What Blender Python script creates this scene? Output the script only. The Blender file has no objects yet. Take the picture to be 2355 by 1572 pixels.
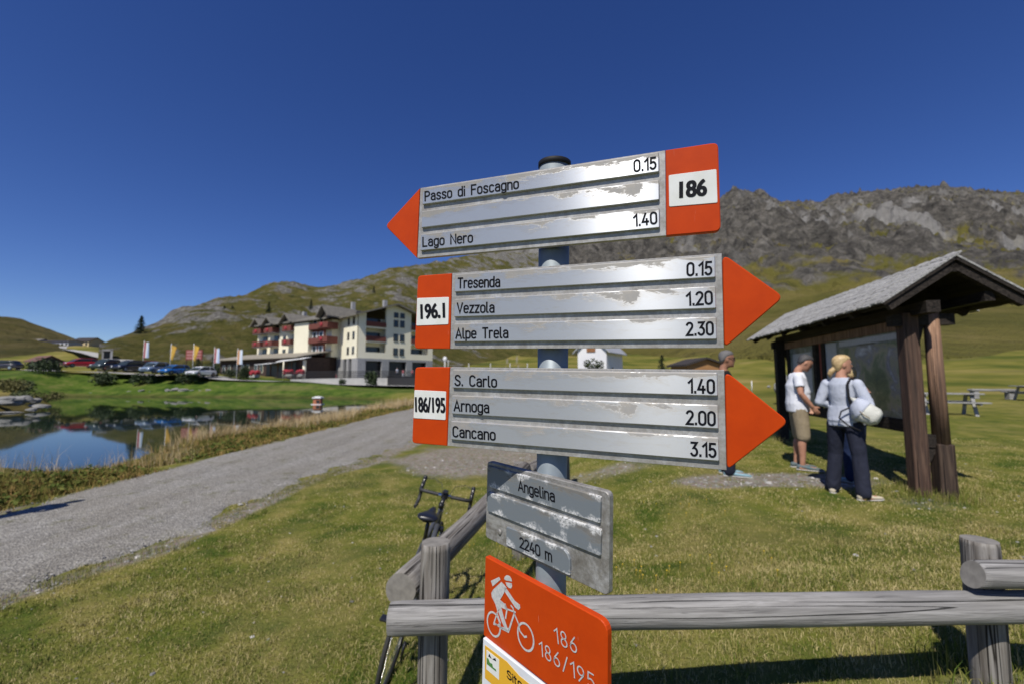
import bpy, bmesh, math, random
import numpy as np
from mathutils import Vector, Matrix, Euler

random.seed(7)
RNG = np.random.default_rng(11)
scene = bpy.context.scene
col = scene.collection
PI = math.pi
R = math.radians

# ------------------------------------------------------------------ camera, sky, sun, exposure
F = 1000.0                       # focal length in photo pixels (photo 2355 x 1572)
CX, CY = 1177.5, 786.0
CAMZ = 1.95
PITCH = R(5.0)
cam_d = bpy.data.cameras.new("camera")
cam = bpy.data.objects.new("camera", cam_d)
col.objects.link(cam)
cam.location = (0, 0, CAMZ)
cam.rotation_euler = (PI / 2 + PITCH, 0, 0)
cam_d.sensor_fit = 'HORIZONTAL'
cam_d.sensor_width = 36.0
cam_d.lens = 36.0 * F / 2355.0
cam_d.clip_start = 0.02
cam_d.clip_end = 20000
cam_d.dof.use_dof = True
cam_d.dof.focus_distance = 0.66
cam_d.dof.aperture_fstop = 5.0
scene.camera = cam

SUN_EL, SUN_AZ = R(53.0), R(25.0)          # sun behind the camera, to the left
world = bpy.data.worlds.new("World")
scene.world = world
world.use_nodes = True
wn, wl = world.node_tree.nodes, world.node_tree.links
wn.clear()
sky = wn.new('ShaderNodeTexSky')
sky.sky_type = 'NISHITA'
sky.sun_disc = False
sky.sun_elevation = SUN_EL
sky.sun_rotation = PI + SUN_AZ
sky.altitude = 2240
sky.air_density = 1.0
sky.dust_density = 0.6
sky.ozone_density = 4.0
sky_hs = wn.new('ShaderNodeHueSaturation')
sky_hs.inputs['Hue'].default_value = 0.518
sky_hs.inputs['Saturation'].default_value = 1.22
sky_hs.inputs['Value'].default_value = 1.2
bg = wn.new('ShaderNodeBackground')
bg.inputs['Strength'].default_value = 0.085
wo = wn.new('ShaderNodeOutputWorld')
wl.new(sky.outputs[0], sky_hs.inputs['Color'])
wl.new(sky_hs.outputs[0], bg.inputs['Color'])
wl.new(bg.outputs[0], wo.inputs['Surface'])

sun_d = bpy.data.lights.new("sun", 'SUN')
sun_d.energy = 5.0
sun_d.angle = R(0.53)
sun_d.color = (1.0, 0.95, 0.86)
sun = bpy.data.objects.new("sun", sun_d)
col.objects.link(sun)
SUNV = Vector((-math.sin(SUN_AZ) * math.cos(SUN_EL), -math.cos(SUN_AZ) * math.cos(SUN_EL), math.sin(SUN_EL)))
sun.rotation_euler = SUNV.to_track_quat('Z', 'Y').to_euler()
sun.location = (-20, -40, 50)

scene.view_settings.view_transform = 'Standard'
scene.view_settings.look = 'None'
scene.view_settings.exposure = 0.0
scene.view_settings.gamma = 1.0
scene.cycles.use_denoising = True
scene.cycles.max_bounces = 6
scene.cycles.sample_clamp_indirect = 4.0

# ------------------------------------------------------------------ measuring: photo pixel -> point at a real distance
CP, SP = math.cos(PITCH), math.sin(PITCH)

def P(px, py, Y):
    """point seen at photo pixel (px,py), Y metres ahead (horizontal distance)"""
    cx, cy = (px - CX) / F, (CY - py) / F
    dy, dz = CP - cy * SP, SP + cy * CP
    return Vector((cx / dy * Y, Y, CAMZ + dz / dy * Y))

def PD(px, py, d):
    """same, for a distance d measured along the lens axis"""
    cx, cy = (px - CX) / F, (CY - py) / F
    return Vector((cx * d, (CP - cy * SP) * d, CAMZ + (SP + cy * CP) * d))

def RAY(px, py):
    return PD(px, py, 1.0) - Vector((0, 0, CAMZ))

def ZAT(py, Y):
    return P(CX, py, Y).z

# ------------------------------------------------------------------ noise on arrays
def _h(ix, iy, s):
    n = (ix * 374761393 + iy * 668265263 + s * 1274126177) & 0xFFFFFFFF
    n = ((n ^ (n >> 13)) * 1274126177) & 0xFFFFFFFF
    return ((n ^ (n >> 16)) & 0xFFFF) / 65535.0

def vnoise(x, y, s=0):
    x = np.asarray(x, dtype=np.float64); y = np.asarray(y, dtype=np.float64)
    ix = np.floor(x).astype(np.int64); iy = np.floor(y).astype(np.int64)
    fx = x - ix; fy = y - iy
    fx = fx * fx * (3 - 2 * fx); fy = fy * fy * (3 - 2 * fy)
    a = _h(ix, iy, s); b = _h(ix + 1, iy, s); c = _h(ix, iy + 1, s); d = _h(ix + 1, iy + 1, s)
    return (a * (1 - fx) + b * fx) * (1 - fy) + (c * (1 - fx) + d * fx) * fy

def fbm(x, y, o=4, s=0, ridged=False):
    t = 0.0; a = 0.5; n = 0.0
    for k in range(o):
        v = vnoise(x * 2 ** k + 17.3 * k, y * 2 ** k - 9.1 * k, s + k)
        if ridged:
            v = 1 - abs(2 * v - 1)
        t = t + a * v; n += a; a *= 0.5
    return t / n

def sstep(t):
    t = np.clip(t, 0, 1)
    return t * t * (3 - 2 * t)

# ------------------------------------------------------------------ objects
def tag(o, label=None, cat=None, group=None, kind=None):
    if label: o['label'] = label
    if cat: o['category'] = cat
    if group: o['group'] = group
    if kind: o['kind'] = kind
    return o

def thing(name, label, cat, loc=(0, 0, 0), rotz=0.0, group=None, rot=None):
    o = bpy.data.objects.new(name, None)
    o.empty_display_size = 0.2
    col.objects.link(o)
    o.location = loc
    o.rotation_euler = rot if rot is not None else (0, 0, rotz)
    return tag(o, label, cat, group)

def mesh_obj(name, me, mat=None, parent=None):
    if mat is not None and not me.materials:
        me.materials.append(mat)
    o = bpy.data.objects.new(name, me)
    col.objects.link(o)
    if parent is not None:
        o.parent = parent
    return o

def copy_tree(o, parent=None):
    c = o.copy(); col.objects.link(c)
    if parent is not None:
        c.parent = parent
    for ch in list(o.children):
        copy_tree(ch, c)
    return c

def wmat(o):
    m = Matrix.LocRotScale(o.location, o.rotation_euler, o.scale)
    return wmat(o.parent) @ m if o.parent else m

class MB:
    """collects shapes, builds ONE mesh object"""
    def __init__(s):
        s.v = []; s.f = []; s.sm = []
    def add(s, vs, fs, smooth=False):
        b = len(s.v)
        s.v.extend([tuple(p) for p in vs])
        for f in fs:
            s.f.append(tuple(b + i for i in f)); s.sm.append(smooth)
        return s
    def box(s, c, d, rot=None, bev=0.0):
        c = Vector(c); hx, hy, hz = d[0] / 2, d[1] / 2, d[2] / 2
        if bev > 0:
            bm = bmesh.new()
            bmesh.ops.create_cube(bm, size=1.0)
            for v in bm.verts:
                v.co = Vector((v.co.x * d[0], v.co.y * d[1], v.co.z * d[2]))
            bmesh.ops.bevel(bm, geom=bm.edges[:], offset=min(bev, hx * .9, hy * .9, hz * .9), segments=2, profile=0.5, affect='EDGES')
            bm.verts.index_update()
            vs = [v.co.copy() for v in bm.verts]
            fs = [[v.index for v in f.verts] for f in bm.faces]
            bm.free()
        else:
            vs = [Vector((x, y, z)) for x in (-hx, hx) for y in (-hy, hy) for z in (-hz, hz)]
            fs = [(0, 1, 3, 2), (4, 6, 7, 5), (0, 4, 5, 1), (2, 3, 7, 6), (0, 2, 6, 4), (1, 5, 7, 3)]
        if rot is not None:
            vs = [rot @ p for p in vs]
        return s.add([c + p for p in vs], fs)
    def bar(s, p0, p1, w, h, up=(0, 0, 1), bev=0.0):
        """square beam from p0 to p1"""
        p0, p1 = Vector(p0), Vector(p1)
        d = p1 - p0; L = d.length; d = d / L
        up = Vector(up)
        x = d.cross(up)
        if x.length < 1e-4:
            x = d.cross(Vector((0, 1, 0)))
        x.normalize(); z = x.cross(d).normalized()
        rot = Matrix((x, d, z)).transposed()
        return s.box((p0 + p1) / 2, (w, L, h), rot, bev)
    def tube(s, pts, rad, n=10, caps=True, closed=False, smooth=True):
        pts = [Vector(p) for p in pts]
        if not isinstance(rad, (list, tuple)):
            rad = [rad] * len(pts)
        N = len(pts); vs = []; fs = []
        u = None
        for i, p in enumerate(pts):
            if closed:
                d = pts[(i + 1) % N] - pts[i - 1]
            else:
                d = pts[min(i + 1, N - 1)] - pts[max(i - 1, 0)]
            d.normalize()
            if u is None:
                u = d.cross(Vector((0, 0, 1)))
                if u.length < 1e-3:
                    u = d.cross(Vector((0, 1, 0)))
            u = (u - d * u.dot(d)).normalized()
            w = d.cross(u)
            for k in range(n):
                a = 2 * PI * k / n
                vs.append(p + (u * math.cos(a) + w * math.sin(a)) * rad[i])
        M = N if closed else N - 1
        for i in range(M):
            j = (i + 1) % N
            for k in range(n):
                k2 = (k + 1) % n
                fs.append((i * n + k, i * n + k2, j * n + k2, j * n + k))
        s.add(vs, fs, smooth)
        if caps and not closed:
            b = len(s.v) - len(vs)
            s.f.append(tuple(b + k for k in reversed(range(n)))); s.sm.append(False)
            s.f.append(tuple(b + (N - 1) * n + k for k in range(n))); s.sm.append(False)
        return s
    def loft(s, rings, n=16, caps=True, smooth=True):
        """rings: (centre, half-axis a vector, half-axis b vector)"""
        vs = []; fs = []
        for c, a, b in rings:
            c, a, b = Vector(c), Vector(a), Vector(b)
            for k in range(n):
                t = 2 * PI * k / n
                vs.append(c + a * math.cos(t) + b * math.sin(t))
        for i in range(len(rings) - 1):
            for k in range(n):
                k2 = (k + 1) % n
                fs.append((i * n + k, i * n + k2, (i + 1) * n + k2, (i + 1) * n + k))
        b0 = len(s.v)
        s.add(vs, fs, smooth)
        if caps:
            s.f.append(tuple(b0 + k for k in reversed(range(n)))); s.sm.append(smooth)
            s.f.append(tuple(b0 + (len(rings) - 1) * n + k for k in range(n))); s.sm.append(smooth)
        return s
    def ball(s, c, r, nu=14, nv=9, rot=None, fn=None):
        c = Vector(c)
        if not isinstance(r, (list, tuple)):
            r = (r, r, r)
        vs = [Vector((0, 0, -1))]
        for i in range(1, nv):
            t = PI * i / nv - PI / 2
            for k in range(nu):
                a = 2 * PI * k / nu
                vs.append(Vector((math.cos(t) * math.cos(a), math.cos(t) * math.sin(a), math.sin(t))))
        vs.append(Vector((0, 0, 1)))
        fs = []
        for k in range(nu):
            fs.append((0, 1 + (k + 1) % nu, 1 + k))
        for i in range(nv - 2):
            for k in range(nu):
                k2 = (k + 1) % nu
                fs.append((1 + i * nu + k, 1 + i * nu + k2, 1 + (i + 1) * nu + k2, 1 + (i + 1) * nu + k))
        top = len(vs) - 1; o = 1 + (nv - 2) * nu
        for k in range(nu):
            fs.append((o + k, o + (k + 1) % nu, top))
        out = []
        for p in vs:
            q = Vector((p.x * r[0], p.y * r[1], p.z * r[2]))
            if fn: q = q * fn(p)
            if rot is not None: q = rot @ q
            out.append(c + q)
        return s.add(out, fs, True)
    def prism(s, poly, z0, z1, M=None):
        """polygon (x,y) list extruded z0..z1; M maps to place"""
        n = len(poly)
        area = sum(poly[i][0] * poly[(i + 1) % n][1] - poly[(i + 1) % n][0] * poly[i][1] for i in range(n))
        if area < 0: poly = poly[::-1]
        vs = [Vector((p[0], p[1], z0)) for p in poly] + [Vector((p[0], p[1], z1)) for p in poly]
        if M is not None: vs = [M @ p for p in vs]
        fs = [tuple(reversed(range(n))), tuple(range(n, 2 * n))]
        for i in range(n):
            j = (i + 1) % n
            fs.append((i, j, n + j, n + i))
        return s.add(vs, fs)
    def data(s, name, M=None):
        vs = s.v if M is None else [tuple(M @ Vector(p)) for p in s.v]
        me = bpy.data.meshes.new(name)
        me.from_pydata(vs, [], s.f)
        me.polygons.foreach_set('use_smooth', s.sm)
        me.update()
        return me
    def build(s, name, mat, parent=None, world=False, fix=False):
        M = wmat(parent).inverted() if (world and parent is not None) else None
        me = s.data(name, M)
        if fix:
            bm = bmesh.new(); bm.from_mesh(me)
            bmesh.ops.recalc_face_normals(bm, faces=bm.faces[:])
            bm.to_mesh(me); bm.free()
        return mesh_obj(name, me, mat, parent)

def grid_mesh(name, V, nu, nv, smooth=True, attrs=None):
    """V (nu*nv,3) row major over u then v"""
    me = bpy.data.meshes.new(name)
    i, j = np.meshgrid(np.arange(nu - 1), np.arange(nv - 1), indexing='ij')
    a = (i * nv + j).ravel(); b = ((i + 1) * nv + j).ravel(); c = ((i + 1) * nv + j + 1).ravel(); d = (i * nv + j + 1).ravel()
    quads = np.stack([a, b, c, d], 1)
    me.vertices.add(len(V)); me.vertices.foreach_set('co', np.asarray(V, dtype=np.float32).ravel())
    n = len(quads)
    me.loops.add(n * 4); me.loops.foreach_set('vertex_index', quads.ravel().astype(np.int32))
    me.polygons.add(n); me.polygons.foreach_set('loop_start', np.arange(0, n * 4, 4, dtype=np.int32))
    me.polygons.foreach_set('loop_total', np.full(n, 4, dtype=np.int32))
    me.polygons.foreach_set('use_smooth', np.full(n, smooth, dtype=bool))
    me.update(calc_edges=True)
    for k, arr in (attrs or {}).items():
        at = me.attributes.new(k, 'FLOAT', 'POINT')
        at.data.foreach_set('value', np.asarray(arr, dtype=np.float32))
    return me

def tri_mesh(name, V, T, attrs=None, smooth=False):
    me = bpy.data.meshes.new(name)
    n = len(T)
    me.vertices.add(len(V)); me.vertices.foreach_set('co', np.asarray(V, dtype=np.float32).ravel())
    me.loops.add(n * 3); me.loops.foreach_set('vertex_index', np.asarray(T, dtype=np.int32).ravel())
    me.polygons.add(n); me.polygons.foreach_set('loop_start', np.arange(0, n * 3, 3, dtype=np.int32))
    me.polygons.foreach_set('loop_total', np.full(n, 3, dtype=np.int32))
    me.polygons.foreach_set('use_smooth', np.full(n, smooth, dtype=bool))
    me.update(calc_edges=True)
    for k, arr in (attrs or {}).items():
        at = me.attributes.new(k, 'FLOAT', 'POINT')
        at.data.foreach_set('value', np.asarray(arr, dtype=np.float32))
    return me

# ------------------------------------------------------------------ materials
class NT:
    def __init__(s, name):
        s.m = bpy.data.materials.new(name); s.m.use_nodes = True
        s.n = s.m.node_tree.nodes; s.l = s.m.node_tree.links
        s.n.clear()
        s.out = s.n.new('ShaderNodeOutputMaterial')
        s.b = s.n.new('ShaderNodeBsdfPrincipled')
        s.l.new(s.b.outputs[0], s.out.inputs['Surface'])
    def link(s, a, b): s.l.new(a, b)
    def coord(s, kind='Object', scale=(1, 1, 1)):
        if kind == 'Position':
            o = s.n.new('ShaderNodeNewGeometry').outputs['Position']
        else:
            o = s.n.new('ShaderNodeTexCoord').outputs[kind]
        mp = s.n.new('ShaderNodeMapping')
        mp.inputs['Scale'].default_value = scale
        s.link(o, mp.inputs['Vector'])
        return mp.outputs[0]
    def noise(s, vec, scale=5.0, detail=4.0, rough=0.55, dist=0.0):
        n = s.n.new('ShaderNodeTexNoise')
        n.inputs['Scale'].default_value = scale; n.inputs['Detail'].default_value = detail
        n.inputs['Roughness'].default_value = rough; n.inputs['Distortion'].default_value = dist
        s.link(vec, n.inputs['Vector'])
        return n.outputs['Fac']
    def vor(s, vec, scale=5.0, feature='F1', out='Distance'):
        n = s.n.new('ShaderNodeTexVoronoi'); n.feature = feature
        n.inputs['Scale'].default_value = scale
        s.link(vec, n.inputs['Vector'])
        return n.outputs[out]
    def ramp(s, fac, stops):
        r = s.n.new('ShaderNodeValToRGB')
        e = r.color_ramp.elements
        while len(e) > 1: e.remove(e[-1])
        e[0].position = stops[0][0]; e[0].color = (*stops[0][1], 1) if len(stops[0][1]) == 3 else stops[0][1]
        for p, c in stops[1:]:
            k = e.new(p); k.color = (*c, 1)
        s.link(fac, r.inputs['Fac'])
        return r.outputs['Color']
    def bw(s, fac, a, b, lo=0.0, hi=1.0):
        m = s.n.new('ShaderNodeMapRange')
        m.inputs['From Min'].default_value = a; m.inputs['From Max'].default_value = b
        m.inputs['To Min'].default_value = lo; m.inputs['To Max'].default_value = hi
        s.link(fac, m.inputs['Value'])
        return m.outputs[0]
    def mix(s, fac, a, b, mode='MIX'):
        m = s.n.new('ShaderNodeMix'); m.data_type = 'RGBA'; m.blend_type = mode
        for v, i in ((fac, 0), (a, 6), (b, 7)):
            if isinstance(v, (int, float)): m.inputs[i].default_value = v
            elif isinstance(v, tuple): m.inputs[i].default_value = (*v, 1)
            else: s.link(v, m.inputs[i])
        return m.outputs[2]
    def math(s, op, a, b=0.0):
        m = s.n.new('ShaderNodeMath'); m.operation = op
        for v, i in ((a, 0), (b, 1)):
            if isinstance(v, (int, float)): m.inputs[i].default_value = v
            else: s.link(v, m.inputs[i])
        return m.outputs[0]
    def attr(s, name):
        a = s.n.new('ShaderNodeAttribute'); a.attribute_name = name
        return a.outputs['Fac']
    def sep(s, vec):
        x = s.n.new('ShaderNodeSeparateXYZ'); s.link(vec, x.inputs[0]); return x.outputs
    def bump(s, h, strength=0.3, dist=0.01):
        b = s.n.new('ShaderNodeBump')
        b.inputs['Strength'].default_value = strength; b.inputs['Distance'].default_value = dist
        s.link(h, b.inputs['Height']); s.link(b.outputs[0], s.b.inputs['Normal'])
    def set(s, color=None, rough=None, metal=None, spec=None):
        for v, k in ((color, 'Base Color'), (rough, 'Roughness'), (metal, 'Metallic'), (spec, 'Specular IOR Level')):
            if v is None: continue
            if isinstance(v, (int, float)): s.b.inputs[k].default_value = v
            elif isinstance(v, tuple): s.b.inputs[k].default_value = (*v, 1)
            else: s.link(v, s.b.inputs[k])
        return s.m

def paint(name, c1, c2=None, scale=6.0, rough=0.6, bump=0.0, metal=0.0, coord='Object', stretch=(1, 1, 1), spec=None, bdist=0.01, detail=4):
    t = NT(name)
    if c2 is None: c2 = tuple(v * 0.8 for v in c1)
    vec = t.coord(coord, stretch)
    n = t.noise(vec, scale, detail)
    c = t.ramp(n, [(0.3, c1), (0.7, c2)])
    if bump > 0: t.bump(n, bump, bdist)
    return t.set(c, rough, metal, spec)

def wood_mat(name, base, dark, light, along='z', sc=1.0, rough=0.85):
    t = NT(name)
    st = {'x': (0.7, 14, 14), 'y': (14, 0.7, 14), 'z': (14, 14, 0.7)}[along]
    v = t.coord('Object', st)
    g = t.noise(v, 5.0 * sc, 6, 0.65, 0.6)
    v2 = t.coord('Object', tuple(a * 0.35 for a in st))
    g2 = t.noise(v2, 4.0 * sc, 4, 0.6, 1.2)
    wv = t.n.new('ShaderNodeTexWave'); wv.wave_type = 'RINGS'; wv.rings_direction = {'x': 'X', 'y': 'Y', 'z': 'Z'}[along]
    wv.inputs['Scale'].default_value = 1.6 * sc; wv.inputs['Distortion'].default_value = 9.0
    wv.inputs['Detail'].default_value = 3; wv.inputs['Detail Scale'].default_value = 1.2
    t.link(t.coord('Object', tuple(a * 0.5 for a in st)), wv.inputs['Vector'])
    c = t.ramp(g, [(0.36, dark), (0.5, base), (0.62, light)])
    c = t.mix(t.bw(g2, 0.35, 0.7, 0, 0.45), c, base)
    c = t.mix(t.bw(wv.outputs['Fac'], 0.55, 1.0, 0, 0.5), c, dark)
    crack = t.noise(t.coord('Object', tuple(a * (2.2 if a > 1 else 1.3) for a in st)), 3.0 * sc, 3, 0.5, 0.3)
    ck = t.bw(crack, 0.66, 0.70, 0, .5)
    ln = {'x': (0.22, 26, 26), 'y': (26, 0.22, 26), 'z': (26, 26, 0.22)}[along]
    lv = t.noise(t.coord('Object', ln), 1.0 * sc, 2, 0.4, 0.25)
    thin = t.math('MULTIPLY', t.bw(t.math('ABSOLUTE', t.math('SUBTRACT', lv, 0.5)), 0.016, 0.006), t.bw(g2, 0.42, 0.52))
    kn = t.vor(t.coord('Object', {'x': (1.1, 7, 7), 'y': (7, 1.1, 7), 'z': (7, 7, 1.1)}[along]), 1.5 * sc)
    knot = t.bw(kn, 0.13, 0.06, 0, .85)
    ck = t.math('MAXIMUM', ck, thin)
    c = t.mix(knot, c, tuple(v * 0.6 for v in dark))
    c = t.mix(ck, c, tuple(v * 0.22 for v in dark))
    t.bump(t.math('SUBTRACT', t.math('ADD', g, t.math('MULTIPLY', wv.outputs['Fac'], 0.25)), t.math('MULTIPLY', ck, 1.2)), 0.8, 0.005)
    return t.set(c, rough, spec=0.25)
# ================================================================== TERRAIN
WZ = -0.45                        # lake level
LAKE = np.array([(-10.3, 11.3), (-11.9, 14.4), (-11.5, 17.5), (-10.8, 22), (-10.6, 30), (-11.0, 39), (-12, 49), (-17, 55.5),
                 (-30, 61), (-50, 64), (-66, 65), (-60, 55), (-46, 44), (-42, 39.5), (-39, 33), (-50, 31.5), (-75, 31), (-85, 14), (-40, 12.6), (-25, 12.9), (-15, 12.4)])

def lake_dist(X, Y):
    """signed distance to the shore, + on land"""
    d2 = np.full(np.shape(X), 1e18); inside = np.zeros(np.shape(X), bool)
    n = len(LAKE)
    for i in range(n):
        ax, ay = LAKE[i]; bx, by = LAKE[(i + 1) % n]
        ex, ey = bx - ax, by - ay
        t = np.clip(((X - ax) * ex + (Y - ay) * ey) / (ex * ex + ey * ey), 0, 1)
        d2 = np.minimum(d2, (X - ax - t * ex) ** 2 + (Y - ay - t * ey) ** 2)
        cr = ((ay > Y) != (by > Y)) & (X < (bx - ax) * (Y - ay) / (by - ay + 1e-12) + ax)
        inside ^= cr
    d = np.sqrt(d2)
    return np.where(inside, -d, d)

# far ground: per photo column, (distance, photo row) stations
GY = np.array([20, 30, 45, 60, 72, 80, 90, 110, 150, 250, 400.0])
GCOL = {
    -200: [935, 915, 898, 880, 862, 858, 856, 850, 838, 806, 790],
    60:   [940, 918, 900, 880, 853, 851, 850, 845, 830, 800, 786],
    200:  [945, 920, 900, 882, 860, 857, 853, 846, 829, 797, 787],
    300:  [945, 920, 900, 882, 862, 859, 857, 851, 838, 822, 815],
    450:  [950, 925, 903, 886, 865, 862, 860, 856, 850, 848, 846],
    560:  [950, 928, 905, 890, 877, 868, 863, 860, 856, 852, 850],
    700:  [955, 930, 908, 893, 880, 875, 866, 860, 856, 852, 850],
    850:  [960, 935, 910, 897, 888, 881, 868, 860, 856, 852, 850],
    960:  [965, 938, 915, 900, 889, 883, 878, 864, 852, 835, 820],
    1200: [968, 938, 910, 893, 884, 878, 872, 858, 840, 815, 800],
    1500: [955, 925, 902, 888, 878, 872, 866, 855, 838, 812, 797],
    1800: [935, 908, 890, 878, 866, 858, 850, 838, 815, 780, 765],
    2100: [925, 905, 888, 866, 850, 840, 830, 812, 785, 745, 730],
    2400: [922, 903, 885, 858, 838, 826, 815, 797, 770, 735, 725],
    2700: [920, 900, 880, 850, 830, 818, 806, 790, 765, 735, 725],
}
_gp = np.array(sorted(GCOL)); _gz = np.array([[ZAT(py, Y) for py, Y in zip(GCOL[k], GY)] for k in sorted(GCOL)])

def table_z(U, Y):
    px = np.clip(U * F + CX, _gp[0], _gp[-1])
    ly = np.log(np.clip(Y, GY[0], GY[-1])); lg = np.log(GY)
    i = np.clip(np.searchsorted(_gp, px) - 1, 0, len(_gp) - 2)
    tx = (px - _gp[i]) / (_gp[i + 1] - _gp[i]); tx = sstep(tx)
    j = np.clip(np.searchsorted(lg, ly) - 1, 0, len(lg) - 2)
    ty = np.clip((ly - lg[j]) / (lg[j + 1] - lg[j]), 0, 1)
    z = (_gz[i, j] * (1 - tx) + _gz[i + 1, j] * tx) * (1 - ty) + (_gz[i, j + 1] * (1 - tx) + _gz[i + 1, j + 1] * tx) * ty
    return z

PATH_L = lambda Y: np.interp(Y, [0, 6, 10, 16, 29, 45, 70], [-7.7, -7.6, -7.45, -7.45, -6.6, -5.0, -2.0])
PATH_R = lambda Y: np.interp(Y, [0, 4, 5.2, 8.6, 14, 29, 45, 70], [-4.7, -4.72, -4.15, -3.95, -3.2, -2.3, -0.8, 2.0])

def base_z(X, Y):
    X = np.asarray(X, float); Y = np.asarray(Y, float)
    za = 0.02 + 0.64 * sstep((X + 1.05) / 1.55) + 0.13 * sstep((X - 0.1) / 1.9)                 # knoll by the fence
    zb = 0.49 * sstep((X + 0.6) / 3.4) + 0.045 * np.clip(Y - 4.6, 0, 16) * sstep((X + 0.2) / 3.0)
    k = sstep((Y - 2.3) / 2.4)
    zn = za * (1 - k) + zb * k
    zn = zn + (fbm(X * 0.9, Y * 0.9, 3, 3) - 0.5) * 0.10 * sstep((X + 4.3) / 1.0) + (fbm(X * 0.25, Y * 0.25, 2, 5) - 0.5) * 0.12
    U = X / np.maximum(Y, 1.0)
    zt = table_z(U, Y) + (fbm(X * 0.06, Y * 0.06, 4, 8) - 0.5) * 0.012 * np.clip(Y, 0, 250)
    w = sstep((Y - 12) / 22)
    return zn * (1 - w) + zt * w

def ground_z(X, Y):
    X = np.asarray(X, float); Y = np.asarray(Y, float)
    z = base_z(X, Y)
    d = lake_dist(X, Y)
    far = sstep((Y - 50) / 8)
    pen = sstep((-28 - X) / 6) * sstep((58 - Y) / 6) * sstep((Y - 20) / 6)
    wob = (fbm(X * 0.5, Y * 0.5, 3, 21) - 0.5)
    slope = 0.17 * (1 - far) + 0.34 * far + 0.45 * pen
    shore = WZ + np.maximum(d + wob * 0.9, 0) * slope
    z = np.minimum(z, np.where(pen > 0.5, np.minimum(shore, WZ + 1.7 + wob), shore))
    return np.where(d < 0, WZ - np.minimum(0.9, 0.03 - d * 0.18), z)

def gz(x, y):
    return float(ground_z(np.array([x]), np.array([y]))[0])

def wear(X, Y):
    """how bare the turf is (0..1)"""
    n = fbm(X * 1.1, Y * 1.1, 4, 31)
    n2 = fbm(X * 0.35, Y * 0.5, 3, 33)
    a = sstep(1 - np.hypot((X + 0.9) / 3.6, (Y - 11.0) / 3.4)) * 1.5              # by the path, beyond the bicycle
    b = sstep(1 - np.hypot((X - 3.6) / 2.4, (Y - 6.1) / 0.75)) * 1.7             # in front of the shelter
    c = sstep(1 - np.hypot((X - 2.0) / 3.2, (Y - 7.4) / 1.0)) * .8
    e = 0; f = sstep(1 - np.hypot((X - 1.9) / 0.8, (Y - 1.75) / 0.22)) * .55
    h = sstep(1 - np.hypot((X - 4.9) / 1.4, (Y - 5.2) / 0.8)) * .7
    pr = sstep(1 - np.abs(X - PATH_R(Y) - 0.1) / 0.5) * 0.85 + sstep(1 - np.abs(X - PATH_L(Y)) / 0.35) * 0.7
    k = a + b + c + e + f + h + pr + sstep((n2 - 0.62) / 0.2) * 0.35
    return np.clip((k * (0.35 + 1.3 * n) - 0.42) / 0.35, 0, 1)

# ---- one ground sheet, polar, dense in view
def build_ground():
    az = np.concatenate([np.linspace(-180, -58, 26)[:-1], np.linspace(-58, 58, 640), np.linspace(58, 180, 26)[1:]])
    az = np.radians(az)
    r = np.concatenate([[0.02, 0.3, 0.6, 0.9], np.geomspace(1.15, 14, 230), np.geomspace(14.2, 140, 230), np.geomspace(143, 9000, 70)])
    A, Rr = np.meshgrid(az, r, indexing='ij')
    X = np.sin(A) * Rr; Y = np.cos(A) * Rr
    Z = ground_z(X, Y)
    me = grid_mesh('ground', np.stack([X, Y, Z], -1).reshape(-1, 3), len(az), len(r), True,
                   {'wear': wear(X, Y).ravel(), 'wet': np.clip(1 - lake_dist(X, Y) / 1.2, 0, 1).ravel()})
    return me

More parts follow.
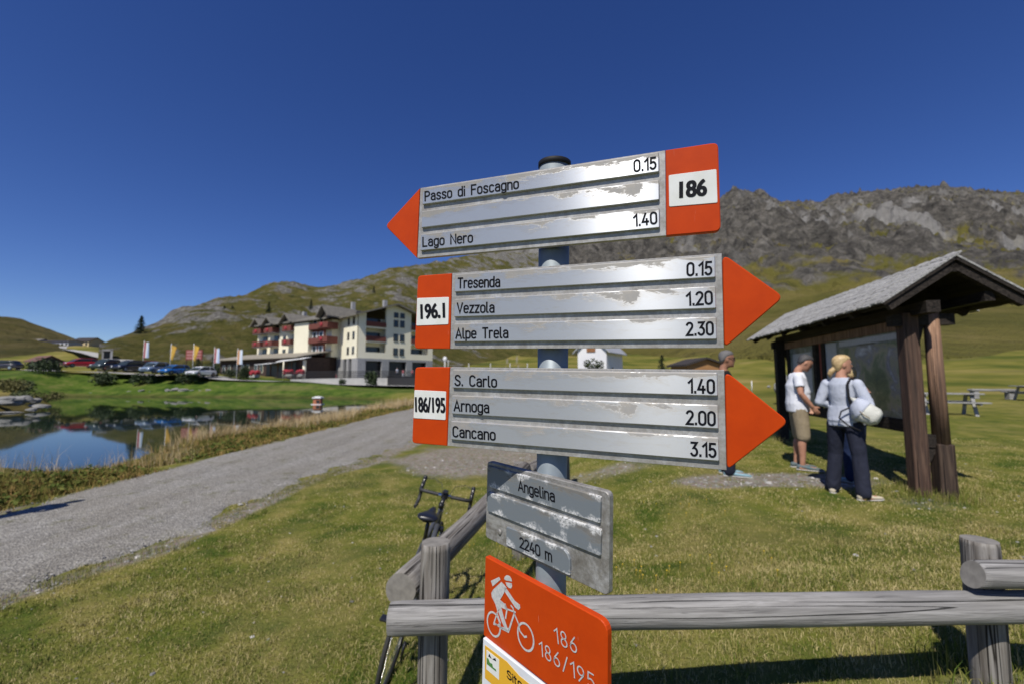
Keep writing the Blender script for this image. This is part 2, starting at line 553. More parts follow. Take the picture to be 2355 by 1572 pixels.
def ground_mat():
    t = NT('meadow')
    pos = t.coord('Position')
    big = t.noise(pos, 0.35, 4, 0.6)
    mid = t.noise(pos, 1.6, 5, 0.65)
    fine = t.noise(pos, 22.0, 5, 0.7)
    far = t.noise(pos, 0.05, 6, 0.62)
    s1 = t.coord('Position', (0.03, 0.14, 0.14))
    strk = t.noise(s1, 1.5, 4, 0.6)
    green = t.ramp(mid, [(0.34, (0.050, 0.084, 0.010)), (0.5, (0.138, 0.148, 0.026)), (0.66, (0.25, 0.215, 0.062))])
    g2 = t.ramp(far, [(0.36, (0.065, 0.085, 0.012)), (0.5, (0.165, 0.155, 0.030)), (0.64, (0.27, 0.215, 0.07))])
    straw = t.bw(t.noise(pos, 0.75, 5, 0.65), 0.46, 0.64, 0, 0.38)
    green = t.mix(straw, green, (0.22, 0.18, 0.075))
    # farther meadow (beyond ~12 m) autumn olive; lush bank across the lake
    y = t.sep(t.coord('Position'))
    wfar = t.bw(y[1], 6, 26)
    g = t.mix(wfar, green, g2)
    lush = t.ramp(t.noise(pos, 0.5, 7, 0.72), [(0.36, (0.028, 0.060, 0.008)), (0.52, (0.075, 0.118, 0.016)), (0.68, (0.15, 0.15, 0.045))])
    wl_ = t.math('MULTIPLY', t.bw(y[1], 52, 57), t.bw(y[1], 84, 76))
    wl_ = t.math('MULTIPLY', wl_, t.bw(y[0], -9, -16))
    g = t.mix(wl_, g, lush)
    g = t.mix(t.bw(fine, 0.35, 0.75, 0, 0.45), g, t.mix(0.5, g, (0.02, 0.02, 0.006)))
    g = t.mix(t.bw(strk, 0.55, 0.72, 0, 0.5), g, (0.16, 0.125, 0.06))
    peb = t.vor(pos, 38.0, 'F1', 'Color')
    pn = t.noise(pos, 9.0, 5, 0.7)
    soil = t.ramp(pn, [(0.3, (0.17, 0.14, 0.105)), (0.5, (0.25, 0.22, 0.18)), (0.7, (0.34, 0.31, 0.27))])
    soil = t.mix(0.25, soil, t.mix(1.0, soil, peb, 'MULTIPLY'))
    w = t.math('MULTIPLY', t.attr('wear'), t.bw(pn, 0.3, 0.5, 0.4, 1.0))
    c = t.mix(w, g, soil)
    c = t.mix(t.math('MULTIPLY', t.attr('wet'), 0.6), c, (0.05, 0.035, 0.015))
    t.bump(t.math('ADD', fine, t.math('MULTIPLY', mid, 0.8)), 0.7, 0.05)
    return t.set(c, 0.95, spec=0.1)

M_ground = ground_mat()
tag(mesh_obj('ground', build_ground(), M_ground), 'olive green alpine meadow sloping to the lake', 'ground', kind='structure')

# ---- gravel path
def build_path():
    ys = np.concatenate([np.linspace(-3, 3, 12)[:-1], np.geomspace(3, 60, 260)])
    nv = 44
    t = np.linspace(0, 1, nv)
    Yg, T = np.meshgrid(ys, t, indexing='ij')
    L = PATH_L(ys) + (fbm(ys * 1.3, ys * 0 + 3, 4, 41) - 0.5) * 0.55
    Rr = PATH_R(ys) + (fbm(ys * 1.7, ys * 0 + 9, 4, 43) - 0.5) * 0.9
    X = L[:, None] * (1 - T) + Rr[:, None] * T
    Z = ground_z(X, Yg)
    edge = np.minimum(T, 1 - T)
    Z = Z + np.where(edge < 0.015, -0.03, 0.010 + 0.02 * sstep(edge / 0.12)) + (fbm(X * 6, Yg * 6, 2, 47) - 0.5) * 0.012
    return grid_mesh('path', np.stack([X, Yg, Z], -1).reshape(-1, 3), len(ys), nv, True)

def gravel_mat():
    t = NT('gravel')
    pos = t.coord('Position')
    v1 = t.vor(pos, 40.0, 'F1', 'Color'); v1d = t.vor(pos, 40.0)
    v2 = t.vor(pos, 100.0, 'F1', 'Color')
    s = t.sep(v1)[0]; s2 = t.sep(v2)[1]
    stone = t.ramp(t.math('ADD', t.math('MULTIPLY', s, 0.6), t.math('MULTIPLY', s2, 0.4)),
                   [(0.1, (0.135, 0.129, 0.12)), (0.5, (0.245, 0.234, 0.214)), (0.9, (0.42, 0.405, 0.37))])
    n = t.noise(pos, 0.9, 5, 0.6)
    c = t.mix(t.bw(n, 0.35, 0.7, 0, 0.5), stone, (0.23, 0.21, 0.175))
    rut = t.noise(t.coord('Position', (1.9, .12, 1)), 1.0, 4, 0.6, .3)
    c = t.mix(t.bw(rut, .42, .62, 0, .45), c, t.mix(1.0, c, (0.62, 0.60, 0.56), 'MULTIPLY'))
    tuft = t.math('MULTIPLY', t.bw(t.noise(pos, 1.9, 5, 0.7), 0.55, 0.64), t.bw(t.noise(pos, 14, 4, 0.7), 0.42, 0.6))
    c = t.mix(t.math('MULTIPLY', tuft, 0.8), c, (0.10, 0.10, 0.03))
    t.bump(t.math('ADD', v1d, t.math('MULTIPLY', t.noise(pos, 60, 3), 0.4)), 0.8, 0.02)
    return t.set(c, 0.9, spec=0.2)

tag(mesh_obj('path', build_path(), gravel_mat()), 'grey gravel path running along the lake bank', 'path', kind='structure')

# ---- lake
def water_mat():
    t = NT('lake_water')
    pos = t.coord('Position', (1, 0.35, 1))
    n = t.noise(pos, 2.2, 3, 0.5)
    n2 = t.noise(pos, 9.0, 2, 0.5)
    rip = t.bw(t.noise(t.coord('Position', (0.05, 0.12, 1)), 1.0, 3), 0.45, 0.6, 0.15, 1.0)
    t.bump(t.math('MULTIPLY', t.math('ADD', n, t.math('MULTIPLY', n2, 0.3)), rip), 0.10, 0.02)
    t.b.inputs['IOR'].default_value = 1.36
    return t.set((0.012, 0.022, 0.014), 0.03)

mb = MB()
mb.add([(-140, 2, WZ), (0, 2, WZ), (0, 90, WZ), (-140, 90, WZ)], [(0, 1, 2, 3)])
tag(mb.build('water', water_mat()), 'still dark lake mirroring the bank and sky', 'lake', kind='structure')

# ---- hills and mountain: sheets between photo-measured stations, relief added as real displacement
def terrain_strip(name, cols, mat, nu, nv, label, amp, lam, seed, px_lo, px_hi, ridged=0.6, crest=None, keep_crest=0.0):
    pxs = np.array(sorted(cols)); ns = len(cols[pxs[0]])
    Yt = np.array([[s[0] for s in cols[k]] for k in pxs], float)
    Zt = np.array([[ZAT(s[1], s[0]) for s in cols[k]] for k in pxs])
    px = np.linspace(px_lo, px_hi, nu)
    Yc = np.stack([np.interp(px, pxs, Yt[:, k]) for k in range(ns)], 1)
    Zc = np.stack([np.interp(px, pxs, Zt[:, k]) for k in range(ns)], 1)
    tv = np.linspace(0, ns - 1, nv)
    # smooth along the slope
    Yg = np.stack([np.interp(tv, np.arange(ns), Yc[i]) for i in range(nu)])
    Zg = np.stack([np.interp(tv, np.arange(ns), Zc[i]) for i in range(nu)])
    for _ in range(6):
        Yg[:, 1:-1] = (Yg[:, :-2] + Yg[:, 1:-1] * 2 + Yg[:, 2:]) / 4
        Zg[1:-1] = (Zg[:-2] + Zg[1:-1] * 2 + Zg[2:]) / 4
    U = (px - CX) / F
    X = U[:, None] * Yg
    s = 0.0; a = 1.0; n = 0.0
    vv = (tv / (ns - 1))[None, :]
    for k, l in enumerate(lam):
        ca = (1 - keep_crest * sstep((vv - 0.55) / 0.2)) if k < 2 else 1.0
        f1 = fbm(X / l, Yg / l + Zg / l * 0.7, 4, seed + 7 * k, True) * ridged + fbm(X / l, Yg / l + Zg / l, 4, seed + 7 * k + 3) * (1 - ridged)
        s = s + (f1 - 0.55) * amp[k] * ca
    v = tv / (ns - 1)
    env = (0.12 + 0.88 * sstep(v / 0.35))[None, :]
    if crest is not None:
        env = env * crest(px[:, None], v[None, :])
    Zg = Zg + s * env
    Zg[:, 0] -= 14; Zg[:, 1] -= 4
    me = grid_mesh(name, np.stack([X, Yg, Zg], -1).reshape(-1, 3), nu, nv, True,
                   {'v': np.repeat(v[None, :], nu, 0).ravel(), 'px': np.repeat((px / 2355)[:, None], nv, 1).ravel(), 'rel': (s / max(amp)).ravel()})
    return tag(mesh_obj(name, me, mat), label, 'hill', kind='structure')

def slope_mat(name, rock_bias, sc, grass, scree=True, rockc=None, veg=None, dkw=0.6, bdist=0.9):
    t = NT(name)
    pos = t.coord('Position')
    g = t.ramp(t.noise(pos, 0.6 * sc, 6, 0.65), [(0.3, grass[0]), (0.5, grass[1]), (0.7, grass[2])])
    dk = t.bw(t.noise(pos, 1.7 * sc, 5, 0.7), 0.54, 0.66, 0, dkw)
    g = t.mix(dk, g, veg or (0.035, 0.045, 0.012))
    rc = rockc or ((0.05, 0.05, 0.048), (0.135, 0.128, 0.118), (0.24, 0.225, 0.205))
    rk = t.ramp(t.noise(pos, 2.6 * sc, 7, 0.75, 0.6), [(0.32, rc[0]), (0.5, rc[1]), (0.68, rc[2])])
    n = t.noise(pos, 0.42 * sc, 7, 0.68, 0.3)
    if scree:                                   # gullies: fast across the slope, slow down it
        gx = t.sep(pos); gc = t.n.new('ShaderNodeCombineXYZ')
        t.link(t.math('ADD', gx[0], t.math('MULTIPLY', gx[2], -0.35)), gc.inputs[0]); t.link(t.math('MULTIPLY', gx[2], 0.30), gc.inputs[1])
        n = t.math('ADD', t.math('MULTIPLY', n, 0.5), t.math('MULTIPLY', t.noise(gc.outputs[0], 0.75 * sc, 7, 0.66, 0.5), 0.5))
    v = t.attr('v'); rel = t.attr('rel')
    geo = t.n.new('ShaderNodeNewGeometry')
    nz = t.sep(geo.outputs['Normal'])[2]
    k = t.math('ADD', n, t.math('MULTIPLY', t.math('SUBTRACT', v, 0.5), rock_bias[1]))
    k = t.math('ADD', k, t.math('MULTIPLY', rel, 0.45))
    k = t.math('ADD', k, t.math('MULTIPLY', t.math('SUBTRACT', 0.8, nz), 0.35))
    w = t.bw(k, rock_bias[0], rock_bias[0] + 0.09)
    c = t.mix(w, g, rk)
    if scree:
        sp = t.n.new('ShaderNodeCombineXYZ')
        xyz = t.sep(pos)
        t.link(t.math('ADD', xyz[0], t.math('MULTIPLY', xyz[2], -0.55)), sp.inputs[0])
        t.link(t.math('MULTIPLY', xyz[2], 0.22), sp.inputs[1])
        sn = t.noise(sp.outputs[0], 0.42 * sc, 4, 0.55, 0.4)
        ws = t.math('MULTIPLY', t.bw(sn, 0.53, 0.58), t.math('MULTIPLY', t.bw(v, 0.33, 0.42), t.bw(v, 0.78, 0.66)))
        c = t.mix(t.math('MULTIPLY', ws, 0.8), c, t.mix(t.bw(t.noise(pos, 3 * sc, 5, 0.7), .3, .7), (0.29, 0.28, 0.265), (0.39, 0.38, 0.36)))
    t.bump(t.math('ADD', t.noise(pos, 2.2 * sc, 7, 0.75), t.math('MULTIPLY', t.noise(pos, 7 * sc, 4, 0.7), 0.3)), 0.9, bdist / sc)
    return t.set(c, 0.95, spec=0.08)

G_HILL = ((0.065, 0.072, 0.018), (0.125, 0.116, 0.032), (0.185, 0.15, 0.058))
M_hill = slope_mat('hill_slope', (0.525, 0.08), 0.26, G_HILL, False, ((0.06, 0.06, 0.055), (0.21, 0.20, 0.18), (0.40, 0.385, 0.345)))
M_mount = slope_mat('mountain_slope', (0.535, 0.36), 0.022, ((0.105, 0.108, 0.026), (0.19, 0.168, 0.045), (0.27, 0.215, 0.08)), True, ((0.032, 0.031, 0.030), (0.125, 0.116, 0.102), (0.27, 0.25, 0.218)), None, 0.4, 0.5)
M_left = slope_mat('left_hill_slope', (0.80, 0.1), 0.05, ((0.085, 0.085, 0.026), (0.16, 0.138, 0.048), (0.22, 0.175, 0.075)), False, None, (0.06, 0.062, 0.02), .5)

hill_cols = {
    225: [(90, 860), (98, 835), (104, 815), (112, 792), (125, 800), (140, 830)],
    250: [(92, 858), (100, 830), (106, 805), (120, 785), (135, 782), (160, 800)],
    300: [(94, 860), (102, 832), (112, 803), (128, 775), (150, 765), (190, 790)],
    340: [(94, 860), (104, 830), (118, 800), (135, 770), (160, 753), (200, 780)],
    430: [(96, 862), (106, 830), (125, 790), (150, 745), (185, 716), (240, 740)],
    500: [(98, 864), (108, 832), (130, 780), (165, 725), (205, 692), (260, 720)],
    565: [(100, 864), (112, 830), (140, 770), (185, 705), (230, 674), (300, 700)],
    620: [(102, 864), (116, 828), (150, 765), (195, 695), (245, 650), (320, 690)],
    660: [(104, 864), (120, 828), (155, 765), (200, 698), (255, 649), (330, 690)],
    710: [(106, 864), (124, 826), (160, 770), (205, 705), (262, 662), (340, 700)],
    770: [(108, 864), (128, 826), (165, 765), (215, 700), (275, 660), (360, 700)],
    830: [(110, 864), (130, 826), (170, 762), (225, 690), (290, 636), (380, 680)],
    900: [(112, 866), (135, 828), (175, 760), (235, 680), (310, 616), (400, 660)],
    965: [(118, 866), (150, 830), (200, 760), (260, 680), (330, 611), (430, 650)],
    1060: [(135, 866), (180, 826), (240, 755), (310, 670), (390, 592), (500, 630)],
    1150: [(150, 862), (205, 815), (270, 745), (350, 660), (440, 580), (560, 620)],
    1250: [(170, 855), (230, 808), (310, 740), (400, 665), (500, 585), (640, 640)],
    1350: [(190, 848), (260, 806), (350, 748), (460, 690), (580, 640), (720, 690)],
    1480: [(210, 842), (290, 806), (400, 770), (520, 740), (640, 720), (800, 760)],
}
terrain_strip('hill', hill_cols, M_hill, 420, 190, 'rocky green hill rising behind the hotel', (9.0, 6.0, 3.4, 1.3), (70.0, 26.0, 9.0, 3.6), 3, 225, 1480,
              crest=lambda px, v: np.clip((px - 215) / 200, 0.15, 1) * (1 + 0 * v))

mount_cols = {
    880:  [(264, 910), (480, 790), (700, 720), (950, 660), (1200, 640), (1500, 680)],
    1050: [(264, 885), (480, 780), (700, 700), (950, 640), (1250, 610), (1600, 660)],
    1200: [(228, 870), (420, 765), (650, 685), (950, 610), (1300, 572), (1650, 640)],
    1350: [(202, 860), (380, 755), (620, 670), (950, 590), (1350, 545), (1700, 620)],
    1500: [(176, 855), (350, 745), (600, 655), (950, 560), (1350, 505), (1700, 590)],
    1600: [(149, 845), (330, 735), (580, 640), (930, 540), (1330, 478), (1680, 570)],
    1665: [(140, 835), (320, 728), (570, 630), (920, 525), (1320, 464), (1660, 560)],
    1708: [(132, 830), (310, 724), (560, 625), (910, 515), (1310, 436), (1640, 550)],
    1745: [(123, 825), (310, 722), (560, 622), (910, 515), (1310, 450), (1640, 550)],
    1775: [(114, 825), (310, 720), (560, 620), (910, 518), (1310, 452), (1640, 550)],
    1815: [(105, 820), (300, 716), (560, 618), (920, 520), (1340, 472), (1660, 560)],
    1905: [(96, 820), (290, 712), (560, 612), (930, 525), (1380, 477), (1700, 560)],
    1965: [(92, 818), (285, 708), (550, 608), (930, 515), (1380, 453), (1700, 550)],
    2050: [(88, 820), (280, 708), (540, 606), (920, 512), (1380, 450), (1700, 545)],
    2140: [(88, 825), (275, 708), (530, 605), (900, 508), (1370, 438), (1700, 540)],
    2205: [(88, 830), (270, 708), (520, 605), (890, 505), (1360, 432), (1700, 540)],
    2270: [(88, 830), (265, 708), (515, 608), (880, 510), (1350, 448), (1700, 545)],
    2355: [(88, 830), (260, 708), (510, 610), (880, 515), (1350, 452), (1700, 545)],
    2800: [(88, 830), (260, 708), (510, 620), (880, 530), (1350, 470), (1700, 560)],
}
terrain_strip('mountain', mount_cols, M_mount, 560, 330, 'grey rocky mountain ridge above grassy slopes', (90.0, 100.0, 62.0, 26.0), (330.0, 130.0, 55.0, 20.0), 61, 880, 2800,
              crest=lambda px, v: sstep((v - 0.16) / 0.3) , ridged=0.85, keep_crest=0.88)

left_cols = {
    -500: [(140, 850), (200, 800), (280, 740), (360, 690), (480, 730)],
    -150: [(140, 848), (200, 800), (280, 750), (360, 705), (480, 740)],
    0:   [(140, 846), (200, 805), (280, 765), (370, 729), (480, 760)],
    50:  [(140, 844), (205, 806), (285, 772), (375, 738), (480, 770)],
    110: [(145, 840), (215, 805), (300, 780), (380, 758), (480, 785)],
    165: [(150, 835), (230, 804), (310, 791), (390, 778), (480, 795)],
    200: [(150, 832), (240, 806), (320, 797), (400, 790), (480, 800)],
    250: [(160, 835), (250, 812), (330, 803), (420, 797), (500, 806)],
}
terrain_strip('hill', left_cols, M_left, 160, 70, 'smooth brown hill far beyond the pass buildings', (10.0, 5.0, 2.0), (80.0, 25.0, 8.0), 91, -500, 250,
              crest=lambda px, v: np.clip((300 - px) / 300, 0.2, 1) + 0 * v)
# ================================================================== SIGNPOST AND SIGNS
def arc(cx, cy, rx, ry, a0, a1, n=9):
    return [(cx + rx * math.cos(R(a0 + (a1 - a0) * i / n)), cy + ry * math.sin(R(a0 + (a1 - a0) * i / n))) for i in range(n + 1)]

def bowl(w=.36, h=.72):
    return arc(w / 2, h - .19, w / 2, .19, 0, 180, 10) + arc(w / 2, .19, w / 2, .19, 180, 360, 10) + [(w, h - .19)]
S_ = [(.33, .60), (.27, .69), (.17, .72), (.07, .69), (.02, .58), (.04, .47), (.13, .39), (.23, .34), (.32, .26), (.34, .15), (.28, .04), (.17, 0), (.06, .03), (0, .13)]
GL = {  # monoline engraved lettering: width, strokes
    'P': (.42, [[(0, 0), (0, 1), (.2, 1)] + arc(.2, .74, .22, .26, 90, -90) + [(0, .48)]]),
    'F': (.38, [[(0, 0), (0, 1), (.38, 1)], [(0, .53), (.32, .53)]]),
    'L': (.36, [[(0, 1), (0, 0), (.36, 0)]]),
    'N': (.44, [[(0, 0), (0, 1), (.44, 0), (.44, 1)]]),
    'T': (.42, [[(0, 1), (.42, 1)], [(.21, 1), (.21, 0)]]),
    'V': (.46, [[(0, 1), (.23, 0), (.46, 1)]]),
    'A': (.48, [[(0, 0), (.24, 1), (.48, 0)], [(.08, .3), (.40, .3)]]),
    'C': (.42, [arc(.21, .74, .21, .26, 25, 180) + arc(.21, .26, .21, .26, 180, 335)]),
    'S': (.42, [[(x * 1.24, y * 1.39) for x, y in S_]]),
    'a': (.36, [[(.02, .60)] + arc(.18, .54, .17, .18, 140, 0, 7) + [(.35, 0)], [(.35, .42), (.18, .42)] + arc(.18, .21, .18, .21, 90, 270, 9) + [(.28, .02), (.35, .10)]]),
    's': (.34, [S_]),
    'o': (.36, [bowl()]),
    'd': (.36, [bowl(), [(.36, 0), (.36, 1)]]),
    'p': (.36, [bowl(), [(0, .72), (0, -.26)]]),
    'g': (.36, [bowl(), [(.36, .72), (.36, -.06)] + arc(.18, -.08, .18, .18, 0, -150, 7)]),
    'i': (.04, [[(.02, 0), (.02, .66)], [(.02, .92), (.02, .97)]]),
    'c': (.34, [arc(.18, .53, .17, .19, 30, 180, 8) + arc(.18, .19, .17, .19, 180, 330, 8)]),
    'n': (.34, [[(0, 0), (0, .72)], [(0, .5)] + arc(.17, .53, .17, .19, 150, 0, 7) + [(.34, 0)]]),
    'm': (.58, [[(0, 0), (0, .72)], [(0, .52)] + arc(.145, .56, .145, .16, 150, 0, 6) + [(.29, 0)], [(.29, .52)] + arc(.435, .56, .145, .16, 150, 0, 6) + [(.58, 0)]]),
    'r': (.24, [[(0, 0), (0, .72)], [(0, .5)] + arc(.16, .54, .16, .18, 150, 60, 5)]),
    'e': (.36, [[(0, .38), (.36, .38), (.36, .53)] + arc(.18, .53, .18, .19, 0, 180, 9) + [(0, .19)] + arc(.18, .19, .18, .19, 180, 320, 7)]),
    'z': (.32, [[(0, .72), (.32, .72), (0, 0), (.32, 0)]]),
    'l': (.10, [[(0, 1), (0, .12)] + arc(.11, .11, .11, .11, 180, 270, 4)]),
    't': (.22, [[(.06, .95), (.06, .12)] + arc(.17, .11, .11, .11, 180, 280, 4), [(-.04, .72), (.20, .72)]]),
    '.': (.04, [[(.02, -.0), (.02, .07)]]),
    '/': (.34, [[(0, -.06), (.34, 1.06)]]),
    '0': (.42, [arc(.21, .76, .21, .24, 0, 180, 10) + arc(.21, .24, .21, .24, 180, 360, 10) + [(.42, .76)]]),
    '1': (.20, [[(-.02, .76), (.20, 1.0), (.20, 0)]]),
    '2': (.40, [arc(.20, .76, .20, .24, 160, 0, 8) + [(.38, .62), (0, 0), (.42, 0)]]),
    '3': (.40, [[(.02, 1), (.38, 1), (.17, .60)] + arc(.19, .30, .21, .30, 90, -150, 11)]),
    '4': (.44, [[(.24, 1), (0, .26), (.44, .26)], [(.32, .50), (.32, 0)]]),
    '5': (.40, [[(.38, 1), (.06, 1), (.03, .55)] + arc(.19, .31, .21, .31, 130, -150, 11)]),
    '6': (.40, [arc(.20, .28, .20, .28, 0, 360, 14), [(.34, 1), (.05, .52), (.0, .28)]]),
    '8': (.40, [arc(.20, .26, .20, .26, 0, 360, 14), arc(.20, .76, .17, .24, 0, 360, 14)]),
    '9': (.40, [arc(.20, .72, .20, .28, 0, 360, 14), [(.06, 0), (.35, .48), (.40, .72)]]),
}

def stroke_text(mb, text, M, sw, gap=.15, space=.42, depth=0.0006):
    """flat engraved strokes; M maps (x,y,0) of unit text (cap height 1) to the sign; returns nothing"""
    x = 0.0
    for ch in text:
        if ch == ' ':
            x += space; continue
        w, strokes = GL[ch]
        for st in strokes:
            ribbon(mb, [(x + px, py) for px, py in st], sw, M)
        x += w + gap

def text_width(text, gap=.15, space=.42):
    x = 0.0
    for ch in text:
        x += space if ch == ' ' else GL[ch][0] + gap
    return x - gap

def ribbon(mb, pts, sw, M):
    """constant-width stroke. M: function (x,y)->Vector. widths measured after mapping"""
    q = [M(px, py) for px, py in pts]
    # drop doubles
    p = [q[0]]
    for a in q[1:]:
        if (a - p[-1]).length > sw * 0.12: p.append(a)
    if len(p) < 2: return
    nrm = M.normal
    closed = (p[0] - p[-1]).length < sw * 0.5 and len(p) > 4
    if closed: p = p[:-1]
    n = len(p); vs = []; h = sw / 2
    for i in range(n):
        if closed:
            d0 = (p[i] - p[i - 1]).normalized(); d1 = (p[(i + 1) % n] - p[i]).normalized()
        else:
            d0 = (p[i] - p[max(i - 1, 0)]); d1 = (p[min(i + 1, n - 1)] - p[i])
            if i == 0: d0 = d1
            if i == n - 1: d1 = d0
            d0 = d0.normalized(); d1 = d1.normalized()
        t = d0 + d1
        if t.length < 1e-6: t = d0
        t.normalize()
        sd = t.cross(nrm)
        k = h / max(0.45, sd.dot(d0.cross(nrm)))
        e = Vector((0, 0, 0))
        if not closed and i == 0: e = -d0 * h * 0.8
        if not closed and i == n - 1: e = d0 * h * 0.8
        vs.append(p[i] + sd * k + e); vs.append(p[i] - sd * k + e)
    fs = []
    m = n if closed else n - 1
    for i in range(m):
        j = (i + 1) % n
        fs.append((2 * i, 2 * i + 1, 2 * j + 1, 2 * j))
    mb.add(vs, fs)

class SignFrame:
    """a sign's own plane, solved from its corners in the photo; local x along the sign, y away from the viewer, z up"""
    def __init__(s, L, Rr, pc, Yc):
        hL, hR = L[2] - L[1], Rr[2] - Rr[1]
        r = hR / hL
        iy = (1 / Yc)
        f = (pc - L[0]) / (Rr[0] - L[0])
        iL = iy / (1 + (r - 1) * f); iR = iL * r
        a, b = PD(L[0], L[1], 1 / iL), PD(L[0], L[2], 1 / iL)
        c, d = PD(Rr[0], Rr[1], 1 / iR), PD(Rr[0], Rr[2], 1 / iR)
        ml, mr = (a + b) / 2, (c + d) / 2
        x = (mr - ml).normalized()
        up = ((a - b) + (c - d)); up = (up - x * up.dot(x)).normalized()
        y = up.cross(x)
        s.rot = Matrix((x, y, up)).transposed()
        s.h = ((a - b).length + (c - d).length) / 2
        s.o = (ml + mr) / 2
        s.n = y
    def loc(s, px, py, y=0.0):
        d = RAY(px, py); o = Vector((0, 0, CAMZ))
        pl = s.o + s.n * y
        t = (pl - o).dot(s.n) / d.dot(s.n)
        q = s.rot.transposed() @ (o + d * t - s.o)
        return (q.x, q.z)

class TextMap:
    def __init__(s, base, ex, ey, y):
        s.b, s.ex, s.ey, s.y = base, ex, ey, y
        s.normal = Vector((0, -1, 0))
    def __call__(s, x, y):
        return Vector((s.b[0] + s.ex[0] * x + s.ey[0] * y, s.y, s.b[1] + s.ex[1] * x + s.ey[1] * y))

def letter(name, text, fr, root, mat, pl, pr, cap, y, sw=None, gap=.15, space=.42):
    """engraved line from photo points of its baseline ends; cap = real capital height"""
    a, b = fr.loc(*pl, y), fr.loc(*pr, y)
    w = text_width(text, gap, space)
    L = math.hypot(b[0] - a[0], b[1] - a[1])
    u = ((b[0] - a[0]) / L, (b[1] - a[1]) / L)
    ex = (u[0] * L / w, u[1] * L / w); ey = (-u[1] * cap, u[0] * cap)
    mb = MB()
    stroke_text(mb, text, TextMap(a, ex, ey, y - 0.0004), sw or cap * 0.17, gap, space)
    return mb.build(name, mat, root)

def bold_text(name, text, fr, root, mat, pl, pr, captop, y, fat=0.035):
    """heavy printed numerals from the built-in face, squeezed to the photo's width"""
    cu = bpy.data.curves.new(name, 'FONT'); cu.body = text; cu.size = 1.0; cu.offset = fat; cu.resolution_u = 6
    cu.space_character = 0.98
    o = bpy.data.objects.new(name, cu); col.objects.link(o)
    bpy.context.view_layer.update()
    me = bpy.data.meshes.new_from_object(o.evaluated_get(bpy.context.evaluated_depsgraph_get()))
    bpy.data.objects.remove(o); bpy.data.curves.remove(cu)
    n = len(me.vertices); co = np.zeros(n * 3); me.vertices.foreach_get('co', co); co = co.reshape(-1, 3)
    x0, x1 = co[:, 0].min(), co[:, 0].max(); y0, y1 = co[:, 1].min(), co[:, 1].max()
    a, b, t = Vector(fr.loc(*pl, y)), Vector(fr.loc(*pr, y)), Vector(fr.loc(*captop, y))
    u = b - a; up = Vector((-u.y, u.x)).normalized()
    H = (t - a).dot(up)
    out = np.zeros_like(co)
    fx = (co[:, 0] - x0) / (x1 - x0); fy = (co[:, 1] - y0) / (y1 - y0)
    out[:, 0] = a.x + u.x * fx + up.x * H * fy
    out[:, 2] = a.y + u.y * fx + up.y * H * fy
    mb = MB()
    ps = [tuple(q.vertices) for q in me.polygons]
    for kk, dx in enumerate((-.42, 0, .42)):        # overprinted a little to each side for weight
        o2 = out.copy(); o2[:, 0] += dx * 0.0017; o2[:, 1] = y - 0.0004 - 0.00008 * kk
        mb.add([tuple(q) for q in o2], ps)
    bpy.data.meshes.remove(me)
    return mb.build(name, mat, root)

# ---- sign materials
def alu_mat(name, base, dirt, peel=0.5, gloss=0.31, aniso=0.93, lichen=0.0, metal=0.5):
    t = NT(name)
    v = t.coord('Object')
    n = t.noise(v, 55, 6, 0.7)
    nb = t.noise(t.coord('Object', (13, 34, 44)), 1.0, 9, 0.72, 0.4)
    z = t.attr('edge')                       # 0 at the slat's lower edge, 1 at its upper edge (where paint weathers)
    k = t.math('ADD', nb, t.math('MULTIPLY', z, 0.30))
    w = t.bw(k, 0.80 - peel * 0.1, 0.83 - peel * 0.1)
    fn = t.bw(n, 0.35, 0.65)
    bare = t.mix(fn, tuple(a * 0.42 for a in base), tuple(a * 0.8 for a in dirt))
    c = t.mix(t.math('MULTIPLY', w, 0.85), base, bare)
    c = t.mix(t.math('MULTIPLY', t.bw(k, 0.70 - peel * .1, 0.8 - peel * .1), 0.35), c, dirt)
    rg = t.math('ADD', gloss, t.math('MULTIPLY', w, 0.4))
    if lichen > 0:
        ln = t.noise(v, 230, 5, 0.75)
        lb = t.noise(t.coord('Object', (1, 1, 1)), 26, 3, 0.6)
        e = t.math('ADD', t.math('SUBTRACT', lb, .055), t.math('MULTIPLY', t.math('ABSOLUTE', t.math('SUBTRACT', z, 0.5)), 0.45))
        lw = t.math('MULTIPLY', t.bw(e, 0.60, 0.70), t.bw(ln, 0.42, 0.52))
        c = t.mix(lw, c, (0.62, 0.62, 0.62))
        rg = t.math('ADD', rg, t.math('MULTIPLY', lw, 0.3))
    tg = t.n.new('ShaderNodeTangent'); tg.direction_type = 'UV_MAP'; tg.uv_map = 'UVMap'
    t.link(tg.outputs[0], t.b.inputs['Tangent'])
    t.b.inputs['Anisotropic'].default_value = aniso; t.b.inputs['Anisotropic Rotation'].default_value = 0.25
    t.bump(t.math('ADD', t.math('MULTIPLY', w, -0.5), t.math('MULTIPLY', n, 0.12)), 0.2, 0.0003)
    return t.set(c, rg, t.math('MULTIPLY', t.math('SUBTRACT', 1.0, t.math('MULTIPLY', w, .7)), metal))

M_slat = alu_mat('sign_slat_aluminium', (0.49, 0.51, 0.55), (0.40, 0.37, 0.33), 0.55)
M_slat_old = alu_mat('weathered_slat', (0.19, 0.215, 0.24), (0.24, 0.22, 0.19), 0.2, 0.55, 0.4, 1.0, .2)

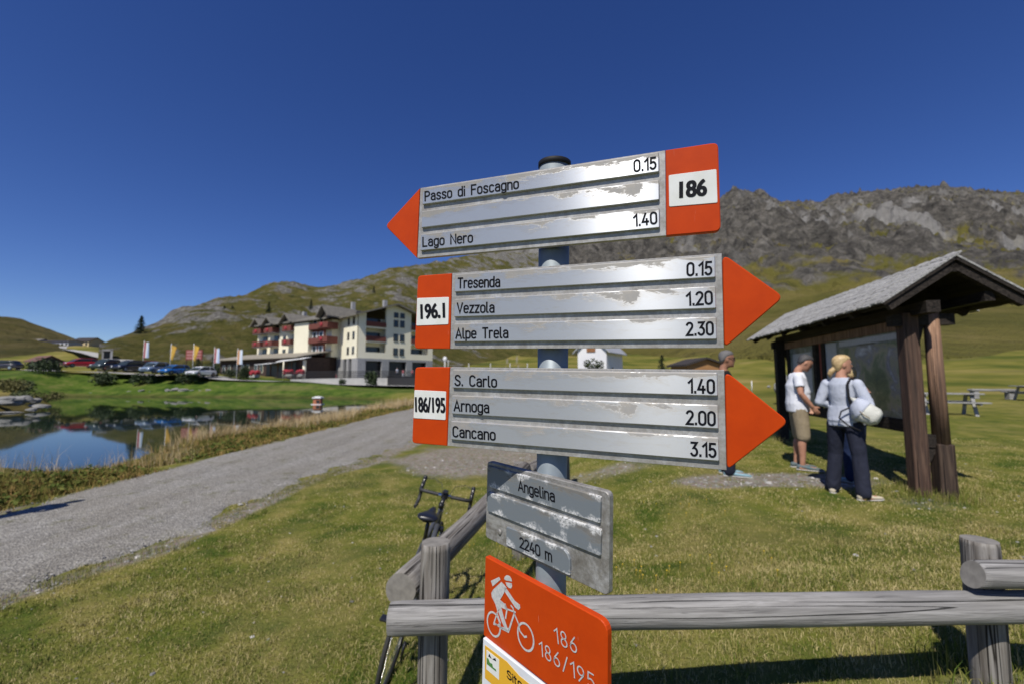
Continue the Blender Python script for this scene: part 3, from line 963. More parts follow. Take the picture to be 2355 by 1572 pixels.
def plate_mat(name, a, b, c):
    t = NT(name)
    v = t.coord('Object')
    n = t.noise(v, 30, 7, 0.75); n2 = t.noise(v, 160, 4, 0.7); n3 = t.noise(t.coord('Object', (3, 20, 22)), 2.2, 5, 0.65)
    cc = t.ramp(n, [(0.32, a), (0.5, b), (0.68, c)])
    cc = t.mix(t.bw(n2, 0.4, 0.7, 0, 0.45), cc, tuple(v * 0.55 for v in a))
    cc = t.mix(t.bw(n3, 0.52, 0.66, 0, 0.55), cc, (0.52, 0.52, 0.51))
    t.bump(n2, 0.3, 0.0006)
    return t.set(cc, 0.55, 0.35)

M_plate = plate_mat('sign_plate_aluminium', (0.27, 0.25, 0.22), (0.40, 0.39, 0.375), (0.53, 0.53, 0.53))
M_plate_old = plate_mat('weathered_plate', (0.16, 0.145, 0.125), (0.30, 0.29, 0.275), (0.54, 0.54, 0.55))

def red_mat():
    t = NT('red_sign_paint')
    v = t.coord('Object')
    n = t.noise(v, 20, 5, 0.7); n2 = t.noise(v, 180, 3)
    c = t.ramp(n, [(0.3, (0.53, 0.055, 0.004)), (0.7, (0.45, 0.044, 0.004))])
    sc = t.math('MAXIMUM', t.bw(t.noise(t.coord('Object', (260, 260, 14)), 1.0, 2), 0.74, 0.77, 0, 0.5), t.bw(t.noise(v, 75, 6, .75), 0.715, 0.73, 0, .6))
    c = t.mix(sc, c, (0.7, 0.35, 0.28))
    t.bump(t.math('ADD', t.math('MULTIPLY', n, 0.6), t.math('MULTIPLY', n2, 0.4)), 0.10, 0.0012)
    return t.set(c, 0.45, spec=0.18)
M_red = red_mat()
M_label = paint('white_number_label', (0.74, 0.75, 0.74), (0.66, 0.67, 0.63), 40, 0.4)
M_black = paint('black_lettering', (0.008, 0.009, 0.013), None, 30, 0.7, spec=.15)
M_pale_letter = paint('pale_scraped_lettering', (0.62, 0.60, 0.58), (0.38, 0.40, 0.42), 190, 0.55, 0.2, bdist=0.0005)
M_pole = paint('galvanised_steel', (0.26, 0.295, 0.32), (0.20, 0.235, 0.26), 38, 0.5, 0.1, 0.2, bdist=0.0004)
M_cap = paint('black_plastic', (0.012, 0.012, 0.014), None, 20, 0.65, spec=.3)

def rounded(pts, rad, n=5):
    """round the listed corners of a polygon; rad per corner"""
    out = []
    m = len(pts)
    for i in range(m):
        p, a, b = Vector(pts[i]), Vector(pts[i - 1]), Vector(pts[(i + 1) % m])
        r = rad[i] if isinstance(rad, (list, tuple)) else rad
        if r <= 0:
            out.append(tuple(p)); continue
        d0 = (a - p).normalized(); d1 = (b - p).normalized()
        th = math.acos(max(-1, min(1, d0.dot(d1))))
        t = r / math.tan(th / 2)
        p0, p1 = p + d0 * t, p + d1 * t
        for k in range(n + 1):
            s = k / n
            q = p0 * (1 - s) ** 2 + p * 2 * s * (1 - s) + p1 * s * s
            out.append(tuple(q))
    return out

def plate_poly(mb, poly, y0, y1, bev=0.0012):
    """polygon in the sign plane (x,z), from depth y0 (front) to y1 (back), with a small front bevel"""
    n = len(poly)
    area = sum(poly[i][0] * poly[(i + 1) % n][1] - poly[(i + 1) % n][0] * poly[i][1] for i in range(n))
    if area < 0: poly = poly[::-1]
    c = (sum(p[0] for p in poly) / n, sum(p[1] for p in poly) / n)
    def inset(p, i):
        a, b = Vector(poly[i - 1]), Vector(poly[(i + 1) % n]); q = Vector(p)
        d0 = (q - a); d1 = (b - q)
        d0 = d0.normalized() if d0.length > 0 else d1.normalized(); d1 = d1.normalized() if d1.length > 0 else d0
        nn = Vector((-d0.y, d0.x)) + Vector((-d1.y, d1.x))
        return q + nn.normalized() * bev
    ins = [inset(p, i) for i, p in enumerate(poly)]
    vs = [(p.x, y0, p.y) for p in ins] + [(p[0], y0 + bev, p[1]) for p in poly] + [(p[0], y1, p[1]) for p in poly]
    fs = [tuple(range(n)), tuple(reversed(range(2 * n, 3 * n)))]
    for i in range(n):
        j = (i + 1) % n
        fs.append((i, n + i, n + j, j)); fs.append((n + i, 2 * n + i, 2 * n + j, n + j))
    mb.add(vs, fs)

def add_uv_edge(o, z0, z1):
    me = o.data
    uv = me.uv_layers.new(name='UVMap')
    at = me.attributes.new('edge', 'FLOAT', 'POINT')
    n = len(me.vertices); co = np.zeros(n * 3); me.vertices.foreach_get('co', co); co = co.reshape(-1, 3)
    at.data.foreach_set('value', np.clip((co[:, 2] - z0) / (z1 - z0), 0, 1).astype(np.float32))
    li = np.zeros(len(me.loops), dtype=np.int32); me.loops.foreach_get('vertex_index', li)
    uv.data.foreach_set('uv', co[li][:, [0, 2]].astype(np.float32).ravel())

def slat(root, poly, y0, y1, mat):
    mb = MB(); plate_poly(mb, poly, y0, y1, 0.0010)
    o = mb.build('slat', mat, root)
    # subdivide so the height attribute varies inside the face
    bm = bmesh.new(); bm.from_mesh(o.data)
    bmesh.ops.triangulate(bm, faces=[f for f in bm.faces if len(f.verts) > 4])
    bm.to_mesh(o.data); bm.free()
    zs = [p[1] for p in poly]
    add_uv_edge(o, min(zs), max(zs))
    return o

T_PLATE, T_SLAT = 0.010, 0.0046
def trail_sign(label, fr, corners, tip, left_tip, num, lines, nums, panel, tip_label=None):
    """corners: TL, TR, BR, BL of the light plate in the photo; tip pixel; panel: TL,TR,BR,BL of the numbered red end"""
    root = thing('trail_sign', label, 'sign', fr.o, rot=fr.rot.to_euler(), group='white and red trail signs on the steel post')
    L = lambda q: fr.loc(*q)
    TL, TR, BR, BL = [L(q) for q in corners]
    mb = MB(); plate_poly(mb, [TL, TR, BR, BL], 0, T_PLATE, 0.0006)
    mb.build('plate', M_plate, root)
    # arrow tip
    tp = L(tip)
    mb = MB()
    if left_tip: poly = rounded([(TL[0] - .0006, TL[1]), tp, (BL[0] - .0006, BL[1])], [0.0, 0.007, 0.0])
    else: poly = rounded([(TR[0] + .0006, TR[1]), tp, (BR[0] + .0006, BR[1])], [0.006, 0.009, 0.004])
    plate_poly(mb, poly, -0.0004, T_PLATE)
    mb.build('arrow_tip', M_red, root)
    q = [L(p) for p in panel['end']]
    mb = MB(); plate_poly(mb, rounded(q, panel['r']), -0.0004, T_PLATE)
    pn = mb.build('number_panel', M_red, root)
    mb = MB(); plate_poly(mb, rounded([L(p) for p in panel['label']], 0.002), -0.0012, 0.0002, 0.0003)
    mb.build('number_label', M_label, pn)
    bold_text('numerals', num[0], fr, pn, M_black, num[1], num[2], num[3], -0.0012, num[4])
    # three slats
    H = (TL[1] + TR[1]) / 2 - (BL[1] + BR[1]) / 2
    def at(fx, fz):
        l = (BL[0] + (TL[0] - BL[0]) * fz, BL[1] + (TL[1] - BL[1]) * fz)
        r = (BR[0] + (TR[0] - BR[0]) * fz, BR[1] + (TR[1] - BR[1]) * fz)
        return (l[0] + (r[0] - l[0]) * fx, l[1] + (r[1] - l[1]) * fx)
    W = TR[0] - TL[0]
    m = 0.0075 / W; m2 = 0.0085 / W
    sl = []
    for k, (z0, z1) in enumerate(((0.745, 0.975), (0.417, 0.650), (0.092, 0.325))):
        poly = rounded([at(m, z1), at(1 - m2, z1), at(1 - m2, z0), at(m, z0)], 0.0018, 3)
        sl.append(slat(root, poly, -T_SLAT, 0.0004, M_slat))
    cap = H * 0.125
    for k, txt, a, b in lines:
        letter('lettering', txt, fr, sl[k], M_black, a, b, cap, -T_SLAT, gap=.17, space=.46)
    for k, txt, a, b in nums:
        letter('lettering', txt, fr, sl[k], M_black, a, b, cap * 1.05, -T_SLAT, cap * 0.178, gap=.20)
    return root

YF = 0.663
fr1 = SignFrame((963, 433, 594), (1654, 330, 532), 1272, YF)
trail_sign('white trail sign with red tip pointing left, reading Passo di Foscagno, topmost on the post', fr1,
           [(966.8, 432.8), (1530, 345.9), (1532, 542), (959.6, 593.7)], (886, 519.7), True,
           ('186', (1563, 456.5), (1625, 450.5), (1560.5, 418), .022),
           [(0, 'Passo di Foscagno', (978, 462.2), (1192, 433.3)), (2, 'Lago Nero', (973, 567), (1086.5, 556.7))],
           [(0, '0.15', (1459, 395), (1508, 388)), (2, '1.40', (1459, 520), (1510, 513.8))],
           {'end': [(1530.6, 345.8), (1651.5, 327.5), (1658, 531.5), (1532.6, 542)], 'r': [0, .008, .008, 0],
            'label': [(1537.8, 404), (1647.4, 390), (1650, 467), (1539, 476.3)]})
fr2 = SignFrame((957, 634, 801.5), (1662, 582.7, 799.7), 1272, YF)
trail_sign('white trail sign with red tip pointing right, reading Tresenda, in the middle of the post', fr2,
           [(1040, 628.7), (1660, 582.7), (1665, 799.7), (1035.5, 801.5)], (1803, 683), False,
           ('196.1', (968, 734.5), (1023.5, 731.5), (968, 699.5), .022),
           [(0, 'Tresenda', (1054, 662.2), (1149, 659)), (1, 'Vezzola', (1052, 719.5), (1136, 718)), (2, 'Alpe Trela', (1049, 777.6), (1168, 776))],
           [(0, '0.15', (1581, 633.7), (1636, 631)), (1, '1.20', (1581, 702), (1637.5, 698.5)), (2, '2.30', (1580, 770.5), (1639.5, 769))],
           {'end': [(961, 634.5), (1039.4, 628.8), (1034.9, 801.6), (953, 801.6)], 'r': [.007, 0, 0, .007],
            'label': [(960, 686), (1033, 683.5), (1031.6, 746), (958, 749)]})
fr3 = SignFrame((951, 843.9, 1018), (1668.5, 850.6, 1080), 1272, YF)
trail_sign('white trail sign with red tip pointing right, reading S. Carlo, lowest of the three arrows', fr3,
           [(1035.5, 843.9), (1665.7, 850.6), (1671, 1080), (1029, 1024)], (1815, 969), False,
           ('186/195', (955.8, 946.5), (1024, 949), (957, 911), .015),
           [(0, 'S. Carlo', (1047, 884.7), (1141.6, 888.5)), (1, 'Arnoga', (1045, 942.7), (1124, 947.3)), (2, 'Cancano', (1042.5, 1002.3), (1138.4, 1010.4))],
           [(0, '1.40', (1585, 900.9), (1642, 902.5)), (1, '2.00', (1580, 973), (1643.7, 976.5)), (2, '3.15', (1590, 1045.6), (1645.6, 1049.5))],
           {'end': [(954.8, 843.8), (1034.9, 843.9), (1028.4, 1024), (947.5, 1017.8)], 'r': [.007, 0, 0, .007],
            'label': [(954, 895.5), (1026.6, 899), (1025.3, 964.4), (951.6, 960)]})

# ---- place-name plate
fr4 = SignFrame((1118, 1059.5, 1234), (1400, 1131, 1369.5), 1266, YF - 0.004)
root = thing('place_name_sign', 'lichen crusted grey plate reading Angelina 2240 m, set at an angle', 'sign', fr4.o, rot=fr4.rot.to_euler())
L4 = lambda *q: fr4.loc(*q)
mb = MB(); plate_poly(mb, rounded([L4(1120.3, 1059), L4(1401, 1131), L4(1399, 1370.5), L4(1116.3, 1234)], .0085), 0, .009)
mb.build('plate', M_plate_old, root)
s1 = slat(root, rounded([L4(1125, 1068), L4(1385, 1139.5), L4(1383, 1201), L4(1125, 1116)], .002, 3), -.004, .0004, M_slat_old)
s2 = slat(root, rounded([L4(1125, 1128), L4(1386, 1215), L4(1384, 1276), L4(1124, 1172.5)], .002, 3), -.004, .0004, M_slat_old)
s3 = slat(root, rounded([L4(1168, 1208), L4(1316, 1264), L4(1314, 1321), L4(1168, 1251)], [.002, .02, .002, .002], 4), -.004, .0004, M_slat_old)
letter('lettering', 'Angelina', fr4, s1, M_black, (1193, 1126), (1275.5, 1152), .0158, -.004, .0027)
letter('lettering', '2240 m', fr4, s3, M_black, (1196.5, 1256.5), (1269, 1290), .0155, -.004, .0027)
mb = MB()
for q in ((1150, 1222),):
    c = L4(*q); mb = MB(); mb.ball((c[0], -.001, c[1]), (.005, .002, .005), 10, 6); mb.build('rivet', M_plate_old, root)

# ---- red mountain bike sign
fr5 = SignFrame((1114, 1278.5, 1459.5), (1396.6, 1431, 1678), 1262, YF - 0.006)
root = thing('bicycle_route_sign', 'red plate with a scraped mountain biker symbol and 186', 'sign', fr5.o, rot=fr5.rot.to_euler())
L5 = lambda q: fr5.loc(*q)
mb = MB(); plate_poly(mb, rounded([L5((1116, 1277.5)), L5((1397, 1431)), L5((1395.5, 1678)), L5((1111.8, 1459.5))], [.003, .016, .012, .003]), 0, .009, .0012)
mb.build('plate', M_red, root)
c5 = lambda x, y: fr5.loc(1060 + x / 4.7237, 1240 + y / 4.7237, -.0006)
class PixMap:
    normal = Vector((0, -1, 0))
    def __call__(s, x, y):
        q = c5(x, y); return Vector((q[0], -.0006, q[1]))
pm = PixMap()
mb = MB()
def pix_poly(pts):
    n = len(pts)
    a = sum(pts[i][0] * pts[(i + 1) % n][1] - pts[(i + 1) % n][0] * pts[i][1] for i in range(n))
    if a > 0: pts = pts[::-1]
    mb.add([pm(*p) for p in pts], [tuple(range(n))])
w5 = .0034
pix_poly([(468, 425), (478, 395), (500, 382), (530, 392), (548, 420), (556, 452), (520, 446), (488, 440)])      # helmet
pix_poly([(484, 458), (520, 464), (552, 470), (556, 505), (545, 528), (520, 522), (497, 498)])                 # face
pix_poly([(325, 445), (415, 402), (430, 432), (345, 505)])                                                    # rucksack
pix_poly([(350, 540), (440, 455), (470, 485), (496, 520), (450, 610), (425, 650), (470, 690), (500, 730), (490, 760), (440, 735), (400, 790), (375, 700), (335, 620), (330, 575)])   # torso and hip
pix_poly([(470, 510), (500, 535), (585, 660), (640, 705), (645, 740), (625, 762), (590, 735), (560, 690), (480, 570)])     # arm
pix_poly([(400, 760), (440, 740), (470, 850), (505, 955), (528, 960), (520, 1012), (430, 965), (425, 940), (470, 950), (440, 880)])   # near leg
ribbon(mb, [(395, 790), (360, 900), (420, 945), (505, 985)], w5 * .8, pm)
ribbon(mb, [(480, 700), (500, 760), (485, 850)], w5, pm)
ribbon(mb, [(520, 985), (550, 890), (580, 800)], w5, pm)
ribbon(mb, [(490, 748), (590, 785)], w5 * .8, pm)
ribbon(mb, [(545, 715), (565, 740), (580, 800), (625, 910)], w5 * .9, pm)
ribbon(mb, [(625, 910), (640, 990), (690, 1055), (712, 1050)], w5 * .9, pm)
ribbon(mb, [(395, 800), (430, 900), (405, 925), (355, 915)], w5 * .7, pm)
def wheel(cx, cy, rx, ry, sk):
    return [(cx + rx * math.cos(a) , cy + ry * math.sin(a) + sk * rx * math.cos(a)) for a in [2 * PI * i / 28 for i in range(29)]]
ribbon(mb, wheel(357, 917, 70, 126, .62), w5, pm)
ribbon(mb, wheel(704, 1055, 86, 142, .62), w5, pm)
mb.build('biker_symbol', M_pale_letter, root)
def l5(txt, a, b, cap):
    return letter('numerals', txt, fr5, root, M_pale_letter, (1060 + a[0] / 4.7237, 1240 + a[1] / 4.7237), (1060 + b[0] / 4.7237, 1240 + b[1] / 4.7237), cap, -.0006, .0020, gap=.24)
l5('186', (1030, 1110), (1262, 1232), .0205)
l5('186/195', (862, 1248), (1455, 1640), .0205)

# ---- yellow site notice
fr6 = SignFrame((1111.5, 1464.5, 1650), (1396.6, 1689, 1938), 1262, YF - 0.006)
root = thing('site_notice', 'yellow and white notice plate cut by the photo bottom edge, reading Sito', 'sign', fr6.o, rot=fr6.rot.to_euler())
L6 = lambda x, y: fr6.loc(1060 + x / 4.7237, 1240 + y / 4.7237)
M_white_plate = paint('white_enamel', (0.74, 0.76, 0.80), (0.62, 0.64, 0.68), 25, 0.35)
M_yellow = paint('yellow_print', (0.74, 0.42, 0.035), (0.70, 0.38, 0.03), 20, 0.45)
M_green = paint('green_print', (0.05, 0.17, 0.04), (0.09, 0.24, 0.06), 60, 0.5)
mb = MB(); plate_poly(mb, rounded([fr6.loc(1110.5, 1464.5), fr6.loc(1397, 1688.5), fr6.loc(1396, 1940), fr6.loc(1106, 1650)], .003), 0, .009)
mb.build('plate', M_white_plate, root)
mb = MB(); plate_poly(mb, [L6(262, 1142), L6(500, 1322), L6(640, 1480), L6(900, 1690), L6(1500, 2180), L6(1490, 2700), L6(330, 1700), L6(330, 1560), L6(262, 1500)], -.0004, .0002, .0001)
yl = mb.build('yellow_field', M_yellow, root)
mb = MB(); plate_poly(mb, [L6(282, 1192), L6(418, 1300), L6(416, 1520), L6(280, 1402)], -.0008, .0000, .0001)
lg = mb.build('emblem', M_label, root)
mb = MB()
plate_poly(mb, [L6(286, 1275), L6(305, 1290), L6(318, 1330), L6(345, 1345), L6(352, 1380), L6(385, 1405), L6(390, 1430), L6(286, 1345)], -.0011, -.0007, .0001)
mb.build('hills', M_green, lg)
mb = MB()
plate_poly(mb, [L6(302, 1262), L6(312, 1232), L6(322, 1255), L6(338, 1288)], -.0011, -.0007, .0001)
plate_poly(mb, [L6(345, 1290), L6(378, 1282), L6(388, 1318), L6(360, 1302)], -.0011, -.0007, .0001)
mb.build('birds', M_black, lg)
letter('lettering', 'Sito di', fr6, yl, M_black, (1060 + 506 / 4.7237, 1240 + 1496 / 4.7237), (1060 + 790 / 4.7237, 1240 + 1716 / 4.7237), .0125, -.0004, .0026)

# ---- the post
top = PD(1275.5, 373, .700); bot = PD(1267, 1340, .700)
axis = (top - bot).normalized()
g0 = gz(bot.x, bot.y)
base = bot - axis * ((bot.z - g0 + 0.05) / axis.z)
root = thing('signpost', 'round galvanised steel post carrying the trail signs, with black cap', 'post', base)
mb = MB(); mb.tube([base, base + axis * 1.0, top - axis * .004], .0245, 40)
mb.build('pole', M_pole, root, world=True)
mb = MB(); mb.tube([top - axis * .009, top - axis * .0085, top - axis * .0015, top - axis * .0003], [.0250, .0262, .0262, .0250], 40)
mb.build('cap', M_cap, root, world=True)
for fr, q in ((fr1, (1272, 470)), (fr2, (1271, 700)), (fr3, (1269, 940)), (fr4, (1266, 1190)), (fr5, (1264, 1440))):
    mb = MB(); x, z = fr.loc(*q, .010)
    c = fr.o + fr.rot @ Vector((x, .0095, z))
    a = fr.rot
    mb.box(c + a @ Vector((0, .006, 0)), (.06, .010, .03), a)
    t_ = (c - base).dot(axis)
    mb.tube([base + axis * (t_ - .012), base + axis * (t_ + .012)], .0262, 30)
    mb.build('clamp', M_pole, root, world=True)
# ================================================================== FENCE
M_log_x = wood_mat('weathered_log_rail', (0.25, 0.242, 0.232), (0.15, 0.145, 0.14), (0.335, 0.325, 0.315), 'z')
M_log_post = wood_mat('weathered_log_post', (0.20, 0.185, 0.165), (0.105, 0.09, 0.076), (0.29, 0.275, 0.255), 'z', 0.8)
M_end = paint('log_end_grain', (0.24, 0.225, 0.20), (0.15, 0.14, 0.125), 30, 0.9, 0.4, bdist=0.003)

def log_part(name, p0, p1, r0, r1, mat, parent, seed=0, n=26, segs=40, cut0=None, end_mat=True, dent=()):
    """a slightly crooked log built along its own z axis; ends are faces of the same mesh with the end-grain material"""
    p0, p1 = Vector(p0), Vector(p1)
    d = p1 - p0; L = d.length
    q = d.to_track_quat('Z', 'Y')
    rr = random.Random(seed)
    ph = [rr.uniform(0, 6.28) for _ in range(6)]
    vs = []; fs = []; mi = []
    for i in range(segs + 1):
        t = i / segs; z = L * t
        ox = .006 * math.sin(3.1 * t * L + ph[0]); oy = .006 * math.sin(2.3 * t * L + ph[1])
        for k in range(n):
            a = 2 * PI * k / n
            r = (r0 + (r1 - r0) * t) * (1 + .025 * math.sin(2 * a + ph[2] + 1.2 * z) + .018 * math.sin(3 * a + ph[3] - 2 * z) + .012 * math.sin(9 * z + ph[4]) + .008 * math.sin(5 * a + 17 * z))
            if i == 0 or i == segs: r *= .965
            zz = z
            if i == 0 and cut0: zz = z + cut0 * math.cos(a - 1.6) * r
            vs.append((ox + r * math.cos(a), oy + r * math.sin(a), zz))
    # pull second ring near the end so the edge is only slightly worn
    for i in range(segs):
        for k in range(n):
            k2 = (k + 1) % n
            fs.append((i * n + k, i * n + k2, (i + 1) * n + k2, (i + 1) * n + k)); mi.append(0)
    fs.append(tuple(reversed(range(n)))); mi.append(1)
    fs.append(tuple(segs * n + k for k in range(n))); mi.append(1)
    me = bpy.data.meshes.new(name); me.from_pydata(vs, [], fs)
    me.materials.append(mat); me.materials.append(M_end)
    me.polygons.foreach_set('material_index', mi)
    me.polygons.foreach_set('use_smooth', [m == 0 for m in mi]); me.update()
    o = mesh_obj(name, me, None, parent)
    M = Matrix.Translation(p0) @ q.to_matrix().to_4x4()
    if parent is not None: M = wmat(parent).inverted() @ M
    o.location = M.to_translation(); o.rotation_euler = M.to_euler()
    return o

lp = P(1003, 1243, 1.79)
fence = thing('log_fence', 'grey weathered log fence with thick posts and a bicycle leaning on its corner', 'fence', (lp.x, lp.y, gz(lp.x, lp.y)))
r_a, r_b = P(897, 1419, 1.69), P(2560, 1388, 1.66)
r_b = r_a + (r_b - r_a) * 1.75
log_part('rail', r_a, r_b, .0565, .0525, M_log_x, fence, 1, segs=120)
log_part('post', Vector((lp.x, lp.y, gz(lp.x, lp.y) - .1)), lp, .058, .0555, M_log_post, fence, 2)
d0, d1 = P(924, 1354, 1.90), P(1207, 1074, 4.55)
log_part('rail', d0, d1, .070, .062, M_log_post, fence, 3, segs=50)
fp = P(1195, 1062, 4.68)
log_part('post', Vector((fp.x, fp.y, gz(fp.x, fp.y) - .1)), fp, .075, .070, M_log_post, fence, 4)
log_part('rail', P(1212, 1082, 4.55), P(1300, 1030, 6.9), .066, .06, M_log_post, fence, 5)
ep = P(1300, 1022, 7.0)
log_part('post', Vector((ep.x, ep.y, gz(ep.x, ep.y) - .1)), ep, .07, .066, M_log_post, fence, 6)
rp = P(2247, 1238, 1.76)
log_part('post', Vector((rp.x, rp.y, gz(rp.x, rp.y) - .1)), rp, .058, .056, M_log_post, fence, 7)
u_a, u_b = P(2240, 1320, 1.655), P(2700, 1328, 1.62)
u_b = u_a + (u_b - u_a) * 3.2
log_part('rail', u_a, u_b, .047, .055, M_log_x, fence, 8, cut0=.35, segs=80)
xp = r_b + Vector((-.25, .10, .32))
log_part('post', Vector((xp.x, xp.y, gz(xp.x, xp.y) - .1)), xp, .058, .056, M_log_post, fence, 9)

# ================================================================== BICYCLE
M_bike_black = paint('black_bike_enamel', (0.012, 0.012, 0.014), (0.02, 0.02, 0.022), 20, 0.28)
M_bike_grey = paint('grey_bike_enamel', (0.10, 0.105, 0.12), (0.07, 0.075, 0.085), 18, 0.3, metal=0.2)
M_tape = paint('black_bar_tape', (0.018, 0.018, 0.02), (0.03, 0.03, 0.03), 90, 0.6, 0.3, bdist=0.002)
M_chrome = paint('polished_alloy', (0.62, 0.63, 0.65), (0.5, 0.5, 0.52), 30, 0.2, metal=1.0)
M_rubber = paint('tyre_rubber', (0.02, 0.02, 0.02), (0.032, 0.03, 0.028), 60, 0.8)
M_saddle = paint('black_saddle_leather', (0.013, 0.014, 0.02), None, 40, 0.33)
M_white_gloss = paint('white_plastic', (0.75, 0.75, 0.75), None, 10, 0.35)

bx, by = -0.77, 2.80
bike = thing('bicycle', 'black road bicycle with drop handlebars leaning against the diagonal log rail', 'bicycle', (bx, by, gz(bx, by)),
             rot=(Matrix.Rotation(R(89), 4, 'Z') @ Matrix.Rotation(R(12.5), 4, 'X')).to_euler())
WR = .335
def wheel_parts(x, z=WR, y=0):
    mb = MB(); mb.tube([(x + (WR - .014) * math.cos(a), 0, z + (WR - .014) * math.sin(a)) for a in [2 * PI * i / 48 for i in range(48)]], .0135, 10, closed=True)
    t = mb.build('tyre', M_rubber)
    mb = MB(); mb.tube([(x + (WR - .034) * math.cos(a), 0, z + (WR - .034) * math.sin(a)) for a in [2 * PI * i / 48 for i in range(48)]], .011, 8, closed=True)
    rim = mb.build('rim', M_bike_black)
    mb = MB()
    for i in range(24):
        a = 2 * PI * i / 24; s = 1 if i % 2 else -1
        mb.tube([(x, s * .028, z), (x + (WR - .04) * math.cos(a), 0, z + (WR - .04) * math.sin(a))], .0012, 4, False)
    sp = mb.build('spokes', M_chrome)
    mb = MB(); mb.tube([(x, -.05, z), (x, .05, z)], .018, 12)
    hub = mb.build('wheel', M_chrome, bike)
    for o in (t, rim, sp): o.parent = hub
    return hub
wheel_parts(0); wheel_parts(1.0)
BBX = (.41, 0, .27); STT = (.262, 0, .80); HT = (.80, 0, .86); HB = (.845, 0, .70)
mb = MB()
mb.tube([BBX, STT], .0165, 12); mb.tube([STT, (HT[0] + .008, 0, HT[2] - .03)], .0165, 12)
mb.tube([BBX, (HB[0] - .005, 0, HB[2] + .02)], .020, 12); mb.tube([HT, HB], .020, 12)
for s in (-1, 1):
    mb.tube([(0, s * .062, WR), (.2, s * .04, .30), (.39, s * .02, .27)], [.009, .010, .011], 8)
    mb.tube([(0, s * .062, WR), (.12, s * .045, .56), (.255, s * .012, .775)], [.008, .0085, .009], 8)
mb.tube([(.41, -.036, .27), (.41, .036, .27)], .022, 14)
mb.build('frame', M_bike_grey, bike)
mb = MB()
for s in (-1, 1):
    mb.tube([(1.0, s * .05, WR), (.93, s * .052, .52), (.862, s * .045, .66)], [.008, .011, .013], 8)
mb.box((.857, 0, .675), (.05, .11, .035), None, .01)
mb.build('fork', M_bike_black, bike)
mb = MB(); mb.tube([(STT[0] + .004, 0, STT[2] - .03), (.232, 0, .945)], .0136, 12)
mb.build('seat_post', M_bike_black, bike)
mb = MB()
rg = []
for t_, w, z in ((-.10, .045, .975), (-.085, .066, .98), (-.04, .072, .981), (.02, .052, .976), (.07, .032, .974), (.12, .022, .976), (.155, .018, .972), (.165, .008, .966)):
    rg.append(((.22 + t_, 0, z), (0, w, 0), (0, 0, .016)))
mb.loft(rg, 18)
mb.build('saddle', M_saddle, bike)
mb = MB()
for s in (-1, 1): mb.tube([(.14, s * .022, .955), (.22, s * .024, .945), (.33, s * .012, .958)], .0035, 6)
mb.build('saddle_rail', M_chrome, bike)
mb = MB(); mb.box((.345, 0, .945), (.03, .05, .035), None, .008)
mb.build('saddle_light', M_white_gloss, bike)
# bars
bc = Vector((.885, 0, .93))
mb = MB(); mb.tube([(HT[0] - .006, 0, HT[2]), (HT[0] - .012, 0, HT[2] + .035)], .022, 14); mb.tube([(HT[0] - .008, 0, HT[2] + .02), bc], .018, 12)
mb.box(bc, (.045, .06, .05), None, .012)
mb.box(bc + Vector((-.01, 0, .035)), (.06, .045, .022), None, .008)
stem = mb.build('stem', M_bike_black, bike)
mb = MB()
path = []
for s in (1,):
    pts = [(.885, .03, .93), (.885, .15, .932), (.89, .195, .932), (.925, .213, .928), (.965, .215, .91), (.975, .216, .872), (.958, .216, .832), (.915, .217, .808), (.865, .218, .80)]
left = [Vector(p) for p in pts]; right = [Vector((p[0], -p[1], p[2])) for p in pts]
mb.tube(list(reversed(right)) + left, .0142, 12)
bar = mb.build('handlebar', M_tape, bike)
mb = MB(); mb.tube([(.885, -.055, .93), (.885, .055, .93)], .0158, 14)
mb.build('bar_clamp', M_chrome, bar)
for s in (-1, 1):
    mb = MB()
    mb.tube([(.945, s * .214, .925), (.985, s * .214, .955), (1.01, s * .213, .985), (1.02, s * .212, 1.005)], [.017, .0165, .016, .017], 12)
    mb.ball((1.02, s * .212, 1.003), .018, 12, 8)
    hd = mb.build('brake_hood', M_bike_black, bar)
    mb = MB(); mb.tube([(1.02, s * .214, .985), (1.045, s * .218, .93), (1.03, s * .224, .86)], [.008, .007, .005], 8)
    mb.build('brake_lever', M_bike_black, bar)
mb = MB()
for s in (-1, 1):
    mb.tube([(1.02, s * .20, .995), (1.04, s * .14, 1.01), (1.0, s * .06, .99), (.93, s * .02, .90), (.87, s * .015, .80)], .0022, 5, False)
mb.build('cable', M_bike_black, bike)
mb = MB()
mb.tube([(.41 + .105 * math.cos(a), -.045, .27 + .105 * math.sin(a)) for a in [2 * PI * i / 32 for i in range(32)]], .004, 6, closed=True)
mb.tube([(.41 + .07 * math.cos(a), -.042, .27 + .07 * math.sin(a)) for a in [2 * PI * i / 32 for i in range(32)]], .006, 6, closed=True)
for i in range(5):
    a = 2 * PI * i / 5
    mb.tube([(.41, -.045, .27), (.41 + .1 * math.cos(a), -.045, .27 + .1 * math.sin(a))], .007, 6)
mb.build('chainring', M_bike_black, bike)
for s, a in ((-1, R(5)), (1, R(185))):
    mb = MB(); e = Vector((.41 + .17 * math.cos(a), s * .072, .27 + .17 * math.sin(a)))
    mb.tube([(.41, s * .055, .27), e], [.013, .009], 8)
    cr = mb.build('crank', M_chrome, bike)
    mb = MB(); mb.tube([e, e + Vector((0, s * .02, 0))], .006, 8); mb.box(e + Vector((0, s * .06, 0)), (.065, .07, .018), None, .006)
    mb.build('pedal', M_bike_black, cr)
mb = MB()
for s in (-1, 1):
    pass
mb.tube([(0.0, -.058, WR - .045), (-.02, -.058, WR - .10), (.02, -.056, WR - .16)], .009, 8)
mb.ball((.02, -.056, WR - .16), (.02, .006, .02), 10, 6)
mb.build('derailleur', M_bike_black, bike)

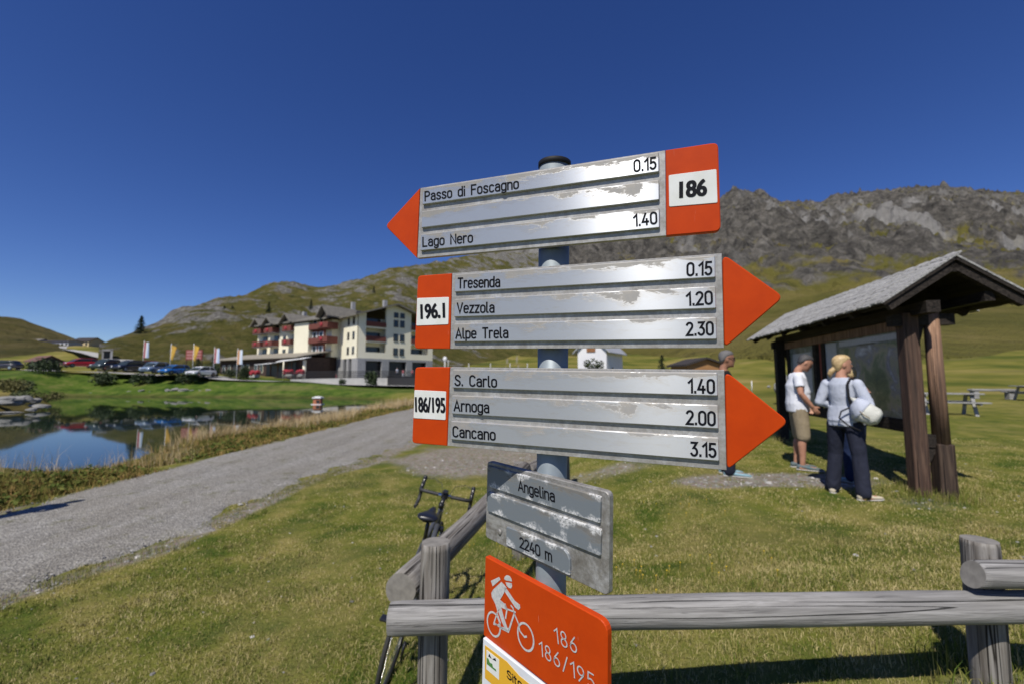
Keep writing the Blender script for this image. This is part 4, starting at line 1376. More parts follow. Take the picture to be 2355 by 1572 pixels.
# ================================================================== INFORMATION SHELTER
M_shake = wood_mat('silver_roof_boards', (0.34, 0.335, 0.325), (0.20, 0.195, 0.185), (0.45, 0.445, 0.435), 'y', 0.6)
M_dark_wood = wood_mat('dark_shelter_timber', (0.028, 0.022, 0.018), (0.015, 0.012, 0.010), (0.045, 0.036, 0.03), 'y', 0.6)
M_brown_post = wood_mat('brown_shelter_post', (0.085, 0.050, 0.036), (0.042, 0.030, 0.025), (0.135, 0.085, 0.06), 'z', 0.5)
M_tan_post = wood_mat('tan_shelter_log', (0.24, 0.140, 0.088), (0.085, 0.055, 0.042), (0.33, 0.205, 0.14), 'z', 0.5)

dR = Vector((.21, .978, 0)).normalized(); dL = Vector((-dR.y, dR.x, 0))
KC = Vector((5.05, 5.38, 0)); kz = gz(5.05, 5.4)
kang = math.atan2(dR.y, dR.x) - PI / 2
kiosk = thing('information_shelter', 'wooden shelter with a silver shingle roof over a glazed map board', 'shelter', (KC.x, KC.y, kz), kang)
# local: x = to the right (away from front), y = along the ridge, z up
KZ = lambda z: z - kz
RIDX = .155; ZR, ZE = KZ(3.385), KZ(2.845)
Y0, Y1 = -.46, 4.42
WF, WB = .79, .74
# roof: overlapping boards running down the slope
def roof_plane(mb, sx, wid, y0, y1, over):
    rr = random.Random(5 + sx)
    y = y0; k = 0
    while y < y1:
        w = rr.uniform(.085, .14); lift = .012 if k % 2 else 0.0
        ex = wid + rr.uniform(-.015, .02) + (.012 if k % 2 else 0)
        a = Vector((RIDX - sx * over * 0, y + w / 2, ZR + .018 + lift))
        dirv = Vector((sx * wid, 0, ZE - ZR)).normalized()
        a = Vector((RIDX, y + w / 2, ZR + lift)) - dirv * over
        b = Vector((RIDX, y + w / 2, ZR + lift)) + dirv * (ex / abs(dirv.x))
        tilt = rr.uniform(-.006, .006)
        mb.bar(a, b + Vector((0, 0, tilt)), w + .02, .020, up=(0, 0, 1))
        y += w; k += 1
mb = MB(); roof_plane(mb, -1, WF, Y0, Y1, .07); roof_plane(mb, 1, WB, Y0, Y1, 0.0)
roof = mb.build('roof', M_shake, kiosk)
# underside: sheathing, rafters, barge boards
mb = MB()
sl = (ZR - ZE)
for sx, w in ((-1, WF), (1, WB)):
    d = Vector((sx * w, 0, -sl)); n = Vector((sl * sx, 0, w)).normalized()
    a = Vector((RIDX, 0, ZR)) - n * .030
    for y in np.linspace(Y0 + .06, Y1 - .06, 7):
        mb.bar(a + Vector((0, y, 0)) + d * .02 - n * .06, a + Vector((0, y, 0)) + d * .93 - n * .06, .07, .09, up=n)
    mb.bar(a + Vector((0, Y0 + .01, 0)) + d * .5 - d * .5, a + Vector((0, Y0 + .01, 0)) + d * .97, .025, .03, up=n)
mb.bar((RIDX, Y0 + .03, ZR - .12), (RIDX, Y1 - .03, ZR - .12), .12, .14)
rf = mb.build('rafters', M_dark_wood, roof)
mb = MB()
for sx, w in ((-1, WF), (1, WB)):
    d = Vector((sx * w, 0, -sl)); n = Vector((sl * sx, 0, w)).normalized()
    a = Vector((RIDX, Y0 + .02, ZR)) - n * .022; b = a + d * .96
    c2 = Vector((0, Y1 - Y0 - .04, 0))
    mb.add([a, b, b + c2, a + c2, a - n * .016, b - n * .016, b + c2 - n * .016, a + c2 - n * .016],
           [(0, 1, 2, 3), (7, 6, 5, 4), (0, 4, 5, 1), (1, 5, 6, 2), (2, 6, 7, 3), (3, 7, 4, 0)])
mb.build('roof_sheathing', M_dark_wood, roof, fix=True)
# posts
PTOP = KZ(2.78)
def kpost(x, y, w, m, lean=0):
    mb = MB(); mb.box((0, 0, (PTOP) / 2 - .05), (w, w, PTOP + .1), None, .012)
    o = mb.build('post', m, kiosk); o.location = (x, y, 0); return o
p_nf = kpost(-.11, 0, .165, M_brown_post)
p_nb = kpost(.15, 0, .02, M_brown_post); bpy.data.objects.remove(p_nb)
# near rear post: round log with a squared foot
mb = MB(); mb.tube([(0, 0, .60), (0, 0, PTOP)], [.085, .075], 22)
p_nb = mb.build('post', M_tan_post, kiosk); p_nb.location = (.145, -.01, 0)
mb = MB(); mb.box((0, 0, .27), (.17, .17, .72), None, .012); o = mb.build('post_foot', wood_mat('dark_post_foot', (.06, .04, .03), (.03, .022, .018), (.10, .07, .05), 'z', .5), p_nb)
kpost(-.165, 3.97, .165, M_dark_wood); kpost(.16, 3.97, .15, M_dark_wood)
mb = MB()
for y in (0.0, 3.97):
    mb.bar((-.30, y, PTOP - .09), (.36, y, PTOP - .09), .12, .14)
    mb.bar((-.10, y, .66), (.10, y, .66), .10, .15)
    mb.prism([(-.09, 0), (.05, 0), (-.02, -.26)], -.035, .035, Matrix.Translation((.0, y, PTOP - .16)) @ Matrix.Rotation(PI / 2, 4, 'X'))
    mb.prism([(-.09, 0), (.07, 0), (-.05, -.24)], -.035, .035, Matrix.Translation((.02, y, .58)) @ Matrix.Rotation(PI / 2, 4, 'X'))
for x in (-.42, .5):
    mb.bar((x, Y0 + .08, ZE + .06), (x, Y1 - .08, ZE + .06), .10, .11)
mb.bar((-.04, Y0 + .1, PTOP + .03), (-.04, Y1 - .1, PTOP + .03), .14, .14)
mb.build('crossbeam', M_dark_wood, kiosk)
mb = MB()
mb.bar((-.03, .06, KZ(2.66)), (-.03, 3.9, KZ(2.66)), .11, .13)
mb.build('top_rail', M_tan_post, kiosk)
mb = MB()
mb.bar((-.03, .06, KZ(1.37)), (-.03, 3.9, KZ(1.37)), .10, .16)
for y in (.12, 2.30, 2.62, 3.80):
    mb.bar((-.03, y, KZ(1.29)), (-.03, y, KZ(2.62)), .08, .12, up=(0, 1, 0))
mb.build('panel_frame', M_dark_wood, kiosk)

def map_mat():
    t = NT('map_board_print')
    v = t.coord('Object')
    a = t.noise(v, 2.2, 5, 0.6, 1.0); b = t.noise(v, 9, 5, 0.7, 0.8); e = t.vor(v, 3.2)
    c = t.ramp(a, [(0.3, (0.06, 0.07, 0.06)), (0.45, (0.20, 0.22, 0.21)), (0.55, (0.09, 0.12, 0.10)), (0.7, (0.28, 0.30, 0.34))])
    c = t.mix(t.bw(b, 0.5, 0.75, 0, 0.6), c, (0.40, 0.42, 0.46))
    c = t.mix(t.bw(e, 0.25, 0.1, 0, 0.5), c, (0.18, 0.22, 0.34))
    t.b.inputs['Coat Weight'].default_value = 0.25; t.b.inputs['Coat Roughness'].default_value = 0.08
    return t.set(c, 0.4)
M_map = map_mat()
def chart_mat():
    t = NT('relief_map_print')
    v = t.coord('Generated')
    x = t.sep(v)
    a = t.noise(t.coord('Object'), 3.2, 7, 0.62, 0.6)
    c = t.ramp(a, [(0.3, (0.05, 0.10, 0.06)), (0.42, (0.14, 0.19, 0.10)), (0.5, (0.30, 0.29, 0.20)), (0.58, (0.20, 0.20, 0.22)), (0.68, (0.52, 0.54, 0.58))])
    cont = t.bw(t.math('ABSOLUTE', t.math('SUBTRACT', t.math('FRACT', t.math('MULTIPLY', a, 14.0)), .5)), .46, .5, 0, .6)
    c = t.mix(cont, c, (0.05, 0.05, 0.06))
    t.b.inputs['Coat Weight'].default_value = .25; t.b.inputs['Coat Roughness'].default_value = .06
    return t.set(c, .4)
M_text_panel = paint('pale_text_print', (0.55, 0.56, 0.60), (0.35, 0.36, 0.40), 45, 0.35)
mb = MB(); mb.box((-.035, 1.21, KZ(2.025)), (.02, 2.08, 1.15)); mp = mb.build('map_board', M_map, kiosk)
mb = MB(); mb.box((-.0475, 1.02, KZ(2.0)), (.003, 1.5, .92)); mb.build('relief_map', chart_mat(), mp)
mb = MB(); mb.box((-.0475, 1.02, KZ(2.53)), (.003, 1.5, .08)); mb.build('title_strip', M_text_panel, mp)
mb = MB(); mb.box((-.0475, 2.05, KZ(2.05)), (.003, .36, 1.04)); mb.build('text_column', M_text_panel, mp)
mb = MB(); mb.box((-.035, 3.21, KZ(2.025)), (.02, 1.08, 1.15)); mp2 = mb.build('map_board', M_map, kiosk)
mb = MB(); mb.box((-.0475, 3.2, KZ(2.1)), (.003, .8, .75)); mb.build('notice', M_text_panel, mp2)
mb = MB(); mb.box((-.055, 2.38, KZ(2.05)), (.012, .10, 1.1)); mb.build('red_strip', paint('dark_red_paint', (0.25, 0.012, 0.012), None, 20, 0.5), kiosk)
# ================================================================== PEOPLE
M_skin = paint('skin', (0.46, 0.24, 0.16), (0.40, 0.20, 0.13), 14, 0.5, spec=0.3)
M_skin_tan = paint('tanned_skin', (0.34, 0.17, 0.105), (0.29, 0.14, 0.09), 14, 0.5, spec=0.3)
M_hair_grey = paint('short_grey_hair', (0.085, 0.08, 0.08), (0.16, 0.155, 0.155), 90, 0.7, 0.5, bdist=0.004)
M_hair_dark = paint('dark_grey_hair', (0.035, 0.033, 0.036), (0.07, 0.068, 0.07), 90, 0.7, 0.5, bdist=0.004)
M_blond = paint('blond_hair', (0.58, 0.43, 0.22), (0.36, 0.24, 0.11), 24, 0.5, 0.5, stretch=(3, 1, 1), bdist=0.006)
def cloth(name, c, dk=0.8, sc=9.0):
    t = NT(name)
    v = t.coord('Object', (1, 1, .55))
    n = t.noise(v, sc, 4, 0.55, 1.0); f = t.noise(t.coord('Object'), 220, 2)
    cc = t.mix(t.bw(n, .35, .65), c, tuple(a * dk for a in c))
    t.bump(t.math('ADD', n, t.math('MULTIPLY', f, .05)), 0.7, 0.03)
    return t.set(cc, 0.85, spec=0.2)
M_white_shirt = cloth('white_cotton', (0.70, 0.72, 0.78), .94)
M_pale_shirt = cloth('pale_blue_grey_cotton', (0.46, 0.49, 0.57), .9)
M_khaki = cloth('khaki_cotton', (0.30, 0.245, 0.165), .85)
M_navy = cloth('dark_navy_twill', (0.022, 0.025, 0.042), .75)
M_blue_jean = cloth('blue_denim', (0.012, 0.022, 0.062), .8)
M_black_shirt = cloth('black_cotton', (0.012, 0.012, 0.013), .8)
M_pink = cloth('pink_cotton', (0.60, 0.16, 0.20), .85)
M_lime = cloth('lime_fabric', (0.42, 0.62, 0.03), .9)
M_shoe_teal = paint('teal_grey_shoe', (0.055, 0.12, 0.14), (0.12, 0.12, 0.12), 22, 0.7)
M_shoe_cream = paint('cream_shoe', (0.60, 0.53, 0.40), (0.52, 0.45, 0.33), 18, 0.65)
M_shoe_blue = paint('light_blue_shoe', (0.22, 0.36, 0.42), (0.16, 0.26, 0.30), 18, 0.65)
M_sole = paint('pale_rubber_sole', (0.5, 0.48, 0.44), None, 20, 0.8)
M_bag = cloth('cream_canvas_bag', (0.58, 0.58, 0.52), .8, 9)

def remeshed(name, mb, voxel, mat, parent, smooth=3):
    me = mb.data(name)
    o = mesh_obj(name, me)
    m = o.modifiers.new('r', 'REMESH'); m.mode = 'VOXEL'; m.voxel_size = voxel; m.use_smooth_shade = True
    if smooth:
        s = o.modifiers.new('s', 'SMOOTH'); s.iterations = smooth; s.factor = .5
    bpy.context.view_layer.update()
    me2 = bpy.data.meshes.new_from_object(o.evaluated_get(bpy.context.evaluated_depsgraph_get()))
    bpy.data.objects.remove(o); bpy.data.meshes.remove(me)
    me2.name = name; me2.materials.clear()
    return mesh_obj(name, me2, mat, parent)

def V(*a): return Vector(a)
def lerp(a, b, t): return a + (b - a) * t

def limb(mb, pts, rad, n=14):
    """rounded tapering limb through points with ball joints"""
    mb.tube(pts, rad, n)
    for p, r in zip(pts, rad): mb.ball(p, r * .99, 12, 8)

def ellip_tube(mb, rows, n=18):
    """rows: centre, forward half, side half, forward dir"""
    rings = []
    for c, a, b, fw in rows:
        fw = Vector(fw).normalized(); side = Vector((-fw.y, fw.x, 0)).normalized()
        rings.append((c, fw * a, side * b))
    mb.loft(rings, n)

def person(label, loc, face, H=1.75, pose=None, look=None, shirt=None, legs=None, skin=None, hair=None, hair_kind='short', shoes=None,
           fat=0.0, sleeves='short', shorts=False, female=False, group=None, voxel=.011, simple=False, bend=0.0, glasses=False, tuck=False):
    """local frame: facing +x, left +y; built at H metres tall"""
    k = H / 1.75
    root = thing('person', label, 'person', loc, face, group)
    p = dict(hipL=V(0, .095, .93), hipR=V(0, -.095, .93), kneeL=V(.02, .105, .50), kneeR=V(.02, -.105, .50),
             ankL=V(-.02, .11, .085), ankR=V(-.02, -.11, .085), toeL=V(.15, .13, .0), toeR=V(.15, -.13, .0),
             waist=V(0, 0, 1.05), chest=V(.005, 0, 1.27), neck=V(-.015, 0, 1.47), head=V(.025, 0, 1.635),
             shL=V(-.01, .172, 1.385), shR=V(-.01, -.172, 1.385), elL=V(-.03, .235, 1.13), elR=V(-.03, -.235, 1.13),
             wrL=V(.06, .24, .88), wrR=V(.06, -.24, .88))
    if pose: p.update(pose)
    for q in list(p): p[q] = p[q] * k
    hd = look if look is not None else 0.0
    tilt = bend
    hrot = (Matrix.Rotation(hd, 3, 'Z') @ Matrix.Rotation(tilt, 3, 'Y'))
    hc = p['head']
    sw = .86 if female else 1.0
    def torso(mb, g, z0=None, z1=None):
        rows = []
        hips = (p['hipL'] + p['hipR']) / 2
        fw = V(1, 0, 0)
        seq = [(hips + V(0, 0, -.09 * k), .085, .135), (hips + V(0, 0, 0), .115 + .02 * female, .172), (hips + V(-.0, 0, .07 * k), .112, .165),
               (p['waist'], .098 + fat * .9, .142 * sw + fat * .55), (lerp(p['waist'], p['chest'], .5) + V(fat * .35, 0, 0), .106 + fat, .148 * sw + fat * .5),
               (p['chest'], .116 + fat * .45, .165 * sw + fat * .2), (lerp(p['chest'], p['neck'], .55), .102, .172 * sw), (lerp(p['chest'], p['neck'], .80), .078, .125 * sw), (lerp(p['chest'], p['neck'], .98), .060, .075)]
        for c, a, b in seq: rows.append((c, (a + g) * k, (b + g) * k, fw))
        ellip_tube(mb, rows)
        for s in ('L', 'R'): mb.ball(p['sh' + s] + V(0, 0, -.012 * k), (.056 + g) * k, 12, 8)
    def arm(mb, s, g=0, upto=1.0):
        a, e, w = p['sh' + s], p['el' + s], p['wr' + s]
        if upto >= 1.0: limb(mb, [a, lerp(a, e, .5), e, lerp(e, w, .35), w], [(.056 + g) * k, (.050 + g) * k, (.041 + g) * k, (.042 + g) * k, (.029 + g) * k])
        else:
            mb.tube([a, lerp(a, e, upto)], [(.053 + g) * k, (.056 + g) * k], 14); mb.ball(a, (.053 + g) * k, 12, 8)
    def leg(mb, s, g=0.0, low=1.0):
        h, n, a = p['hip' + s], p['knee' + s], p['ank' + s]
        h2 = h + V(0, 0, -.04 * k)
        pts = [h2, lerp(h2, n, .5), n, lerp(n, a, .3) + V(-.015 * k, 0, 0), lerp(n, a, .75), a]
        rad = [.092, .076, .056, .058, .042, .036]
        if low < 1.0: pts, rad = [h2, lerp(h2, n, .5), n + V(0, 0, .02)], [.095, .088, .078]
        limb(mb, pts, [(r + g) * k for r in rad])
    # ---- body: one continuous surface
    mb = MB()
    torso(mb, -.004)
    for s in ('L', 'R'):
        arm(mb, s); leg(mb, s)
        a, t_ = p['ank' + s], p['toe' + s]
        mb.tube([V(a.x - .045 * k, a.y, .04 * k), V(t_.x - .02, t_.y, .03 * k)], [.036 * k, .03 * k], 10)
        # hand: palm, four fingers, thumb
        w, e = p['wr' + s], p['el' + s]
        d = (w - e).normalized(); sg = 1 if s == 'L' else -1
        pn = d.cross(V(1, 0, .1)).normalized() if abs(d.x) < .8 else d.cross(V(0, 0, 1)).normalized()
        fwd = pn.cross(d).normalized()
        if fwd.x < 0: fwd = -fwd
        mb.loft([(w - d * .01 * k, fwd * .026 * k, pn * .020 * k), (w + d * .04 * k, fwd * .040 * k, pn * .016 * k), (w + d * .092 * k, fwd * .040 * k, pn * .014 * k)], 12)
        cur = (V(0, -sg, 0) - d * d.dot(V(0, -sg, 0)))
        cur = cur.normalized() if cur.length > .1 else pn
        if not simple:
            for i, L in enumerate((.068, .078, .073, .056)):
                b = w + d * .088 * k + fwd * (.029 - .0195 * i) * k
                mb.tube([b, b + d * L * .45 * k + cur * .006, b + d * L * .8 * k + cur * .02 * k, b + d * L * .95 * k + cur * .034 * k], [.0095 * k, .009 * k, .0085 * k, .007 * k], 8)
            b = w + d * .03 * k + fwd * .034 * k
            mb.tube([b, b + fwd * .03 * k + d * .03 * k, b + fwd * .036 * k + d * .06 * k], [.012 * k, .0105 * k, .008 * k], 8)
    nk = p['neck']
    mb.tube([nk + V(-.01, 0, -.05 * k), nk + V(.0, 0, .03 * k), lerp(nk, hc, .75)], [.068 * k, .054 * k, .054 * k], 14)
    # head
    def HP(x, y, z): return hc + hrot @ (V(x, y, z) * k)
    rows = []
    for z, f, b, w in ((-.118, .050, -.015, .028), (-.105, .075, -.045, .045), (-.075, .085, -.070, .058), (-.035, .088, -.088, .068), (.005, .090, -.098, .073), (.045, .090, -.102, .076), (.08, .078, -.094, .070), (.108, .045, -.065, .046), (.118, .015, -.03, .02)):
        cx = (f + b) / 2; a = (f - b) / 2
        rows.append((HP(cx, 0, z), hrot @ V(a * k, 0, 0), hrot @ V(0, w * k, 0)))
    mb.loft(rows, 20)
    mb.loft([(HP(.085, 0, .018), hrot @ V(.006 * k, 0, 0), hrot @ V(0, .008 * k, 0)), (HP(.098, 0, -.012), hrot @ V(.012 * k, 0, 0), hrot @ V(0, .013 * k, 0)), (HP(.103, 0, -.028), hrot @ V(.013 * k, 0, 0), hrot @ V(0, .017 * k, 0)), (HP(.09, 0, -.04), hrot @ V(.008 * k, 0, 0), hrot @ V(0, .012 * k, 0))], 10)
    mb.ball(HP(.083, 0, -.062), (.014 * k, .024 * k, .008 * k), 10, 6, hrot); mb.ball(HP(.080, 0, -.076), (.014 * k, .020 * k, .008 * k), 10, 6, hrot)
    mb.ball(HP(.072, 0, -.103), (.020 * k, .022 * k, .016 * k), 10, 6, hrot)
    mb.ball(HP(.078, 0, .026), (.018 * k, .052 * k, .010 * k), 10, 6, hrot)
    for s in (-1, 1):
        mb.ball(HP(-.012, s * .077, -.012), (.020 * k, .009 * k, .034 * k), 10, 6, hrot)
    remeshed('body', mb, voxel if not simple else .03, skin or M_skin, root, 2)
    if not simple:
        for s in (-1, 1):
            mb = MB(); mb.ball(HP(.079, s * .031, .006), .0125 * k, 10, 7)
            ey = mb.build('eye', paint('eye', (.10, .08, .07), None, 10, .2) if 'eye' not in bpy.data.materials else bpy.data.materials['eye'], root)
    # ---- hair
    mb = MB()
    def cap_fn(q):
        f = 1.0
        return f
    if hair_kind == 'short':
        rows = []
        for z, f, b, w in ((-.045, -.045, -.098, .060), (-.01, -.01, -.107, .078), (.03, .03, -.112, .083), (.06, .088, -.111, .083), (.09, .082, -.100, .075), (.116, .05, -.07, .05), (.127, .015, -.03, .02)):
            rows.append((HP((f + b) / 2, 0, z), hrot @ V((f - b) / 2 * k, 0, 0), hrot @ V(0, w * k, 0)))
        mb.loft(rows, 20)
        remeshed('hair', mb, .009 if not simple else .03, hair, root, 1)
    elif hair_kind == 'tied':
        rows = []
        for z, f, b, w in ((-.085, -.04, -.088, .048), (-.04, -.014, -.106, .071), (0, .010, -.116, .081), (.04, .060, -.119, .083), (.075, .090, -.113, .080), (.105, .070, -.085, .062), (.124, .03, -.05, .032)):
            rows.append((HP((f + b) / 2, 0, z), hrot @ V((f - b) / 2 * k, 0, 0), hrot @ V(0, w * k, 0)))
        mb.loft(rows, 20)
        c0 = HP(-.115, .02, -.03)
        mb.tube([HP(-.10, .0, -.055), HP(-.125, .01, -.085), HP(-.14, .02, -.125), HP(-.135, .03, -.165)], [.028, .034, .028, .010], 12)
        mb.tube([HP(-.09, .035, -.06), HP(-.12, .055, -.095), HP(-.13, .075, -.12)], [.022, .022, .008], 10)
        remeshed('hair', mb, .008, hair, root, 1)
    elif hair_kind == 'cap':
        mb.ball(HP(-.005, 0, .045), (.112 * k, .092 * k, .095 * k), 14, 9, hrot)
        mb.box(HP(.13, 0, .05), (.08 * k, .12 * k, .012 * k), hrot)
        mb.build('cap', hair, root)
    if glasses:
        mb = MB()
        for s in (-1, 1):
            mb.ball(HP(.094, s * .034, .008), (.006, .028, .019), 12, 7, hrot)
            mb.tube([HP(.09, s * .062, .014), HP(.03, s * .08, .016), HP(-.02, s * .082, .006)], .004, 6)
        mb.tube([HP(.097, -.012, .012), HP(.097, .012, .012)], .004, 6)
        mb.build('sunglasses', M_cap, root)
    # ---- clothes
    mb = MB(); torso(mb, .012)
    for s in ('L', 'R'):
        if sleeves == 'short': arm(mb, s, .014, .62)
        elif sleeves == 'long': arm(mb, s, .016)
        elif sleeves == 'rolled':
            a, e, w = p['sh' + s], p['el' + s], p['wr' + s]
            limb(mb, [a, lerp(a, e, .5), e, lerp(e, w, .35)], [.064 * k, .066 * k, .062 * k, .056 * k])
    hips = (p['hipL'] + p['hipR']) / 2
    if not tuck:
        ellip_tube(mb, [(hips + V(0, 0, -.07 * k), (.137 + fat * .3) * k, (.192 + fat * .2) * k, (1, 0, 0)), (hips + V(0, 0, .06 * k), (.130 + fat * .7) * k, (.184 + fat * .35) * k, (1, 0, 0)), (p['waist'] + V(fat * .3, 0, .05), (.116 + fat) * k, (.162 + fat * .5) * k, (1, 0, 0))])
    ellip_tube(mb, [(nk + V(-.012, 0, -.05 * k), .072 * k, .085 * k, (1, 0, 0)), (nk + V(-.004, 0, -.005 * k), .060 * k, .066 * k, (1, 0, 0))])
    remeshed('shirt', mb, voxel if not simple else .03, shirt, root, 2)
    mb = MB()
    ellip_tube(mb, [(hips + V(0, 0, -.10 * k), .115 * k, .165 * k, (1, 0, 0)), (hips, .129 * k, .184 * k, (1, 0, 0)), (hips + V(0, 0, .09 * k), (.12 + fat * .5) * k, (.172 + fat * .3) * k, (1, 0, 0))])
    for s in ('L', 'R'):
        h, n, a = p['hip' + s], p['knee' + s], p['ank' + s]
        if shorts: limb(mb, [h + V(0, 0, -.03), lerp(h, n, .55), n + V(0, 0, .0)], [.108 * k, .106 * k, .094 * k])
        else: limb(mb, [h + V(0, 0, -.04), lerp(h, n, .5), n, lerp(n, a, .5), a + V(.0, 0, .0)], [.104 * k, .094 * k, .080 * k, .080 * k, .082 * k])
    remeshed('shorts' if shorts else 'trousers', mb, voxel if not simple else .03, legs, root, 2)
    for s in ('L', 'R'):
        a, t_ = p['ank' + s], p['toe' + s]
        fw = V(t_.x - a.x, t_.y - a.y, 0).normalized(); sd = V(-fw.y, fw.x, 0)
        b = V(a.x, a.y, 0); L = (V(t_.x, t_.y, 0) - b).length
        mb = MB()
        rg = []
        for x, w, z in ((-.075, .022, .055), (-.062, .036, .068), (-.01, .040, .078), (.05, .043, .062), (.10, .047, .048), (L + .02, .044, .036), (L + .055, .030, .028), (L + .07, .012, .020)):
            rg.append((b + fw * x * k + V(0, 0, z * .52 * k + .012), sd * w * k, V(0, 0, z * .52 * k)))
        mb.loft(rg, 16)
        sh = mb.build('shoe', shoes or M_black_shirt, root)
        if not simple:
            mb = MB(); rg = []
            for x, w in ((-.082, .020), (-.065, .038), (0, .041), (.06, .044), (.11, .050), (L + .02, .047), (L + .06, .032), (L + .078, .012)):
                rg.append((b + fw * x * k + V(0, 0, .010), sd * w * k, V(0, 0, .011)))
            mb.loft(rg, 16); mb.build('sole', M_sole, sh)
    return root

# the woman with the bag (back to us, head turned right)
wl_ = P(1953, 1133, 5.4)
wz = gz(wl_.x, wl_.y)
W = person('blonde woman in pale blouse and dark trousers, back turned, white bag at her hip', (wl_.x, wl_.y, wz), R(28), 1.70,
           pose=dict(ankL=V(-.02, .17, .085), ankR=V(-.10, -.20, .085), toeL=V(.12, .22, 0), toeR=V(.06, -.27, 0), kneeL=V(.03, .14, .50), kneeR=V(-.03, -.15, .50),
                     elL=V(-.04, .25, 1.15), wrL=V(.15, .12, 1.08), elR=V(.0, -.27, 1.13), wrR=V(.20, -.17, 1.28), head=V(.02, -.01, 1.63)),
           look=R(-42), shirt=M_pale_shirt, legs=M_navy, skin=M_skin, hair=M_blond, hair_kind='tied', shoes=M_shoe_cream, sleeves='rolled', female=True)
bag = thing('shoulder_bag', 'cream canvas bag with dark strap at the blonde woman\'s right hip', 'bag', W.location, W.rotation_euler.z)
BS = lambda q: V(-.10, -.15, 1.12) + (q - V(-.10, -.15, 1.12)) * .84
mb = MB()
mb.loft([(V(-.10, -.13, 1.16), V(.03, .02, 0), V(0, .04, .05)), (V(-.10, -.17, 1.10), V(.10, .03, 0), V(0, -.06, .08)), (V(-.10, -.22, 1.03), V(.125, .03, .02), V(.02, -.085, .115)), (V(-.09, -.30, .98), V(.125, .03, .02), V(.02, -.075, .12)), (V(-.08, -.39, .935), V(.115, .02, .02), V(.02, -.06, .11)), (V(-.075, -.44, .92), V(.08, .01, .01), V(.01, -.03, .075))], 20)
mb.v = [tuple(BS(Vector(q))) for q in mb.v]
mb.build('bag_body', M_bag, bag)
mb = MB(); mb.loft([(V(-.10, -.16, 1.125), V(.09, .02, 0), V(0, -.055, .075)), (V(-.105, -.20, 1.07), V(.125, .03, 0), V(.01, -.08, .11)), (V(-.10, -.245, 1.025), V(.132, .03, .02), V(.02, -.088, .121)), (V(-.097, -.262, 1.01), V(.134, .03, .02), V(.02, -.089, .123)), (V(-.096, -.264, 1.009), V(.12, .03, .02), V(.02, -.08, .11))], 20); mb.v = [tuple(BS(Vector(q))) for q in mb.v]; mb.build('flap', M_pale_shirt, bag)
mb = MB(); mb.tube([V(-.23, -.28, 1.02), V(-.235, -.33, .97), V(-.22, -.39, .93)], .006, 6); mb.v = [tuple(BS(Vector(q))) for q in mb.v]; mb.build('seam', M_khaki, bag)
mb = MB()
pts = [V(.10, -.09, 1.30), V(.06, -.10, 1.43), V(-.03, -.105, 1.455), V(-.115, -.11, 1.38), V(-.14, -.125, 1.24), V(-.13, -.15, 1.10)]
for a, b in zip(pts[:-1], pts[1:]): mb.bar(a * (1.7 / 1.75), b * (1.7 / 1.75), .03, .006, up=(b - a).cross(V(0, 1, 0)))
mb.tube([V(-.14, -.15, 1.08), V(-.19, -.06, 1.02), V(-.18, -.03, .94), V(-.15, -.10, .86), V(-.12, -.22, .80)], .009, 8)
mb.tube([V(-.13, -.17, 1.08), V(-.17, -.22, .98), V(-.15, -.25, .87)], .012, 8)
mb.build('strap', M_cap, bag)

# companion mostly hidden behind her
hl = P(1970, 1095, 6.0)
person('person in blue trousers standing hidden behind the blonde woman', (hl.x, hl.y, gz(hl.x, hl.y)), R(100), 1.55,
       shirt=M_white_shirt, legs=M_blue_jean, skin=M_skin, hair=M_blond, hair_kind='short', shoes=M_shoe_blue, sleeves='short', female=True, voxel=.014)

# man in white t-shirt and shorts
ml_ = P(1843, 1078, 6.75)
person('man in white t-shirt and khaki shorts looking down, hand in pocket', (ml_.x, ml_.y, gz(ml_.x, ml_.y)), R(-22), 1.76,
       pose=dict(head=V(.13, 0, 1.60), neck=V(.03, 0, 1.46), chest=V(.0, 0, 1.26), ankL=V(-.04, .12, .085), ankR=V(0, -.09, .085), toeR=V(.19, -.12, 0), kneeR=V(.03, -.1, .5),
                 elR=V(.0, -.24, 1.14), wrR=V(.14, -.2, .95), elL=V(.02, .24, 1.14), wrL=V(.14, .2, .95)),
       look=R(6), bend=R(28), shirt=M_white_shirt, legs=M_khaki, skin=M_skin, hair=M_hair_dark, shoes=M_shoe_teal, fat=.045, shorts=True, sleeves='short')

# man in black
bl = P(1672, 1082, 6.45)
person('man in black shirt and sunglasses with short grey hair, mostly behind the red arrow tips', (bl.x, bl.y, gz(bl.x, bl.y)), R(-20), 1.80,
       look=R(4), shirt=M_black_shirt, legs=M_navy, skin=M_skin_tan, hair=M_hair_grey, shoes=M_shoe_blue, glasses=True, sleeves='short',
       pose=dict(ankR=V(.02, -.09, .085), toeR=V(.22, -.1, 0), head=V(.06, 0, 1.63), neck=V(.01, 0, 1.47)))

# walker just outside the left edge, whose shadow falls on the path
person('walker beyond the left picture edge whose shadow lies across the path', (-7.48, 5.95, gz(-7.48, 5.95)), R(80), 1.78,
       shirt=M_black_shirt, legs=M_navy, skin=M_skin_tan, hair=M_hair_grey, sleeves='short', simple=True)
